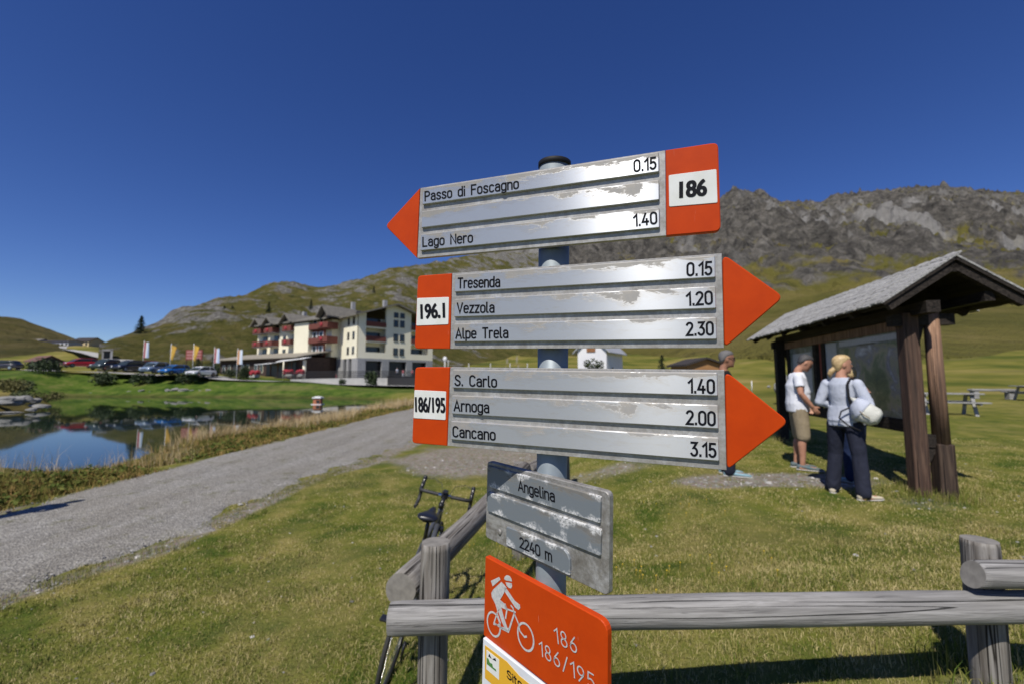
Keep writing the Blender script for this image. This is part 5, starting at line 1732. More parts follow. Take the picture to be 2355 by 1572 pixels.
# ================================================================== HOTEL
M_cream = paint('cream_render', (0.82, 0.77, 0.60), (0.77, 0.72, 0.55), 0.6, 0.85, 0.1)
M_stone_base = paint('grey_stone_base', (0.34, 0.34, 0.34), (0.24, 0.24, 0.245), 2.5, 0.9, 0.4, bdist=0.05)
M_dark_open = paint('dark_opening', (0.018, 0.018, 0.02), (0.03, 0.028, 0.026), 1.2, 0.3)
M_glass = paint('window_glass', (0.02, 0.028, 0.032), (0.035, 0.05, 0.055), 0.8, 0.08)
M_balcony = paint('red_brown_boards', (0.17, 0.050, 0.034), (0.11, 0.032, 0.024), 3, 0.8, 0.3, stretch=(6, 6, .6), bdist=0.03)
M_hotel_roof = paint('grey_slate_roof', (0.19, 0.175, 0.145), (0.12, 0.112, 0.098), 1.8, 0.85, 0.6, bdist=0.1, detail=6)
M_soffit = paint('dark_soffit_boards', (0.035, 0.028, 0.026), None, 3, 0.9)
M_annex_wood = paint('dark_brown_cladding', (0.06, 0.035, 0.028), (0.035, 0.022, 0.018), 2, 0.85)
M_annex_roof = paint('olive_shingle_roof', (0.30, 0.265, 0.21), (0.21, 0.19, 0.15), 2.5, 0.9, 0.5, bdist=0.08)
M_concrete = paint('pale_concrete', (0.42, 0.41, 0.39), (0.33, 0.325, 0.31), 1.2, 0.9, 0.2, bdist=0.03)
M_awning = paint('white_awning', (0.80, 0.80, 0.79), (0.72, 0.72, 0.71), 1.5, 0.7)
M_dark_metal = paint('dark_railing_metal', (0.022, 0.020, 0.020), None, 3, 0.5)
M_red_flower = paint('red_flowers', (0.40, 0.015, 0.04), (0.20, 0.03, 0.03), 12, 0.8)
M_white_paint = paint('white_paint', (0.72, 0.72, 0.72), (0.64, 0.64, 0.65), 1.5, 0.7)

HC = P(821, 861, 80.0)
BETA = R(31)
hotel = thing('hotel', 'cream four storey hotel with red brown balconies and slate gables across the lake', 'hotel', HC, -BETA)
# local: x right along the lake front, y into the hill, z up; front plane y=0; corner with the gable wing near x=0
FL = [0, 3.1, 5.85, 8.6, 11.3]       # floor levels
WEST = -34.0
def hbox(mb, x0, x1, y0, y1, z0, z1, bev=0): mb.box(((x0 + x1) / 2, (y0 + y1) / 2, (z0 + z1) / 2), (abs(x1 - x0), abs(y1 - y0), abs(z1 - z0)), None, bev)
# gable wing, turned a little so its flank takes grazing sun
GANG = R(-14)
Gr = Matrix.Rotation(GANG, 4, 'Z')
GW, GD = 16.5, 17.0                    # gable width (local y of wing), depth
wing = MB()
# wing frame: corner at origin, gable face = plane x=0, from y=0..GW ; depth to x=-GD
GE, GA = 11.2, 13.7
pent = [(0, 0), (GW, 0), (GW, GE - .4), (GW * .45, GA), (0, GE)]
# the gable wall is pierced by two balcony bays: build as piers and spandrels
def gwall(y0, y1, z0, z1, x1=0.0, x0=-.4): hbox(wing, x0, x1, y0, y1, z0, z1)
def roofz(y): return GE + (GA - GE) * (y / (GW * .45)) if y < GW * .45 else GA + (GE - .4 - GA) * ((y - GW * .45) / (GW * .55))
bay = [(1.5, 5.6), (11.2, 15.3)]
for y0, y1 in ((0, 1.5), (5.6, 11.2), (15.3, GW)):
    # pier up to the roof
    n = 6
    for i in range(n):
        a, b = y0 + (y1 - y0) * i / n, y0 + (y1 - y0) * (i + 1) / n
        za, zb = roofz(a) - .05, roofz(b) - .05
        vs = [(-.4, a, FL[1]), (-.4, b, FL[1]), (-.4, b, zb), (-.4, a, za), (0, a, FL[1]), (0, b, FL[1]), (0, b, zb), (0, a, za)]
        wing.add(vs, [(0, 1, 2, 3), (7, 6, 5, 4), (3, 2, 6, 7), (0, 4, 5, 1)])
for y0, y1 in bay:
    gwall(y0, y1, FL[1], FL[1] + 1.15)
    for f in FL[2:4]: hbox(wing, -1.8, .02, y0, y1, f + .22, f + .5)
hbox(wing, -2.2, -1.8, 1.0, 15.8, FL[1], GE - .3)      # recess back wall
# flank (lake side) y=0
hbox(wing, -9.0, -.4, 0, .4, FL[1], GE)
wl2 = wing.build('wall', M_cream, hotel, fix=True); wl2.rotation_euler = (0, 0, GANG)
mb = MB()
for y0, y1 in ((0, 1.6), (4.9, 6.4), (10.3, 11.6), (15.0, GW)): hbox(mb, -.5, .04, y0, y1, -1.2, FL[1] - .004)
hbox(mb, -2.4, -.5, -.04, .4, -1.2, FL[1] - .004); hbox(mb, -4.6, -3.7, -.04, .4, -1.2, FL[1] - .004); hbox(mb, -9, -5.9, -.04, .4, -1.2, FL[1] - .004)
hbox(mb, -.5, .0, 0.05, GW - .05, FL[1] - .45, FL[1] - .01)
st = mb.build('stone_base', M_stone_base, hotel); st.rotation_euler = (0, 0, GANG)
mb = MB(); hbox(mb, -1.4, -1.0, .5, GW - .4, -1, FL[1] - .05); hbox(mb, -9, -1.0, .7, 1.0, -1, FL[1] - .05)
o = mb.build('dark_glazing', M_dark_open, hotel); o.rotation_euler = (0, 0, GANG)
def wing_window(y, z, w=.75, h=1.25, flank=False, pane=True):
    mb = MB()
    if flank:
        for dx in (-w / 2 - .04, w / 2 + .04): hbox(mb, y + dx - .04, y + dx + .04, -.05, .02, z, z + h)
        hbox(mb, y - w / 2 - .1, y + w / 2 + .1, -.12, .02, z - .08, z)
    else:
        for dy in (-w / 2 - .04, w / 2 + .04): hbox(mb, -.02, .05, y + dy - .04, y + dy + .04, z, z + h)
        hbox(mb, -.02, .12, y - w / 2 - .1, y + w / 2 + .1, z - .08, z)
    f = mb.build('window', M_annex_wood, hotel); f.rotation_euler = (0, 0, GANG)
    mb = MB()
    if flank: hbox(mb, y - w / 2, y + w / 2, -.006, .02, z, z + h)
    else: hbox(mb, -.02, .006, y - w / 2, y + w / 2, z, z + h)
    mb.build('pane', M_glass, f)
for f in FL[1:4] + [11.0]:
    for y in (7.75, 9.15): wing_window(y, f + (.85 if f < 11 else .3), .85, 1.35 if f < 11 else 1.0)
for f in FL[1:4]:
    for x in (-1.9, -4.1): wing_window(x, f + .9, .7, 1.35, True)
for y0, y1 in bay:
    for f in FL[2:4]:
        mb = MB(); hbox(mb, .03, .11, y0, y1, f + .5, f + 1.45)
        o = mb.build('balcony', M_balcony, hotel); o.rotation_euler = (0, 0, GANG)
    for f in FL[1:4]:
        mb = MB(); hbox(mb, -1.79, -1.72, y0 + .3, y1 - .3, f + .3, f + 2.3)
        o = mb.build('window', M_annex_wood, hotel); o.rotation_euler = (0, 0, GANG)
        p2 = MB(); hbox(p2, -1.718, -1.70, y0 + .45, y1 - .45, f + .4, f + 2.2); p2.build('pane', M_glass, o)
# wing roof
mb = MB()
yr = GW * .45; ov = 1.0; xo = 1.3
def roofslab(mb, x0, x1, ya, za, yb, zb, th=.28):
    vs = [(x0, ya, za), (x1, ya, za), (x1, yb, zb), (x0, yb, zb)]
    vs2 = [(a, b, c - th) for a, b, c in vs]
    mb.add(vs + vs2, [(0, 1, 2, 3), (7, 6, 5, 4), (0, 4, 5, 1), (1, 5, 6, 2), (2, 6, 7, 3), (3, 7, 4, 0)])
sl1 = (GA - GE) / yr; sl2 = (GA - GE + .4) / (GW - yr)
roofslab(mb, -GD, xo, -ov * 1.2, GE - sl1 * ov * 1.2 + .25, yr, GA + .25); roofslab(mb, -GD, xo, yr, GA + .25, GW + ov, GE - .4 - sl2 * ov + .25)
o = mb.build('roof', M_hotel_roof, hotel, fix=True); o.rotation_euler = (0, 0, GANG)
ch = MB()
for x, y in ((-2.5, 6.6), (-6.0, 12.0), (-9, 3.0)): hbox(ch, x - .35, x + .35, y - .35, y + .35, GA - 1.0, GA + 1.2)
ch.build('chimney', M_stone_base, o)
# main block along the lake
_before = set(hotel.children)
mb = MB()
hbox(mb, WEST, -8.0, .3, 13, FL[1], 10.4)
mb2 = mb.build('wall', M_cream, hotel)
mb = MB(); hbox(mb, WEST + .3, -9, .6, 12.8, -1.2, FL[1] - .02); mb.build('wall', M_annex_wood, hotel)
# projecting cream stair blocks
mb = MB()
for x0, x1 in ((-18.4, -13.6),): hbox(mb, x0, x1, -.9, .28, FL[1], 10.0)
mb.build('stair_block', M_cream, hotel)
# balcony bays
bays = [(-33.2, -30.0), (-28.8, -25.6), (-22.0, -19.0)]
for x0, x1 in bays:
    for f in (FL[2], FL[3] + .1):
        mb = MB(); hbox(mb, x0, x1, -1.35, -1.23, f - .05, f + 1.05); hbox(mb, x0, x0 + .1, -1.23, .25, f - .05, f + 1.05); hbox(mb, x1 - .1, x1, -1.23, .25, f - .05, f + 1.05)
        bal = mb.build('balcony', M_balcony, hotel)
        mb = MB(); mb.ball(((x0 + x1) / 2 - .2, -1.42, f + .55), (.42, .12, .38), 10, 6); mb.build('flowers', M_red_flower, bal)
        mb = MB(); hbox(mb, x0, x1, -1.22, .28, f - .2, f - .06); mb.build('slab', M_concrete, bal)
    for f in (FL[1], FL[2], FL[3] + .1):
        mb = MB(); hbox(mb, x0 + 1.5, x1 - .1, .18, .34, f + .1, f + 2.25)
        w = mb.build('window', M_annex_wood, hotel)
        mb = MB(); hbox(mb, x0 + 1.6, x1 - .2, .16, .19, f + .2, f + 2.15); mb.build('pane', M_glass, w)
for x in (-23.6, -16.9):
    for f in (FL[1], FL[2]):
        mb = MB(); hbox(mb, x - .5, x + .5, -.66 if x > -18 else .2, .34, f + .9, f + 2.0)
        w = mb.build('window', M_annex_wood, hotel)
        mb = MB(); hbox(mb, x - .4, x + .4, -.68 if x > -18 else .18, -.6 if x > -18 else .22, f + 1.0, f + 1.9); mb.build('pane', M_glass, w)
# dark red wooden link with glazed doors, beside the wing
mb = MB(); hbox(mb, -13.5, -9.8, -.1, .28, FL[1], 10.2); mb.build('timber_bay', M_balcony, hotel)
for x in (-12.7, -10.7):
    for f in (FL[1], FL[2], FL[3]):
        mb = MB(); hbox(mb, x - .75, x + .75, -.16, -.08, f + .3, f + 2.2); w = mb.build('window', M_white_paint, hotel)
        mb = MB(); hbox(mb, x - .45, x + .45, -.19, -.158, f + .4, f + 2.1); mb.build('pane', M_glass, w)
for f in (FL[2], FL[3]):
    mb = MB(); hbox(mb, -13.55, -9.9, -1.0, -.9, f - .1, f + .95); hbox(mb, -13.55, -9.9, -.9, -.11, f - .2, f - .08); mb.build('balcony', M_balcony, hotel)
for f in (FL[2], FL[3]):
    mb = MB(); hbox(mb, -9.6, -6.6, -1.75, -1.62, f - .05, f + 1.05); hbox(mb, -9.6, -9.48, -1.62, .2, f - .05, f + 1.05); hbox(mb, -6.72, -6.6, -1.62, .6, f - .05, f + 1.05); hbox(mb, -9.6, -6.6, -1.62, .6, f - .2, f - .06)
    bal = mb.build('balcony', M_balcony, hotel)
    mb = MB(); mb.ball((-8.4, -1.85, f + .55), (.42, .12, .38), 10, 6); mb.build('flowers', M_red_flower, bal)
# main roof with gablets
mb = MB()
roofslab(mb, WEST - .8, -7.5, -1.5, 10.5, 6.5, 12.9); roofslab(mb, WEST - .8, -7.5, 6.5, 12.9, 14.5, 10.1)
def gablet(cx, w, h, z, y0=-2.0, y1=6.0):
    # cross roof: two slabs meeting at a ridge running into the roof
    for s in (-1, 1):
        a = (cx, y0, z + h); b = (cx + s * w / 2, y0, z)
        c = (cx + s * w / 2, y1 - 3, z); d = (cx, y1, z + h)
        v = [a, b, c, d]; v2 = [(p[0], p[1], p[2] - .25) for p in v]
        mb.add(v + v2, [(0, 1, 2, 3), (7, 6, 5, 4), (0, 4, 5, 1), (1, 5, 6, 2), (2, 6, 7, 3), (3, 7, 4, 0)])
gablet(-31.4, 3.8, 1.7, 10.35); gablet(-27.0, 3.8, 1.7, 10.4); gablet(-20.4, 4.0, 1.9, 10.4); gablet(-7.7, 3.6, 2.2, 10.7, -2.4)
mr = mb.build('roof', M_hotel_roof, hotel, fix=True)
mb = MB()
for cx, w, h, z, y in ((-31.4, 3.4, 1.45, 10.3, -1.2), (-27.0, 3.4, 1.45, 10.35, -1.2), (-20.4, 3.6, 1.65, 10.35, -1.2), (-7.7, 3.2, 1.95, 10.6, -1.4)):
    mb = MB(); mb.add([(cx - w / 2, y, z - .3), (cx + w / 2, y, z - .3), (cx, y, z + h - .3), (cx - w / 2, y + .1, z - .3), (cx + w / 2, y + .1, z - .3), (cx, y + .1, z + h - .3)], [(0, 1, 2), (5, 4, 3), (0, 3, 4, 1), (1, 4, 5, 2), (2, 5, 3, 0)]); mb.build('gable_cladding', M_soffit, mr)
mb = MB()
for x in (-23.5, -14.5): hbox(mb, x - .35, x + .35, 4.2, 4.9, 11.4, 13.6)
mb.build('chimney', M_stone_base, mr)
for _o in set(hotel.children) - _before: _o.location.z += .45
# ground floor annexe with its own roof
mb = MB(); hbox(mb, -36.5, -8.3, -6.0, .2, -1.0, 3.3); ann = mb.build('annexe', M_annex_wood, hotel)
mb = MB(); roofslab(mb, -38.2, -7.6, -7.0, 3.3, .25, 4.75, .2); mb.build('annexe_roof', M_annex_roof, hotel, fix=True)
for i, x in enumerate((-34.8, -32.6, -27.5, -25.5, -22.5, -20.5)):
    mb = MB(); hbox(mb, x - .55, x + .55, -6.06, -5.98, .5, 2.2); w = mb.build('window', M_white_paint if i % 2 == 0 else M_cream, ann)
    mb = MB(); hbox(mb, x - .45, x + .45, -6.09, -6.055, .6, 2.1); mb.build('pane', M_glass, w)
mb = MB(); hbox(mb, -30.9, -29.1, -6.1, -5.99, -1, 2.2); mb.build('door', M_dark_open, ann)
# open veranda part under the awning
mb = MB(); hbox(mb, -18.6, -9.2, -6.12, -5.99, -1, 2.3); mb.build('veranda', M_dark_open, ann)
for x in (-17.2, -14.8, -12.0, -10.4):
    mb = MB(); hbox(mb, x - .12, x + .12, -6.2, -6.08, -1, 2.4); mb.build('pillar', paint('brown_pillar', (.20, .10, .06), (.14, .07, .045), 3, .8) if 'brown_pillar' not in bpy.data.materials else bpy.data.materials['brown_pillar'], ann)
mb = MB()
mb.add([(-18.8, -6.1, 2.3), (-18.8, -8.4, 1.95), (-13.0, -8.4, 2.15), (-13.0, -6.1, 2.5), (-18.8, -6.1, 2.22), (-18.8, -8.4, 1.87), (-13.0, -8.4, 2.07), (-13.0, -6.1, 2.42)],
       [(0, 1, 2, 3), (7, 6, 5, 4), (0, 4, 5, 1), (1, 5, 6, 2), (2, 6, 7, 3), (3, 7, 4, 0)])
mb.add([(-12.9, -6.1, 2.9), (-12.9, -7.8, 2.4), (-5.5, -7.0, 2.9), (-5.5, -5.6, 3.2), (-12.9, -6.1, 2.82), (-12.9, -7.8, 2.32), (-5.5, -7.0, 2.82), (-5.5, -5.6, 3.12)],
       [(0, 1, 2, 3), (7, 6, 5, 4), (0, 4, 5, 1), (1, 5, 6, 2), (2, 6, 7, 3), (3, 7, 4, 0)])
mb.build('awning', M_awning, hotel, fix=True)
mb = MB(); mb.tube([(-10.6, -7.6, -1), (-10.6, -7.6, 2.4)], .12, 8); mb.tube([(-6.8, -6.0, -1), (-6.8, -6.0, 2.6)], .3, 10); mb.build('awning_post', M_cream, hotel)

# terrace with retaining wall and railing (walls are things of their own)
def run(pxs, Ys, pys):
    return [P(a, c, b) for a, b, c in zip(pxs, Ys, pys)]
tw = run((668, 760, 840, 893), (75.5, 74, 73.5, 73.5), (871, 869, 868, 868))
t0 = thing('retaining_wall', 'low pale concrete wall under the hotel terrace railing', 'wall', tw[0])
mb = MB()
for a, b in zip(tw[:-1], tw[1:]):
    for q in (a, b): pass
    d = (b - a); nrm = V(-d.y, d.x, 0).normalized()
    vs = []
    for q in (a, b):
        for off in (0, 6.0):
            vs += [q + nrm * off + V(0, 0, .0), q + nrm * off + V(0, 0, -2.2)]
    mb.add(vs, [(0, 4, 5, 1), (2, 3, 7, 6), (0, 2, 6, 4), (1, 5, 7, 3), (0, 1, 3, 2), (4, 6, 7, 5)])
mb.build('wall', M_concrete, t0, world=True, fix=True)
rr0 = thing('terrace_railing', 'dark metal railing along the hotel terrace edge', 'railing', tw[0])
rail_pts = run((632, 660, 720, 780, 840, 893, 958), (76.2, 75.6, 74.8, 74.2, 73.7, 73.6, 73.6), (870, 870, 869, 868.5, 868, 868, 868))
mb = MB(); mp_ = MB()
for a, b in zip(rail_pts[:-1], rail_pts[1:]):
    for z in (.15, .5, .85, 1.15): mb.bar(a + V(0, 0, z), b + V(0, 0, z), .06, .10 if z < 1.1 else .09)
    n = max(2, int((b - a).length / .35))
    for i in range(n): mp_.bar(lerp(a, b, i / n) + V(0, 0, -.05), lerp(a, b, i / n) + V(0, 0, 1.15), .05, .05)
mb.build('rail', M_dark_metal, rr0, world=True); mp_.build('railing_posts', M_dark_metal, rr0, world=True)
c = P(922, 876, 73.0)
g0_ = thing('dark_shed', 'low dark boarded store under the right end of the hotel terrace', 'shed', (c.x, c.y, c.z - .9))
mb = MB(); mb.box((0, 0.8, .85), (4.6, 1.4, 1.7), None, .05); mb.box((0, .8, 1.74), (4.8, 1.6, .1)); mb.build('shed_body', M_dark_metal, g0_)
# flower hedges before the annexe
for k, (a, b) in enumerate(((563, 600), (652, 676), (682, 700))):
    q = P((a + b) / 2, 857 if k == 0 else 855, 77.5)
    o = thing('flower_box', ('long red flower hedge left of the hotel door', 'short red flower hedge in front of the hotel windows', 'small red flower hedge beside the white awning')[k], 'flower box', q, -R(20), 'red flower hedges along the hotel front')
    mb = MB(); L = (b - a) * .0775
    mb.box((0, 0, -.5), (L, .5, .5)); mb.build('box', M_concrete, o)
    mb = MB(); rr = random.Random(k)
    for i in range(60): mb.ball((rr.uniform(-L / 2, L / 2), rr.uniform(-.3, .3), rr.uniform(-.25, .35)), rr.uniform(.14, .26), 6, 4)
    mb.build('flowers', M_red_flower, o)
# people of the terrace and the lake road
def far_person(px, py, Y, label, shirt, legs, hair=M_hair_dark, H=1.7, face=0.0, group=None, kind='short'):
    q = P(px, py, Y)
    return person(label, q, face, H, shirt=shirt, legs=legs, hair=hair, simple=True, sleeves='short', group=group, hair_kind=kind)
far_person(773, 881, 75.0, 'person in pink top walking below the terrace wall', M_pink, M_navy, face=R(200))
far_person(913, 868, 76.5, 'person in white shirt standing on the hotel terrace', M_white_shirt, M_navy, face=R(150), H=1.8)
far_person(927, 868, 76.8, 'person in pink shirt on the terrace right of the one in white', M_pink, M_white_shirt, face=R(100), H=1.55)
far_person(948, 868, 76.8, 'person in pink shirt on the terrace nearest the trail signs', M_pink, M_navy, face=R(100), H=1.55)
q = P(1315, 896, 33.0)
person('person in lime cap behind the signpost near the white chapel', (q.x, q.y, gz(q.x, q.y)), R(60), 1.72, shirt=M_lime, legs=M_navy, hair=M_lime, hair_kind='cap', simple=True)
# ================================================================== CARS
M_tyre2 = M_rubber
M_headlight = paint('headlamp_glass', (0.62, 0.64, 0.66), None, 5, 0.1)
def car_paint(name, c, rough=.25):
    t = NT(name); t.b.inputs['Coat Weight'].default_value = .6; t.b.inputs['Coat Roughness'].default_value = .05
    n = t.noise(t.coord('Object'), 1.5, 3)
    return t.set(t.mix(n, c, tuple(v * .9 for v in c)), rough, .2)
def car(label, px, py, Y, paint_m, face, suv=False, L=4.2, partial=False):
    q = P(px, py, Y)
    z = gz(q.x, q.y)
    root = thing('parked_car', label, 'car', (q.x, q.y, max(z, q.z) + .15), face, 'cars parked along the lake road'); root.scale = (1.08, 1.08, 1.12)
    W = 1.76; H = 1.68 if suv else 1.45
    lo = .72 if suv else .62
    def sect(x, w, z0, z1): return [(V(x, 0, (z0 + z1) / 2), V(0, w / 2, 0), V(0, 0, (z1 - z0) / 2))]
    # body: lofted rounded-rectangle sections
    def rr_loft(mb, secs, n=20, p=4.0):
        vs = []; fs = []
        for x, w, z0, z1 in secs:
            for k in range(n):
                a = 2 * PI * k / n
                c, s = math.cos(a), math.sin(a)
                vs.append((x, math.copysign(abs(c) ** (2 / p), c) * w / 2, (z0 + z1) / 2 + math.copysign(abs(s) ** (2 / p), s) * (z1 - z0) / 2))
        for i in range(len(secs) - 1):
            for k in range(n):
                k2 = (k + 1) % n; fs.append((i * n + k, i * n + k2, (i + 1) * n + k2, (i + 1) * n + k))
        m = len(secs) - 1
        fs.append(tuple(reversed(range(n)))); fs.append(tuple(m * n + k for k in range(n)))
        mb.add(vs, fs, True)
    h = L / 2
    mb = MB()
    rr_loft(mb, [(-h, W * .86, .34, lo + .22), (-h + .1, W * .95, .26, lo + .33), (-h * .6, W, .22, lo + .36), (0, W, .2, lo + .34), (h * .45, W, .22, lo + .30), (h * .8, W * .96, .24, lo + .20), (h - .08, W * .9, .28, lo + .06), (h, W * .8, .36, lo - .06)])
    mb.build('body', paint_m, root, fix=True)
    mb = MB()
    b = -h + (.12 if suv else .3)
    rr_loft(mb, [(b, W * .84, lo + .25, lo + .38), (b + .25, W * .80, lo + .25, H - .12), (b + .8, W * .80, lo + .25, H - .04), (.25, W * .78, lo + .25, H - .05), (.75, W * .80, lo + .2, H - .25), (1.25, W * .84, lo + .18, lo + .30)], 20, 5)
    cb = mb.build('window_glass', M_glass, root, fix=True)
    mb = MB()
    rr_loft(mb, [(b + .22, W * .72, H - .16, H - .08), (b + .5, W * .74, H - .1, H), (.1, W * .72, H - .1, H), (.55, W * .70, H - .18, H - .09)], 16, 4)
    for s in (-1, 1):
        for x0, x1, z1 in ((b + .95, b + .95, H - .06), (1.22, .5, H - .1), (-h + .12 + .2, b + .3, H - .1)):
            mb.bar((x0, s * W * .425, lo + .3), (x1, s * W * .385, z1), .07, .05)
    mb.build('roof', paint_m, root, fix=True)
    for sx in (-1, 1):
        for sy in (-1, 1):
            mb = MB(); mb.tube([(sx * h * .62, sy * W * .40, .32), (sx * h * .62, sy * W * .505, .32)], .32, 18)
            w = mb.build('wheel', M_tyre2, root)
            mb = MB(); mb.tube([(sx * h * .62, sy * W * .50, .32), (sx * h * .62, sy * W * .512, .32)], .19, 14); mb.build('rim', M_chrome, w)
    for s in (-1, 1):
        mb = MB(); mb.ball((h - .14, s * W * .34, lo + .02), (.12, .2, .09), 10, 6); mb.build('headlight', M_headlight, root)
    mb = MB(); mb.box((h - .02, 0, lo - .16), (.05, .9, .16), None, .02); mb.build('grille', M_dark_open, root)
    return root
CF = R(-118)
car('red estate car parked first in the row from the hut', 185, 847, 74, car_paint('red_car_paint', (.45, .02, .02)), R(-112), L=4.4)
car('dark green off-road car parked right of the red estate', 243, 853, 72.5, car_paint('dark_green_car_paint', (.05, .07, .06)), R(-85), True)
car('black off-road car parked in the middle of the row', 297, 856, 71.5, car_paint('black_car_paint', (.018, .018, .022)), R(-95), True, 4.6)
car('small red car half hidden between two off-road cars', 331, 852, 76.0, car_paint('faded_red_car_paint', (.42, .08, .08)), R(-110))
car('silver blue van-like car with dark windscreen in the row', 356, 860, 70.8, car_paint('silver_blue_car_paint', (.22, .29, .40)), R(-88), True, 4.3)
car('bright blue hatchback in the row', 402, 863, 70.5, car_paint('bright_blue_car_paint', (.02, .16, .48)), R(-102), L=4.1)
car('white hatchback parked last in the row, nearest the hotel', 462, 867, 70.2, car_paint('white_car_paint', (.72, .73, .74)), R(-98), L=4.1)
car('dark car parked alone at the far left edge', 8, 851, 76, car_paint('dark_grey_car_paint', (.03, .03, .04)), R(-165))

# ================================================================== FLAGS AND BOARDS
def stripes(name, cols, axis='X', n=None, size=1.0):
    t = NT(name)
    c = t.coord('Generated')
    x = t.sep(c)[{'X': 0, 'Y': 1, 'Z': 2}[axis]]
    r = t.n.new('ShaderNodeValToRGB'); r.color_ramp.interpolation = 'CONSTANT'
    e = r.color_ramp.elements
    while len(e) > 1: e.remove(e[-1])
    e[0].position = 0; e[0].color = (*cols[0], 1)
    for i, q in enumerate(cols[1:], 1):
        k = e.new(i / len(cols)); k.color = (*q, 1)
    t.link(x, r.inputs['Fac'])
    return t.set(r.outputs['Color'], .75)
def flag(label, px, py_top, py_bot, Y, mat, w=.9, furl=False):
    a, b = P(px, py_top, Y), P(px, py_bot, Y)
    g = gz(a.x, a.y)
    root = thing('banner_flag', label, 'flag', (a.x, a.y, g), 0, 'banner flags beside the lake road')
    mb = MB(); mb.tube([(-w / 2 - .04, .03, -.2), (-w / 2 - .04, .03, a.z - g + .25)], .045, 8)
    mb.build('flagpole', M_white_paint, root)
    nx, nz = 9, 12; vs = []; fs = []
    H = a.z - b.z
    for i in range(nx):
        for j in range(nz):
            u, v = i / (nx - 1), j / (nz - 1)
            x = -w / 2 + w * u * (1 - (.35 * v if furl else 0)) + (.5 * v * H * .25 if furl else 0) * (u - .0) * -1
            vs.append((x, .10 * math.sin(u * 5 + v * 2) * u - .0, a.z - g - v * H + (-.4 * u if furl else 0)))
    for i in range(nx - 1):
        for j in range(nz - 1):
            fs.append((i * nz + j, (i + 1) * nz + j, (i + 1) * nz + j + 1, i * nz + j + 1))
    n0 = len(vs); vs2 = [(p[0], p[1] + .012, p[2]) for p in vs]
    mb = MB(); mb.add(vs + vs2, fs + [tuple(n0 + k for k in reversed(f)) for f in fs], True)
    mb.build('flag_cloth', mat, root)
    return root
RD, WH, BL_, OR, YE = (.30, .04, .05), (.58, .58, .60), (.10, .16, .42), (.48, .20, .05), (.48, .30, .05)
flag('red, white and pale blue banner left of the yellow flags', 338, 787, 822, 74, stripes('flag_red_white', [RD, WH, (.4, .5, .65)]), 0.85)
flag('furled yellow flag nearest the parked cars', 401, 793, 824, 76, stripes('flag_yellow', [YE, (.5, .28, .03)]), 1.0, True)
flag('furled yellow flag in front of the brown notice board', 453, 793, 826, 75.5, stripes('flag_yellow2', [YE, (.58, .34, .03)]), 1.0, True)
flag('red and white banner with a blue top between board and hotel', 500, 801, 834, 73, stripes('flag_red_white_blue', [RD, WH, (.45, .55, .75)]), 0.85)
flag('orange and white banner beside the hotel annexe', 553, 804, 837, 74, stripes('flag_orange_white', [OR, WH, (.6, .68, .78)]), 0.85)
q = P(446, 826, 79)
nb = thing('notice_board', 'red brown notice board of six panels behind the yellow flag', 'board', (q.x, q.y, gz(q.x, q.y)))
zb = q.z - gz(q.x, q.y)
mb = MB(); mb.box((0, 0, zb + .85), (3.0, .12, 1.8), None, .03); mb.build('board', paint('red_brown_board', (.26, .055, .045), (.2, .04, .035), 2, .7), nb)
for i in range(2):
    for j in range(3):
        mb = MB(); mb.box((-.72 + 1.44 * i, -.07, zb + .3 + .55 * j), (1.2, .03, .34)); mb.build('panel', paint('pale_red_panel', (.42, .2, .18), (.36, .15, .14), 4, .7) if 'pale_red_panel' not in bpy.data.materials else bpy.data.materials['pale_red_panel'], nb)
for s in (-1.4, 1.4):
    mb = MB(); mb.tube([(s, .1, -.3), (s, .1, zb + 1.8)], .07, 8); mb.build('post', M_annex_wood, nb)

# ================================================================== FAR BUILDINGS
def simple_house(name, label, px, py, Y, w, d, h, rh, wall, roofm, rotz, cat, win=0, winm=None, ov=.5, ridge='x'):
    q = P(px, py, Y)
    root = thing(name, label, cat, (q.x, q.y, min(q.z, gz(q.x, q.y) + .3)), rotz)
    base = q.z - root.location.z
    mb = MB(); mb.box((0, 0, (base + h - 1.5) / 2), (w, d, base + h + 1.5)); wo = mb.build('wall', wall, root)
    mb = MB()
    if ridge == 'x':
        for s in (-1, 1):
            roofslab(mb, -w / 2 - ov, w / 2 + ov, 0, base + h + rh + .2, s * (d / 2 + ov), base + h - rh * ov / (d / 2) + .2, .2)
        gb = [[(x, -d / 2, base + h - .02), (x, d / 2, base + h - .02), (x, 0, base + h + rh)] for x in (-w / 2, w / 2)]
    else:
        m2 = MB()
        for s in (-1, 1):
            roofslab(m2, -d / 2 - ov, d / 2 + ov, 0, base + h + rh + .2, s * (w / 2 + ov), base + h - rh * ov / (w / 2) + .2, .2)
        mb.add([(-y, x, z) for x, y, z in m2.v], m2.f)
        gb = [[(-w / 2, y, base + h - .02), (w / 2, y, base + h - .02), (0, y, base + h + rh)] for y in (-d / 2, d / 2)]
    mb.build('roof', roofm, root, fix=True)
    mb = MB(); mb.add(gb[0] + gb[1], [(0, 1, 2), (5, 4, 3), (0, 3, 4, 1), (1, 4, 5, 2), (2, 5, 3, 0)]); mb.build('gable', wall, root, fix=True)
    for i in range(win):
        x = -w / 2 + w * (i + .5) / win
        mb = MB(); mb.box((x, -d / 2 - .02, base + h * .55), (w / win * .45, .06, h * .35)); f = mb.build('window', winm or M_glass, root)
    return root, base
simple_house('pass_building', 'long low building with white bands below the far left hill', 141, 800, 260, 18, 8, 3.4, 1.0, paint('white_wall_far', (.55, .54, .55), (.46, .45, .46), .5, .85), M_soffit, R(-4), 'building', 7)
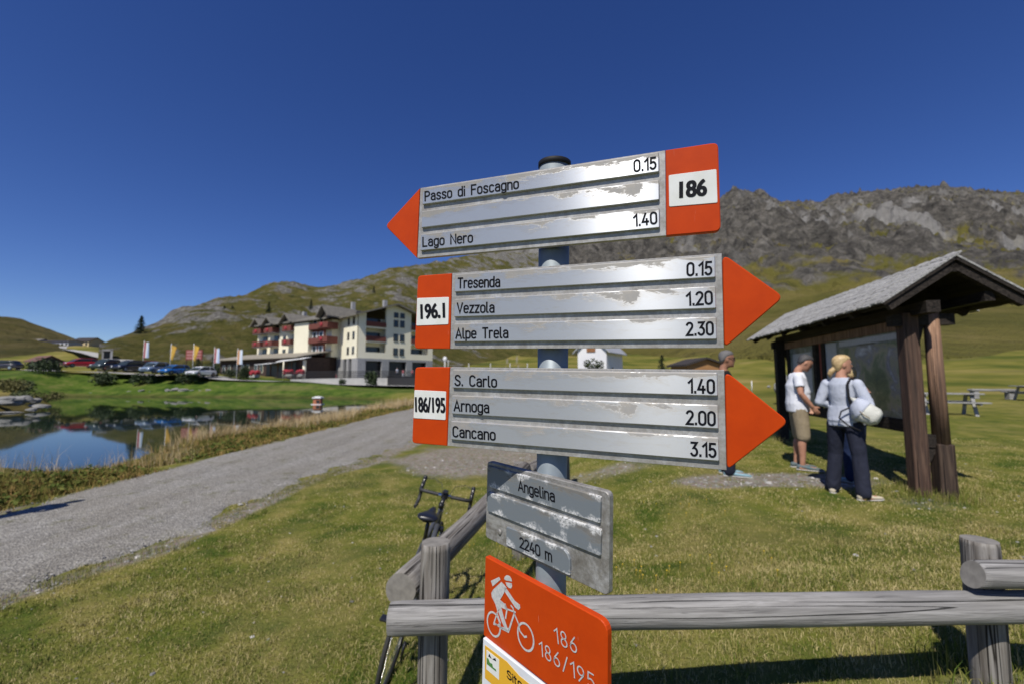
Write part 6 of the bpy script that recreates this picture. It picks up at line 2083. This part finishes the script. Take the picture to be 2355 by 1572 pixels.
simple_house('pass_building', 'small grey building left of the long white one under the hill', 84, 795, 262, 8, 7, 2.8, 1.2, paint('grey_wall_far', (.34, .35, .37), None, .5, .85), M_hotel_roof, R(6), 'building', 2)
simple_house('pass_building', 'dark green building between the grey and the white one', 103, 798, 262, 7, 6, 3.0, .6, paint('dark_green_wall', (.05, .065, .06), None, .5, .85), M_soffit, R(4), 'building', 2)
simple_house('pass_building', 'pale yellow building with a dark roof at the top of the pass', 201, 800, 270, 13, 9, 3.8, 2.4, paint('pale_yellow_wall', (.62, .50, .30), (.55, .45, .27), .5, .85), M_soffit, R(-8), 'building', 4)
simple_house('roadside_hut', 'small dark hut with reddish roof beside the lake road', 101, 848, 84, 3.6, 3.0, 1.6, .8, paint('dark_hut_wall', (.07, .065, .07), (.045, .042, .045), 2, .8), paint('rusty_red_roof', (.16, .06, .05), (.10, .07, .06), 2, .8), R(-20), 'hut', 1)
# tunnel portal in the rock
q = P(246, 822, 101)
tp_ = thing('tunnel_portal', 'square dark tunnel mouth with concrete frame in the rock wall', 'tunnel', (q.x, q.y, q.z), R(43)); tp_.scale = (.62, .62, .62)
mb = MB(); mb.box((1.15, 0, 1.0), (.7, 5, 4.4)); mb.box((-1.2, .4, .7), (.5, 4, 3.8)); mb.box((0, 0, 2.7), (3.0, 5, .6)); mb.build('portal_frame', M_concrete, tp_)
mb = MB(); mb.box((0, 1.2, .8), (2.0, 3.0, 3.4)); mb.build('tunnel_mouth', M_dark_open, tp_)
# pale road strips: lake road (structure)
def road_strip(name, pts, w, mat, label):
    V0 = []
    for i, p in enumerate(pts):
        d = (pts[min(i + 1, len(pts) - 1)] - pts[max(i - 1, 0)]); d.z = 0; d.normalize()
        n = V(-d.y, d.x, 0)
        for s in np.linspace(-1, 1, 5): V0.append(p + n * s * w / 2)
    Vn = np.array([tuple(v) for v in V0])
    return tag(mesh_obj(name, grid_mesh(name, Vn, len(pts), 5), mat), label, 'road', kind='structure')
pts = []
for px, py, Y in ((-150, 850, 77), (0, 851, 77), (100, 851.5, 76.5), (200, 853, 76), (300, 857.5, 75), (400, 864, 74), (480, 868.5, 73.5), (560, 874, 73), (660, 878, 72.6), (760, 881.5, 72.3), (850, 884, 72), (960, 886, 71.8), (1100, 886, 71.8)):
    pts.append(P(px, py, Y))
fine = []
for a, b in zip(pts[:-1], pts[1:]):
    for i in range(6):
        fine.append(lerp(a, b, i / 6))
for p_ in fine: p_.z = max(p_.z, gz(p_.x, p_.y) + .06)
road_strip('road', fine, 6.5, M_concrete, 'pale lake road in front of the hotel')
pts = [P(px, py, Y) for px, py, Y in ((330, 838, 92), (290, 829, 98), (250, 821, 106), (215, 812, 130), (180, 806, 180), (150, 803, 230), (90, 803, 262))]
fine = []
for a, b in zip(pts[:-1], pts[1:]):
    for i in range(10): fine.append(lerp(a, b, i / 10))
for p_ in fine: p_.z = max(p_.z, gz(p_.x, p_.y) + .1)
road_strip('road', fine, 5.0, M_concrete, 'pale road climbing to the pass by the tunnel')

# chapel
q = P(1362, 874, 62)
chp = thing('chapel', 'small white chapel with grey shaded side seen between the arrow signs', 'chapel', (q.x, q.y, q.z - .6), R(-31))
M_tin = paint('pale_tin_roof', (.50, .51, .53), (.42, .43, .45), 1.5, .5, metal=.3)
CW, CD, CH, CRH = 4.3, 7.5, 5.0, 2.1
mb = MB(); mb.box((0, CD / 2, CH / 2 - .3), (CW, CD, CH + .6)); mb.add([(-CW / 2, 0, CH), (CW / 2, 0, CH), (0, 0, CH + CRH), (-CW / 2, CD, CH), (CW / 2, CD, CH), (0, CD, CH + CRH)], [(0, 1, 2), (5, 4, 3), (0, 3, 4, 1), (1, 4, 5, 2), (2, 5, 3, 0)])
mb.build('wall', paint('chapel_white', (.74, .74, .76), (.66, .66, .69), .6, .85), chp, fix=True)
mb = MB()
for s in (-1, 1):
    m2 = MB(); roofslab(m2, -.5, CD + .5, 0, CH + CRH + .25, s * (CW / 2 + .6), CH - .45, .14)
    mb.add([(y, x, z) for x, y, z in m2.v], m2.f)
mb.build('roof', M_tin, chp, fix=True)
mb = MB(); mb.box((-.1, -.06, 5.5), (1.3, .1, 1.7)); mb.build('door', paint('orange_wood_door', (.28, .13, .05), (.22, .09, .035), 3, .7, stretch=(6, 1, 1)), chp)
mb = MB(); mb.box((1.2 + CW / 2 - 1.19, 2.6, 1.9), (.06, .6, 1.2)); mb.build('window', M_glass, chp)
q = P(1366, 868, 59)
o = thing('shrub', 'dark shrub in front of the white chapel door', 'shrub', q)
def leaf_cloud(mb, c, r, n, s, rr, flat=1.0):
    for i in range(n):
        d = V(rr.gauss(0, 1), rr.gauss(0, 1), rr.gauss(0, 1)).normalized() * (rr.random() ** .4)
        p = V(c[0] + d.x * r[0], c[1] + d.y * r[1], c[2] + d.z * r[2])
        a = V(rr.uniform(-1, 1), rr.uniform(-1, 1), rr.uniform(-.6, .6)).normalized() * s * rr.uniform(.6, 1.3)
        b = a.cross(V(rr.uniform(-1, 1), rr.uniform(-1, 1), rr.uniform(-1, 1))).normalized() * s * rr.uniform(.3, .6)
        mb.add([p - a, p + b, p + a, p - b], [(0, 1, 2, 3)])
M_leaf_dark = paint('dark_shrub_leaves', (.022, .040, .014), (.045, .065, .020), 3, .8)
M_leaf_mid = paint('shrub_leaves', (.045, .065, .018), (.085, .10, .030), 3, .8)
M_leaf_olive = paint('olive_weeds', (.085, .088, .022), (.13, .115, .035), 3, .85)
M_needle = paint('conifer_needles', (.014, .030, .013), (.030, .050, .020), 2, .85)
M_bark = paint('bark', (.07, .05, .035), (.05, .035, .025), 4, .9, .4)
rr = random.Random(3)
mb = MB(); leaf_cloud(mb, (0, 0, 1.2), (1.0, .6, 1.5), 260, .22, rr); leaf_cloud(mb, (-.9, 0, 1.9), (.5, .4, .6), 90, .2, rr); leaf_cloud(mb, (.8, 0, 1.5), (.6, .4, .9), 120, .2, rr)
mb.build('foliage', M_leaf_dark, o)
mb = MB(); mb.tube([(0, 0, -.4), (0.05, 0, 1.5)], [.06, .03], 6); mb.build('stem', M_bark, o)
# wooden shed
q = P(1600, 878, 46)
sh, _b = simple_house('wooden_shed', 'low orange brown wooden shed with dark gable roof behind the man in black', 1603, 872, 46, 3.9, 3.6, 1.45, .62, paint('orange_brown_boards', (.36, .19, .075), (.26, .13, .05), 3, .8, .2, stretch=(1, 1, 8), bdist=.02), M_soffit, R(6), 'shed', 0, ov=.35, ridge='y')

# ================================================================== TREES AND SHRUBS
def conifer(label, px, py, Y, h, w, group='conifers on the hill', lean=0):
    q = P(px, py, Y); z = q.z
    root = thing('conifer', label, 'tree', (q.x, q.y, z - .4), 0, group)
    mb = MB(); mb.tube([(0, 0, -.5), (0, 0, h * .95)], [h * .022, .02], 8); mb.build('trunk', M_bark, root)
    rr = random.Random(int(px))
    mb = MB()
    L = max(12, int(h * 3))
    for i in range(L):
        t = i / L; zz = h * (.07 + .93 * t); r = w / 2 * (1 - t) ** .8 * rr.uniform(.75, 1.15) + .08
        nb_ = int(9 - 4 * t)
        for k in range(nb_):
            a = rr.uniform(0, 6.28)
            for m in range(6):
                f = (m + .6) / 6
                c = V(math.cos(a) * r * f, math.sin(a) * r * f, zz - r * .28 * f + rr.uniform(-.1, .1))
                s = h * .035 * (1.25 - f * .5)
                for _ in range(2):
                    d = V(rr.uniform(-1, 1), rr.uniform(-1, 1), rr.uniform(-.7, .3)).normalized() * s * 1.5
                    b = d.cross(V(rr.uniform(-1, 1), rr.uniform(-1, 1), 1)).normalized() * s * .5
                    mb.add([c - d, c + b, c + d, c - b], [(0, 1, 2, 3)])
    mb.build('crown', M_needle, root)
    return root
conifer('tallest dark conifer, standing on the rocky rim above the tunnel', 323, 768, 140, 6.4, 4.6)
for px, py, Y, h, lb in ((411, 722, 182, 2.6, 'small conifer on the hill skyline left of the bare slope'), (515, 726, 170, 4.5, 'middle sized conifer high on the slope above the hotel gables'), (534, 718, 178, 3.4, 'slim conifer just right of the middle sized one'),
                     (618, 716, 168, 4.4, 'dark conifer directly behind the left hotel gables'), (715, 708, 150, 3.5, 'dark conifer behind the hotel main roof'), (860, 672, 235, 4.0, 'single dark conifer on the slope above the gable wing')):
    conifer(lb, px, py, Y, h, h * .6)
conifer('small conifer right of the brown notice board', 491, 850, 76, 3.2, 2.6, 'small trees by the lake road')
conifer('small conifer in front of the brown notice board', 455, 848, 77, 2.4, 2.0, 'small trees by the lake road')
conifer('lone young conifer between the chapel and the wooden shed', 1523, 848, 62, 2.5, 1.9, 'small trees by the lake road')
def shrub(label, px, py, Y, w, h, mat=None, n=420, group='dark shrubs on the lake bank', seed=None):
    q = P(px, py, Y); z = gz(q.x, q.y)
    root = thing('shrub', label, 'shrub', (q.x, q.y, z - .05), 0, group)
    rr = random.Random(seed or int(px))
    mb = MB()
    for i in range(7):
        leaf_cloud(mb, (rr.uniform(-.34, .34) * w, rr.uniform(-.2, .2) * w, h * rr.uniform(.28, .55)), (w * .24, w * .2, h * .36), n // 7, .16 * max(.5, h / 2), rr)
    mb.build('foliage', mat or M_leaf_dark, root)
    mb = MB()
    for i in range(3): mb.tube([(0, 0, -.1), (rr.uniform(-.3, .3) * w, 0, h * .5)], [.04, .02], 6)
    mb.build('stem', M_bark, root)
    return root
for px, py, Y, w, h, lb in ((97, 860, 70, 6.0, 2.0, 'wide dark shrub in front of the small hut'), (236, 866, 70, 4.6, 1.9, 'dark shrub below the dark green car'), (327, 869, 69.5, 3.8, 1.6, 'dark shrub between the black and the silver blue car'),
                            (433, 872, 69.5, 4.0, 2.0, 'dark shrub between the bright blue and the white car'), (528, 868, 74.5, 4.0, 1.4, 'low dark hedge right of the white car'), (558, 872, 73.5, 1.6, 2.0, 'round dark shrub at the left end of the hotel terrace'),
                            (787, 890, 70.8, 1.4, .9, 'tiny dark shrub below the person in pink'), (854, 895, 70, 1.9, 2.2, 'bushy green shrub on the bank below the gable wing'), (400, 853, 76, 4.0, 1.6, 'green shrub behind the bright blue car'), (478, 858, 73.5, 3.0, 1.8, 'green shrub behind the white car')):
    shrub(lb, px, py, Y, w * 1.05, h * 1.45, n=700)
# left headland bushes
for px, py, Y, w, h, m, lb in ((10, 905, 43, 4.5, 1.7, M_leaf_olive, 'brownish heath bush at the left edge of the headland'), (58, 902, 45, 3.8, 1.5, M_leaf_mid, 'green heath bush in the middle of the headland'), (105, 912, 44, 3.2, 1.2, M_leaf_olive, 'low heath bush at the tip of the headland'), (40, 925, 38, 3.0, .9, M_leaf_mid, 'low green bush above the headland rocks')):
    shrub(lb, px, py, Y, w, h * 1.05, m, 900, 'heath bushes on the headland')

# ================================================================== ROCKS AND STONES
M_rock = paint('pale_grey_rock', (.27, .265, .25), (.15, .147, .14), 2.2, .9, .6, bdist=.1, detail=7)
def stone(label, px, py, Y, w, h, d, seed, group, name='boulder'):
    q = P(px, py, Y)
    rr = random.Random(seed)
    mb = MB()
    ph = [rr.uniform(0, 6) for _ in range(6)]
    mb.ball((0, 0, h * .18), (w / 2, d / 2, h * .62), 14, 9, None, lambda p: 1 + .16 * math.sin(3 * p.x + ph[0]) * math.cos(2.7 * p.y + ph[1]) + .12 * math.sin(5 * p.z + ph[2] + 2 * p.x) + .08 * math.sin(9 * p.y + ph[3]))
    o = mb.build(name, M_rock)
    for p_ in o.data.polygons: p_.use_smooth = False
    o.location = (q.x, q.y, q.z); o.rotation_euler = (rr.uniform(-.15, .15), rr.uniform(-.15, .15), rr.uniform(-.5, .5))
    return tag(o, label, 'rock', group)
gS = 'white stones in a line on the far bank'
for i, (px, py, w, h) in enumerate(((213, 905, 1.3, .4), (240, 905, 1.8, .4), (298, 900, 1.0, .3), (325, 898, 1.2, .4), (345, 901, .8, .3), (386, 898, 1.3, .55), (404, 896, 1.3, .7), (422, 898, 1.9, .7), (441, 898, 1.0, .3), (461, 900, .9, .55), (482, 898, 1.4, .55), (501, 899, 1.6, .55), (523, 900, 1.2, .7), (279, 913, .7, .3))):
    nm = ['first', 'second', 'third', 'fourth', 'fifth', 'sixth', 'seventh', 'eighth', 'ninth', 'tenth', 'eleventh', 'twelfth', 'thirteenth', 'lowest'][i]
    stone(f'{nm} white stone from the left in the row above the far shore' if i < 13 else 'small pale stone right at the far waterline, below the row', px, py, 66.5 if i < 13 else 64.5, w * .8, h * .65, w * .5, 20 + i, gS)
gR = 'grey boulders at the headland waterline'
for i, (px, py, Y, w, h, lb) in enumerate(((22, 925, 34.5, 2.6, 1.1, 'big flat boulder at the left edge of the headland shore'), (52, 920, 35, 1.7, 1.0, 'dark sided boulder in the middle of the headland shore'), (80, 922, 36, 1.2, .6, 'small boulder right of the dark sided one'), (92, 934, 35.5, 2.0, .45, 'long flat slab at the headland tip'), (73, 942, 33.5, 1.2, .4, 'lowest pale slab touching the water'), (10, 949, 32.5, 2.8, .25, 'flat slab just breaking the water at the picture edge'))):
    stone(lb, px, py, Y, w * .68, h * .55, w * .45, 50 + i, gR)
q = P(2296, 1220, 5.0)
stone('pale flat stone in the grass behind the right fence post', 2293, 1222, 4.35, .22, .07, .14, 80, None)
stone('pale rough stone block in the meadow left of the man in white', 1797, 897, 17.0, .55, .75, .4, 81, None)
stone('little white stone in the meadow near the pale block', 1768, 889, 20.0, .16, .1, .12, 82, None)
stone('flat yellowish chip of stone in the grass before the shelter post', 2060, 1131, 5.55, .16, .03, .06, 83, None)

# duck house on the lake
q = P(731, 926, 44)
dk = thing('duck_house', 'little floating duck house with white roof and orange side on the lake', 'duck house', (q.x, q.y, WZ))
mb = MB(); mb.box((0, 0, .28), (.72, .6, .56), None, .02); mb.build('house', paint('orange_boards', (.45, .16, .07), (.36, .12, .06), 4, .7), dk)
mb = MB(); mb.box((.13, -.31, .27), (.34, .02, .3)); mb.build('entrance', M_dark_open, dk)
mb = MB(); mb.box((0, 0, .66), (.9, .8, .12), None, .03); mb.box((.05, 0, .76), (.6, .5, .08), None, .02); mb.build('roof', M_white_paint, dk)
mb = MB(); mb.box((0, 0, .0), (1.0, .9, .10)); mb.build('float', M_white_paint, dk)

# wire fence in the meadow behind the signs
wp = [P(1078, 848, 52), P(1128, 848, 51), P(1173, 848, 50.5), P(1213, 848, 50)]
wf = thing('wire_fence', 'thin wire fence on pale wooden posts in the far meadow', 'fence', wp[0])
for p_ in wp:
    mb = MB(); mb.tube([p_ + V(0, 0, -1.4), p_ + V(0, 0, .68)], .055, 8); mb.build('post', M_concrete, wf, world=True)
mb = MB()
for a, b in zip(wp[:-1], wp[1:]):
    for z in (-.2, .2, .55): mb.tube([a + V(0, 0, z), b + V(0, 0, z)], .012, 4, False)
mb.build('wire', M_dark_metal, wf, world=True)
q = P(1023, 850, 50)
st_ = thing('wayside_marker', 'small pale wayside post with round head in the far meadow', 'post', q)
mb = MB(); mb.tube([(0, 0, -1.4), (0, 0, 1.0)], .09, 10); mb.tube([(.38, 0, -1.4), (.38, 0, 1.15)], .05, 8); mb.build('shaft', M_concrete, st_)
mb = MB(); mb.ball((0, 0, 1.25), (.24, .15, .3), 12, 8); mb.build('head', M_white_paint, st_)
q = P(1729, 893, 21)
sk = MB(); sk.tube([(0, 0, -.2), (.01, 0, .38)], .02, 8); o = sk.build('marker_stake', M_white_paint); o.location = q
tag(o, 'short white stake in the meadow right of the lowest red arrow tip', 'stake')

# picnic tables and bench
M_grey_wood = wood_mat('grey_picnic_wood', (.30, .295, .285), (.19, .185, .18), (.40, .395, .385), 'x', .6)
def picnic(label, px, py, Y, rot):
    q = P(px, py, Y); root = thing('picnic_table', label, 'picnic table', (q.x, q.y, gz(q.x, q.y)), rot, 'grey picnic tables in the meadow'); root.scale = (.84, .84, .84)
    mb = MB()
    for k in range(5): mb.box((0, -.32 + .16 * k, .74), (1.9, .145, .045), None, .008)
    mb.build('table_top', M_grey_wood, root)
    for s in (-1, 1):
        mb = MB()
        for k in (0, 1): mb.box((0, s * (.62 + .15 * k), .44), (1.9, .14, .045), None, .008)
        mb.build('bench_seat', M_grey_wood, root)
    for x in (-.65, .65):
        mb = MB()
        for s in (-1, 1): mb.bar((x, s * .22, .72), (x, s * .55, -.05), .05, .10, up=(1, 0, 0))
        mb.bar((x + .05, -.80, .395), (x + .05, .80, .395), .045, .09); mb.bar((x + .05, -.38, .69), (x + .05, .38, .69), .045, .08)
        mb.build('leg_frame', M_grey_wood, root)
    return root
picnic('grey wooden picnic table right behind the shelter posts', 2175, 943, 13.6, R(-28))
picnic('grey wooden picnic table cut by the right picture edge', 2392, 915, 18.0, R(-10))
q = P(2282, 916, 19.5)
bn = thing('log_bench', 'long low log bench between the two picnic tables', 'bench', (q.x, q.y, gz(q.x, q.y)), R(-6))
mb = MB(); mb.box((0, 0, .40), (1.75, .3, .10), None, .03); mb.build('seat', M_grey_wood, bn)
for x in (-.7, .7):
    mb = MB(); mb.box((x, 0, .15), (.2, .26, .42), None, .03); mb.build('leg', M_grey_wood, bn)
# ================================================================== GRASS
def blade_mat(name, stops, trans=0.0):
    t = NT(name)
    pos = t.coord('Position')
    n = t.noise(pos, 1.6, 5, 0.65)
    v = t.attr('tone')
    k = t.math('ADD', t.math('MULTIPLY', n, 0.9), t.math('MULTIPLY', v, 0.75))
    c = t.ramp(k, stops)
    if trans > 0: c = t.mix(t.math('MULTIPLY', t.bw(t.noise(pos, 0.75, 5, 0.65), 0.46, 0.64, 0, trans), t.bw(v, .1, .6)), c, (0.30, 0.24, 0.10))
    return t.set(c, 0.8, spec=0.15)

def blades(name, X, Y, h, w, tone, mat, label, lean=0.5, droop=True, cat='grass', z_off=0.0):
    n = len(X)
    Z = ground_z(X, Y) + z_off
    a = RNG.uniform(0, 2 * PI, n); la = RNG.uniform(0, 2 * PI, n); l = np.abs(RNG.normal(0, lean, n))
    ca, sa = np.cos(a) * w / 2, np.sin(a) * w / 2
    lx, ly = np.cos(la) * l * h, np.sin(la) * l * h
    Vv = np.zeros((n, 5, 3))
    Vv[:, 0] = np.stack([X - ca, Y - sa, Z - .004], 1); Vv[:, 1] = np.stack([X + ca, Y + sa, Z - .004], 1)
    m = .55
    Vv[:, 2] = np.stack([X - ca * .7 + lx * .35, Y - sa * .7 + ly * .35, Z + h * m], 1)
    Vv[:, 3] = np.stack([X + ca * .7 + lx * .35, Y + sa * .7 + ly * .35, Z + h * m], 1)
    Vv[:, 4] = np.stack([X + lx, Y + ly, Z + h * np.maximum(.35, 1 - .35 * l)], 1)
    b = np.arange(n)[:, None] * 5
    T = np.concatenate([b + [0, 1, 3], b + [0, 3, 2], b + [2, 3, 4]], 1).reshape(-1, 3)
    me = tri_mesh(name, Vv.reshape(-1, 3), T, {'tone': np.repeat(tone, 5)})
    return tag(mesh_obj(name, me, mat), label, cat, kind='stuff')

M_turf = blade_mat('turf_blades', [(0.38, (0.042, 0.086, 0.010)), (0.55, (0.120, 0.150, 0.022)), (0.74, (0.235, 0.215, 0.058)), (0.95, (0.46, 0.385, 0.19))], .5)
N = 330000
# turf in view: denser near the camera
Yt_ = 1.6 * (9.5 / 1.6) ** RNG.random(N) 
Ut = RNG.uniform(-1.32, 1.32, N)
Xt = Ut * Yt_
keep = (wear(Xt, Yt_) < RNG.uniform(.05, .8, N))
keep &= ~((Xt > PATH_L(Yt_) - .05) & (Xt < PATH_R(Yt_) + (fbm(Yt_ * 1.7, Yt_ * 0 + 9, 4, 43) - .5) * .9 + RNG.normal(0, .05, N)))
keep &= lake_dist(Xt, Yt_) > .3
dens = fbm(Xt * 2.2, Yt_ * 2.2, 4, 71)
keep &= RNG.random(N) < 1.5 * dens - .12
Xt, Yt_, dens = Xt[keep], Yt_[keep], dens[keep]
hh = (.012 + .045 * dens ** 2 * RNG.uniform(.4, 1.3, len(Xt))) * np.clip(1.25 - .05 * Yt_, .8, 1.2)
ww = .0028 * np.clip(Yt_ / 2.2, .9, 3.2) * RNG.uniform(.7, 1.4, len(Xt))
blades('grass', Xt, Yt_, hh, ww, RNG.beta(1.6, 2.2, len(Xt)), M_turf, 'short trodden turf between path, fence and shelter', 1.1)

# longer tufts: fence foot, shelter foot, path edge
def tufts(cx, cy, r, n, h):
    a = RNG.uniform(0, 6.28, n); q = r * np.sqrt(RNG.random(n))
    return cx + q * np.cos(a), cy + q * np.sin(a), h * RNG.uniform(.5, 1.2, n)
tx, ty, th = [], [], []
for cx, cy, r, n, h in ((4.88, 5.40, .35, 700, .13), (5.22, 5.36, .4, 800, .14), (5.8, 9.3, .5, 500, .16), (lp.x, lp.y, .2, 260, .13), (rp.x, rp.y, .22, 300, .12), (fp.x, fp.y, .3, 400, .16), (.25, 3.6, .5, 500, .12), (5.9, 5.5, .7, 900, .09)):
    a = tufts(cx, cy, r, n, h); tx.append(a[0]); ty.append(a[1]); th.append(a[2])
for _ in range(260):
    y = 2.6 + 9 * RNG.random(); x = PATH_R(y) + RNG.normal(.12, .12)
    a = tufts(x, y, .10, 26, .055); tx.append(a[0]); ty.append(a[1]); th.append(a[2])
tx, ty, th = map(np.concatenate, (tx, ty, th))
for _ in range(700):                                        # tussocks over the lawn
    y = 1.9 * (9 / 1.9) ** RNG.random(); x = RNG.uniform(-1.25, 1.25) * y
    if x < PATH_R(y) + .15 or vnoise(x * .8, y * .8, 77) < .45: continue
    a = tufts(x, y, RNG.uniform(.03, .09), 34, RNG.uniform(.035, .075)); tx = np.append(tx, a[0]); ty = np.append(ty, a[1]); th = np.append(th, a[2])
blades('grass', tx, ty, th, .004 + 0 * tx, RNG.beta(1.4, 2.6, len(tx)) * .8, M_turf, 'longer green tufts around post feet and path edge', .45)

# tan sedge along the lake shore, with broad green weeds on the path side
M_sedge = blade_mat('dry_sedge', [(0.25, (0.17, 0.11, 0.035)), (0.55, (0.36, 0.25, 0.10)), (0.85, (0.52, 0.39, 0.21)), (1.1, (0.6, 0.48, 0.3))])
M_weed = blade_mat('bank_weeds', [(0.3, (0.045, 0.075, 0.010)), (0.52, (0.10, 0.115, 0.020)), (0.75, (0.20, 0.17, 0.045)), (1.0, (0.34, 0.22, 0.08))])
sx, sy, shh = [], [], []
for _ in range(1150):
    y = 9.5 * (46 / 9.5) ** RNG.random()
    x = PATH_L(y) - .5 - RNG.random() ** .8 * np.interp(y, [9, 14, 25, 46], [1.6, 3.4, 3.6, 3.0])
    d = float(lake_dist(np.array([x]), np.array([y]))[0])
    if d < .0 or vnoise(x * .7, y * .45, 5) < .40: continue
    # the gap through which the water shows
    if y < 14.5 and RNG.random() < .93: continue
    n = 20
    a = tufts(x, y, .34, n, RNG.uniform(.3, .62) + .35 * vnoise(x * 1.1, y * .6, 9)); sx.append(a[0]); sy.append(a[1]); shh.append(a[2])
for _ in range(170):
    x = -24 + 14 * RNG.random(); y = 9.5 + 2.2 * RNG.random() + (-(x + 10) * .06)
    if float(lake_dist(np.array([x]), np.array([y]))[0]) < .1: continue
    a = tufts(x, y, .3, 9, RNG.uniform(.35, .8)); sx.append(a[0]); sy.append(a[1]); shh.append(a[2])
sx, sy, shh = map(np.concatenate, (sx, sy, shh))
blades('grass', sx, sy, shh, .007 * np.clip(sy / 14, .8, 2.2), RNG.beta(2, 2, len(sx)), M_sedge, 'tall dry tan sedge along the near lake shore', .5)
wx, wy, wh = [], [], []
for _ in range(2600):
    y = 5.5 * (40 / 5.5) ** RNG.random()
    x = PATH_L(y) - .12 - RNG.random() ** 1.3 * np.interp(y, [5, 9, 20, 40], [5.5, 3.2, 2.6, 1.6])
    d = float(lake_dist(np.array([x]), np.array([y]))[0])
    if d < .1 or (y < 13 and vnoise(x * .9, y * .9, 51) < .46): continue
    e = abs(x - PATH_L(y))
    a = tufts(x, y, .22, 22, min(.10 + .13 * e, .28 if y < 13 else .5) * RNG.uniform(.5, 1.1)); wx.append(a[0]); wy.append(a[1]); wh.append(a[2])
wx, wy, wh = map(np.concatenate, (wx, wy, wh))
blades('grass', wx, wy, wh, .018 * np.clip(wy / 10, .7, 2.0), RNG.beta(1.6, 2.2, len(wx)), M_weed, 'low green and rusty weeds on the bank beside the path', .7)

# pebbles on worn ground and path verge
def pebbles(n):
    ys = 2.2 * (11 / 2.2) ** RNG.random(n * 6); xs = RNG.uniform(-1.25, 1.25, n * 6) * ys
    wv = wear(xs, ys)
    inp = (xs > PATH_L(ys)) & (xs < PATH_R(ys))
    k = (RNG.random(n * 6) < np.where(inp, .35, wv * .6 + .006))
    xs, ys = xs[k][:n], ys[k][:n]
    base = MB(); base.ball((0, 0, 0), 1.0, 6, 4)
    bv = np.array(base.v); tris = []
    for f in base.f: tris += [(f[0], f[i], f[i + 1]) for i in range(1, len(f) - 1)]
    tris = np.array(tris); m = len(xs); nb = len(bv)
    s = RNG.uniform(.006, .018, m) * (1 + (RNG.random(m) < .05) * 1.2)
    sc = np.stack([s * RNG.uniform(.7, 1.3, m), s * RNG.uniform(.7, 1.3, m), s * RNG.uniform(.35, .7, m)], 1)
    Vv = bv[None] * sc[:, None, :] * RNG.uniform(.8, 1.2, (m, nb, 1))
    zz = ground_z(xs, ys) + np.where((xs > PATH_L(ys)) & (xs < PATH_R(ys)), .022, .002)
    Vv = Vv + np.stack([xs, ys, zz], 1)[:, None, :]
    T = tris[None] + (np.arange(m) * nb)[:, None, None]
    return tri_mesh('pebbles', Vv.reshape(-1, 3), T.reshape(-1, 3), {'tone': np.repeat(RNG.random(m), nb)})
pt = NT('pebble_stone')
M_peb = pt.set(pt.ramp(pt.attr('tone'), [(0, (.12, .115, .11)), (.6, (.27, .26, .24)), (1, (.48, .46, .43))]), .85)
tag(mesh_obj('pebbles', pebbles(5200), M_peb), 'loose grey pebbles on the path and bare turf', 'pebbles', kind='stuff')
# tiny yellow meadow flowers
fx = RNG.uniform(-.5, 2.6, 160); fy = 2.2 + 3.5 * RNG.random(160)
k = (vnoise(fx * 1.5, fy * 1.5, 15) > .55) & (wear(fx, fy) < .1); fx, fy = fx[k], fy[k]
mb = MB()
for x, y in zip(fx, fy):
    z = gz(x, y); h = random.uniform(.03, .06)
    mb.tube([(x, y, z), (x + .004, y, z + h)], .0008, 4, False); mb.ball((x + .004, y, z + h), (.006, .006, .004), 7, 4)
tag(mb.build('flowers', paint('yellow_petals', (.62, .42, .02), None, 30, .7)), 'tiny yellow flowers scattered in the turf', 'flowers', kind='stuff')

# leafy low weeds on the near bank
rr = random.Random(44); mb = MB()
for _ in range(900):
    y = 5.2 * (30 / 5.2) ** rr.random(); x = float(PATH_L(y)) - .25 - rr.random() * float(np.interp(y, [5, 9, 14, 30], [7, 3.6, 2.2, 1.6]))
    if float(lake_dist(np.array([x]), np.array([y]))[0]) < .15 or vnoise(x * .8, y * .8, 61) < .42: continue
    h = rr.uniform(.06, .22)
    leaf_cloud(mb, (x, y, gz(x, y) + h * .5), (.22, .22, h * .6), 16, .055, rr)
pw = NT('leafy_weeds'); pv = pw.noise(pw.coord('Position'), 1.3, 5, .7)
tag(mb.build('weeds', pw.set(pw.ramp(pv, [(.32, (.035, .065, .010)), (.5, (.085, .11, .020)), (.66, (.19, .14, .035))]), .75, spec=.15)), 'leafy green and rusty weeds between path and lake', 'weeds', kind='stuff')
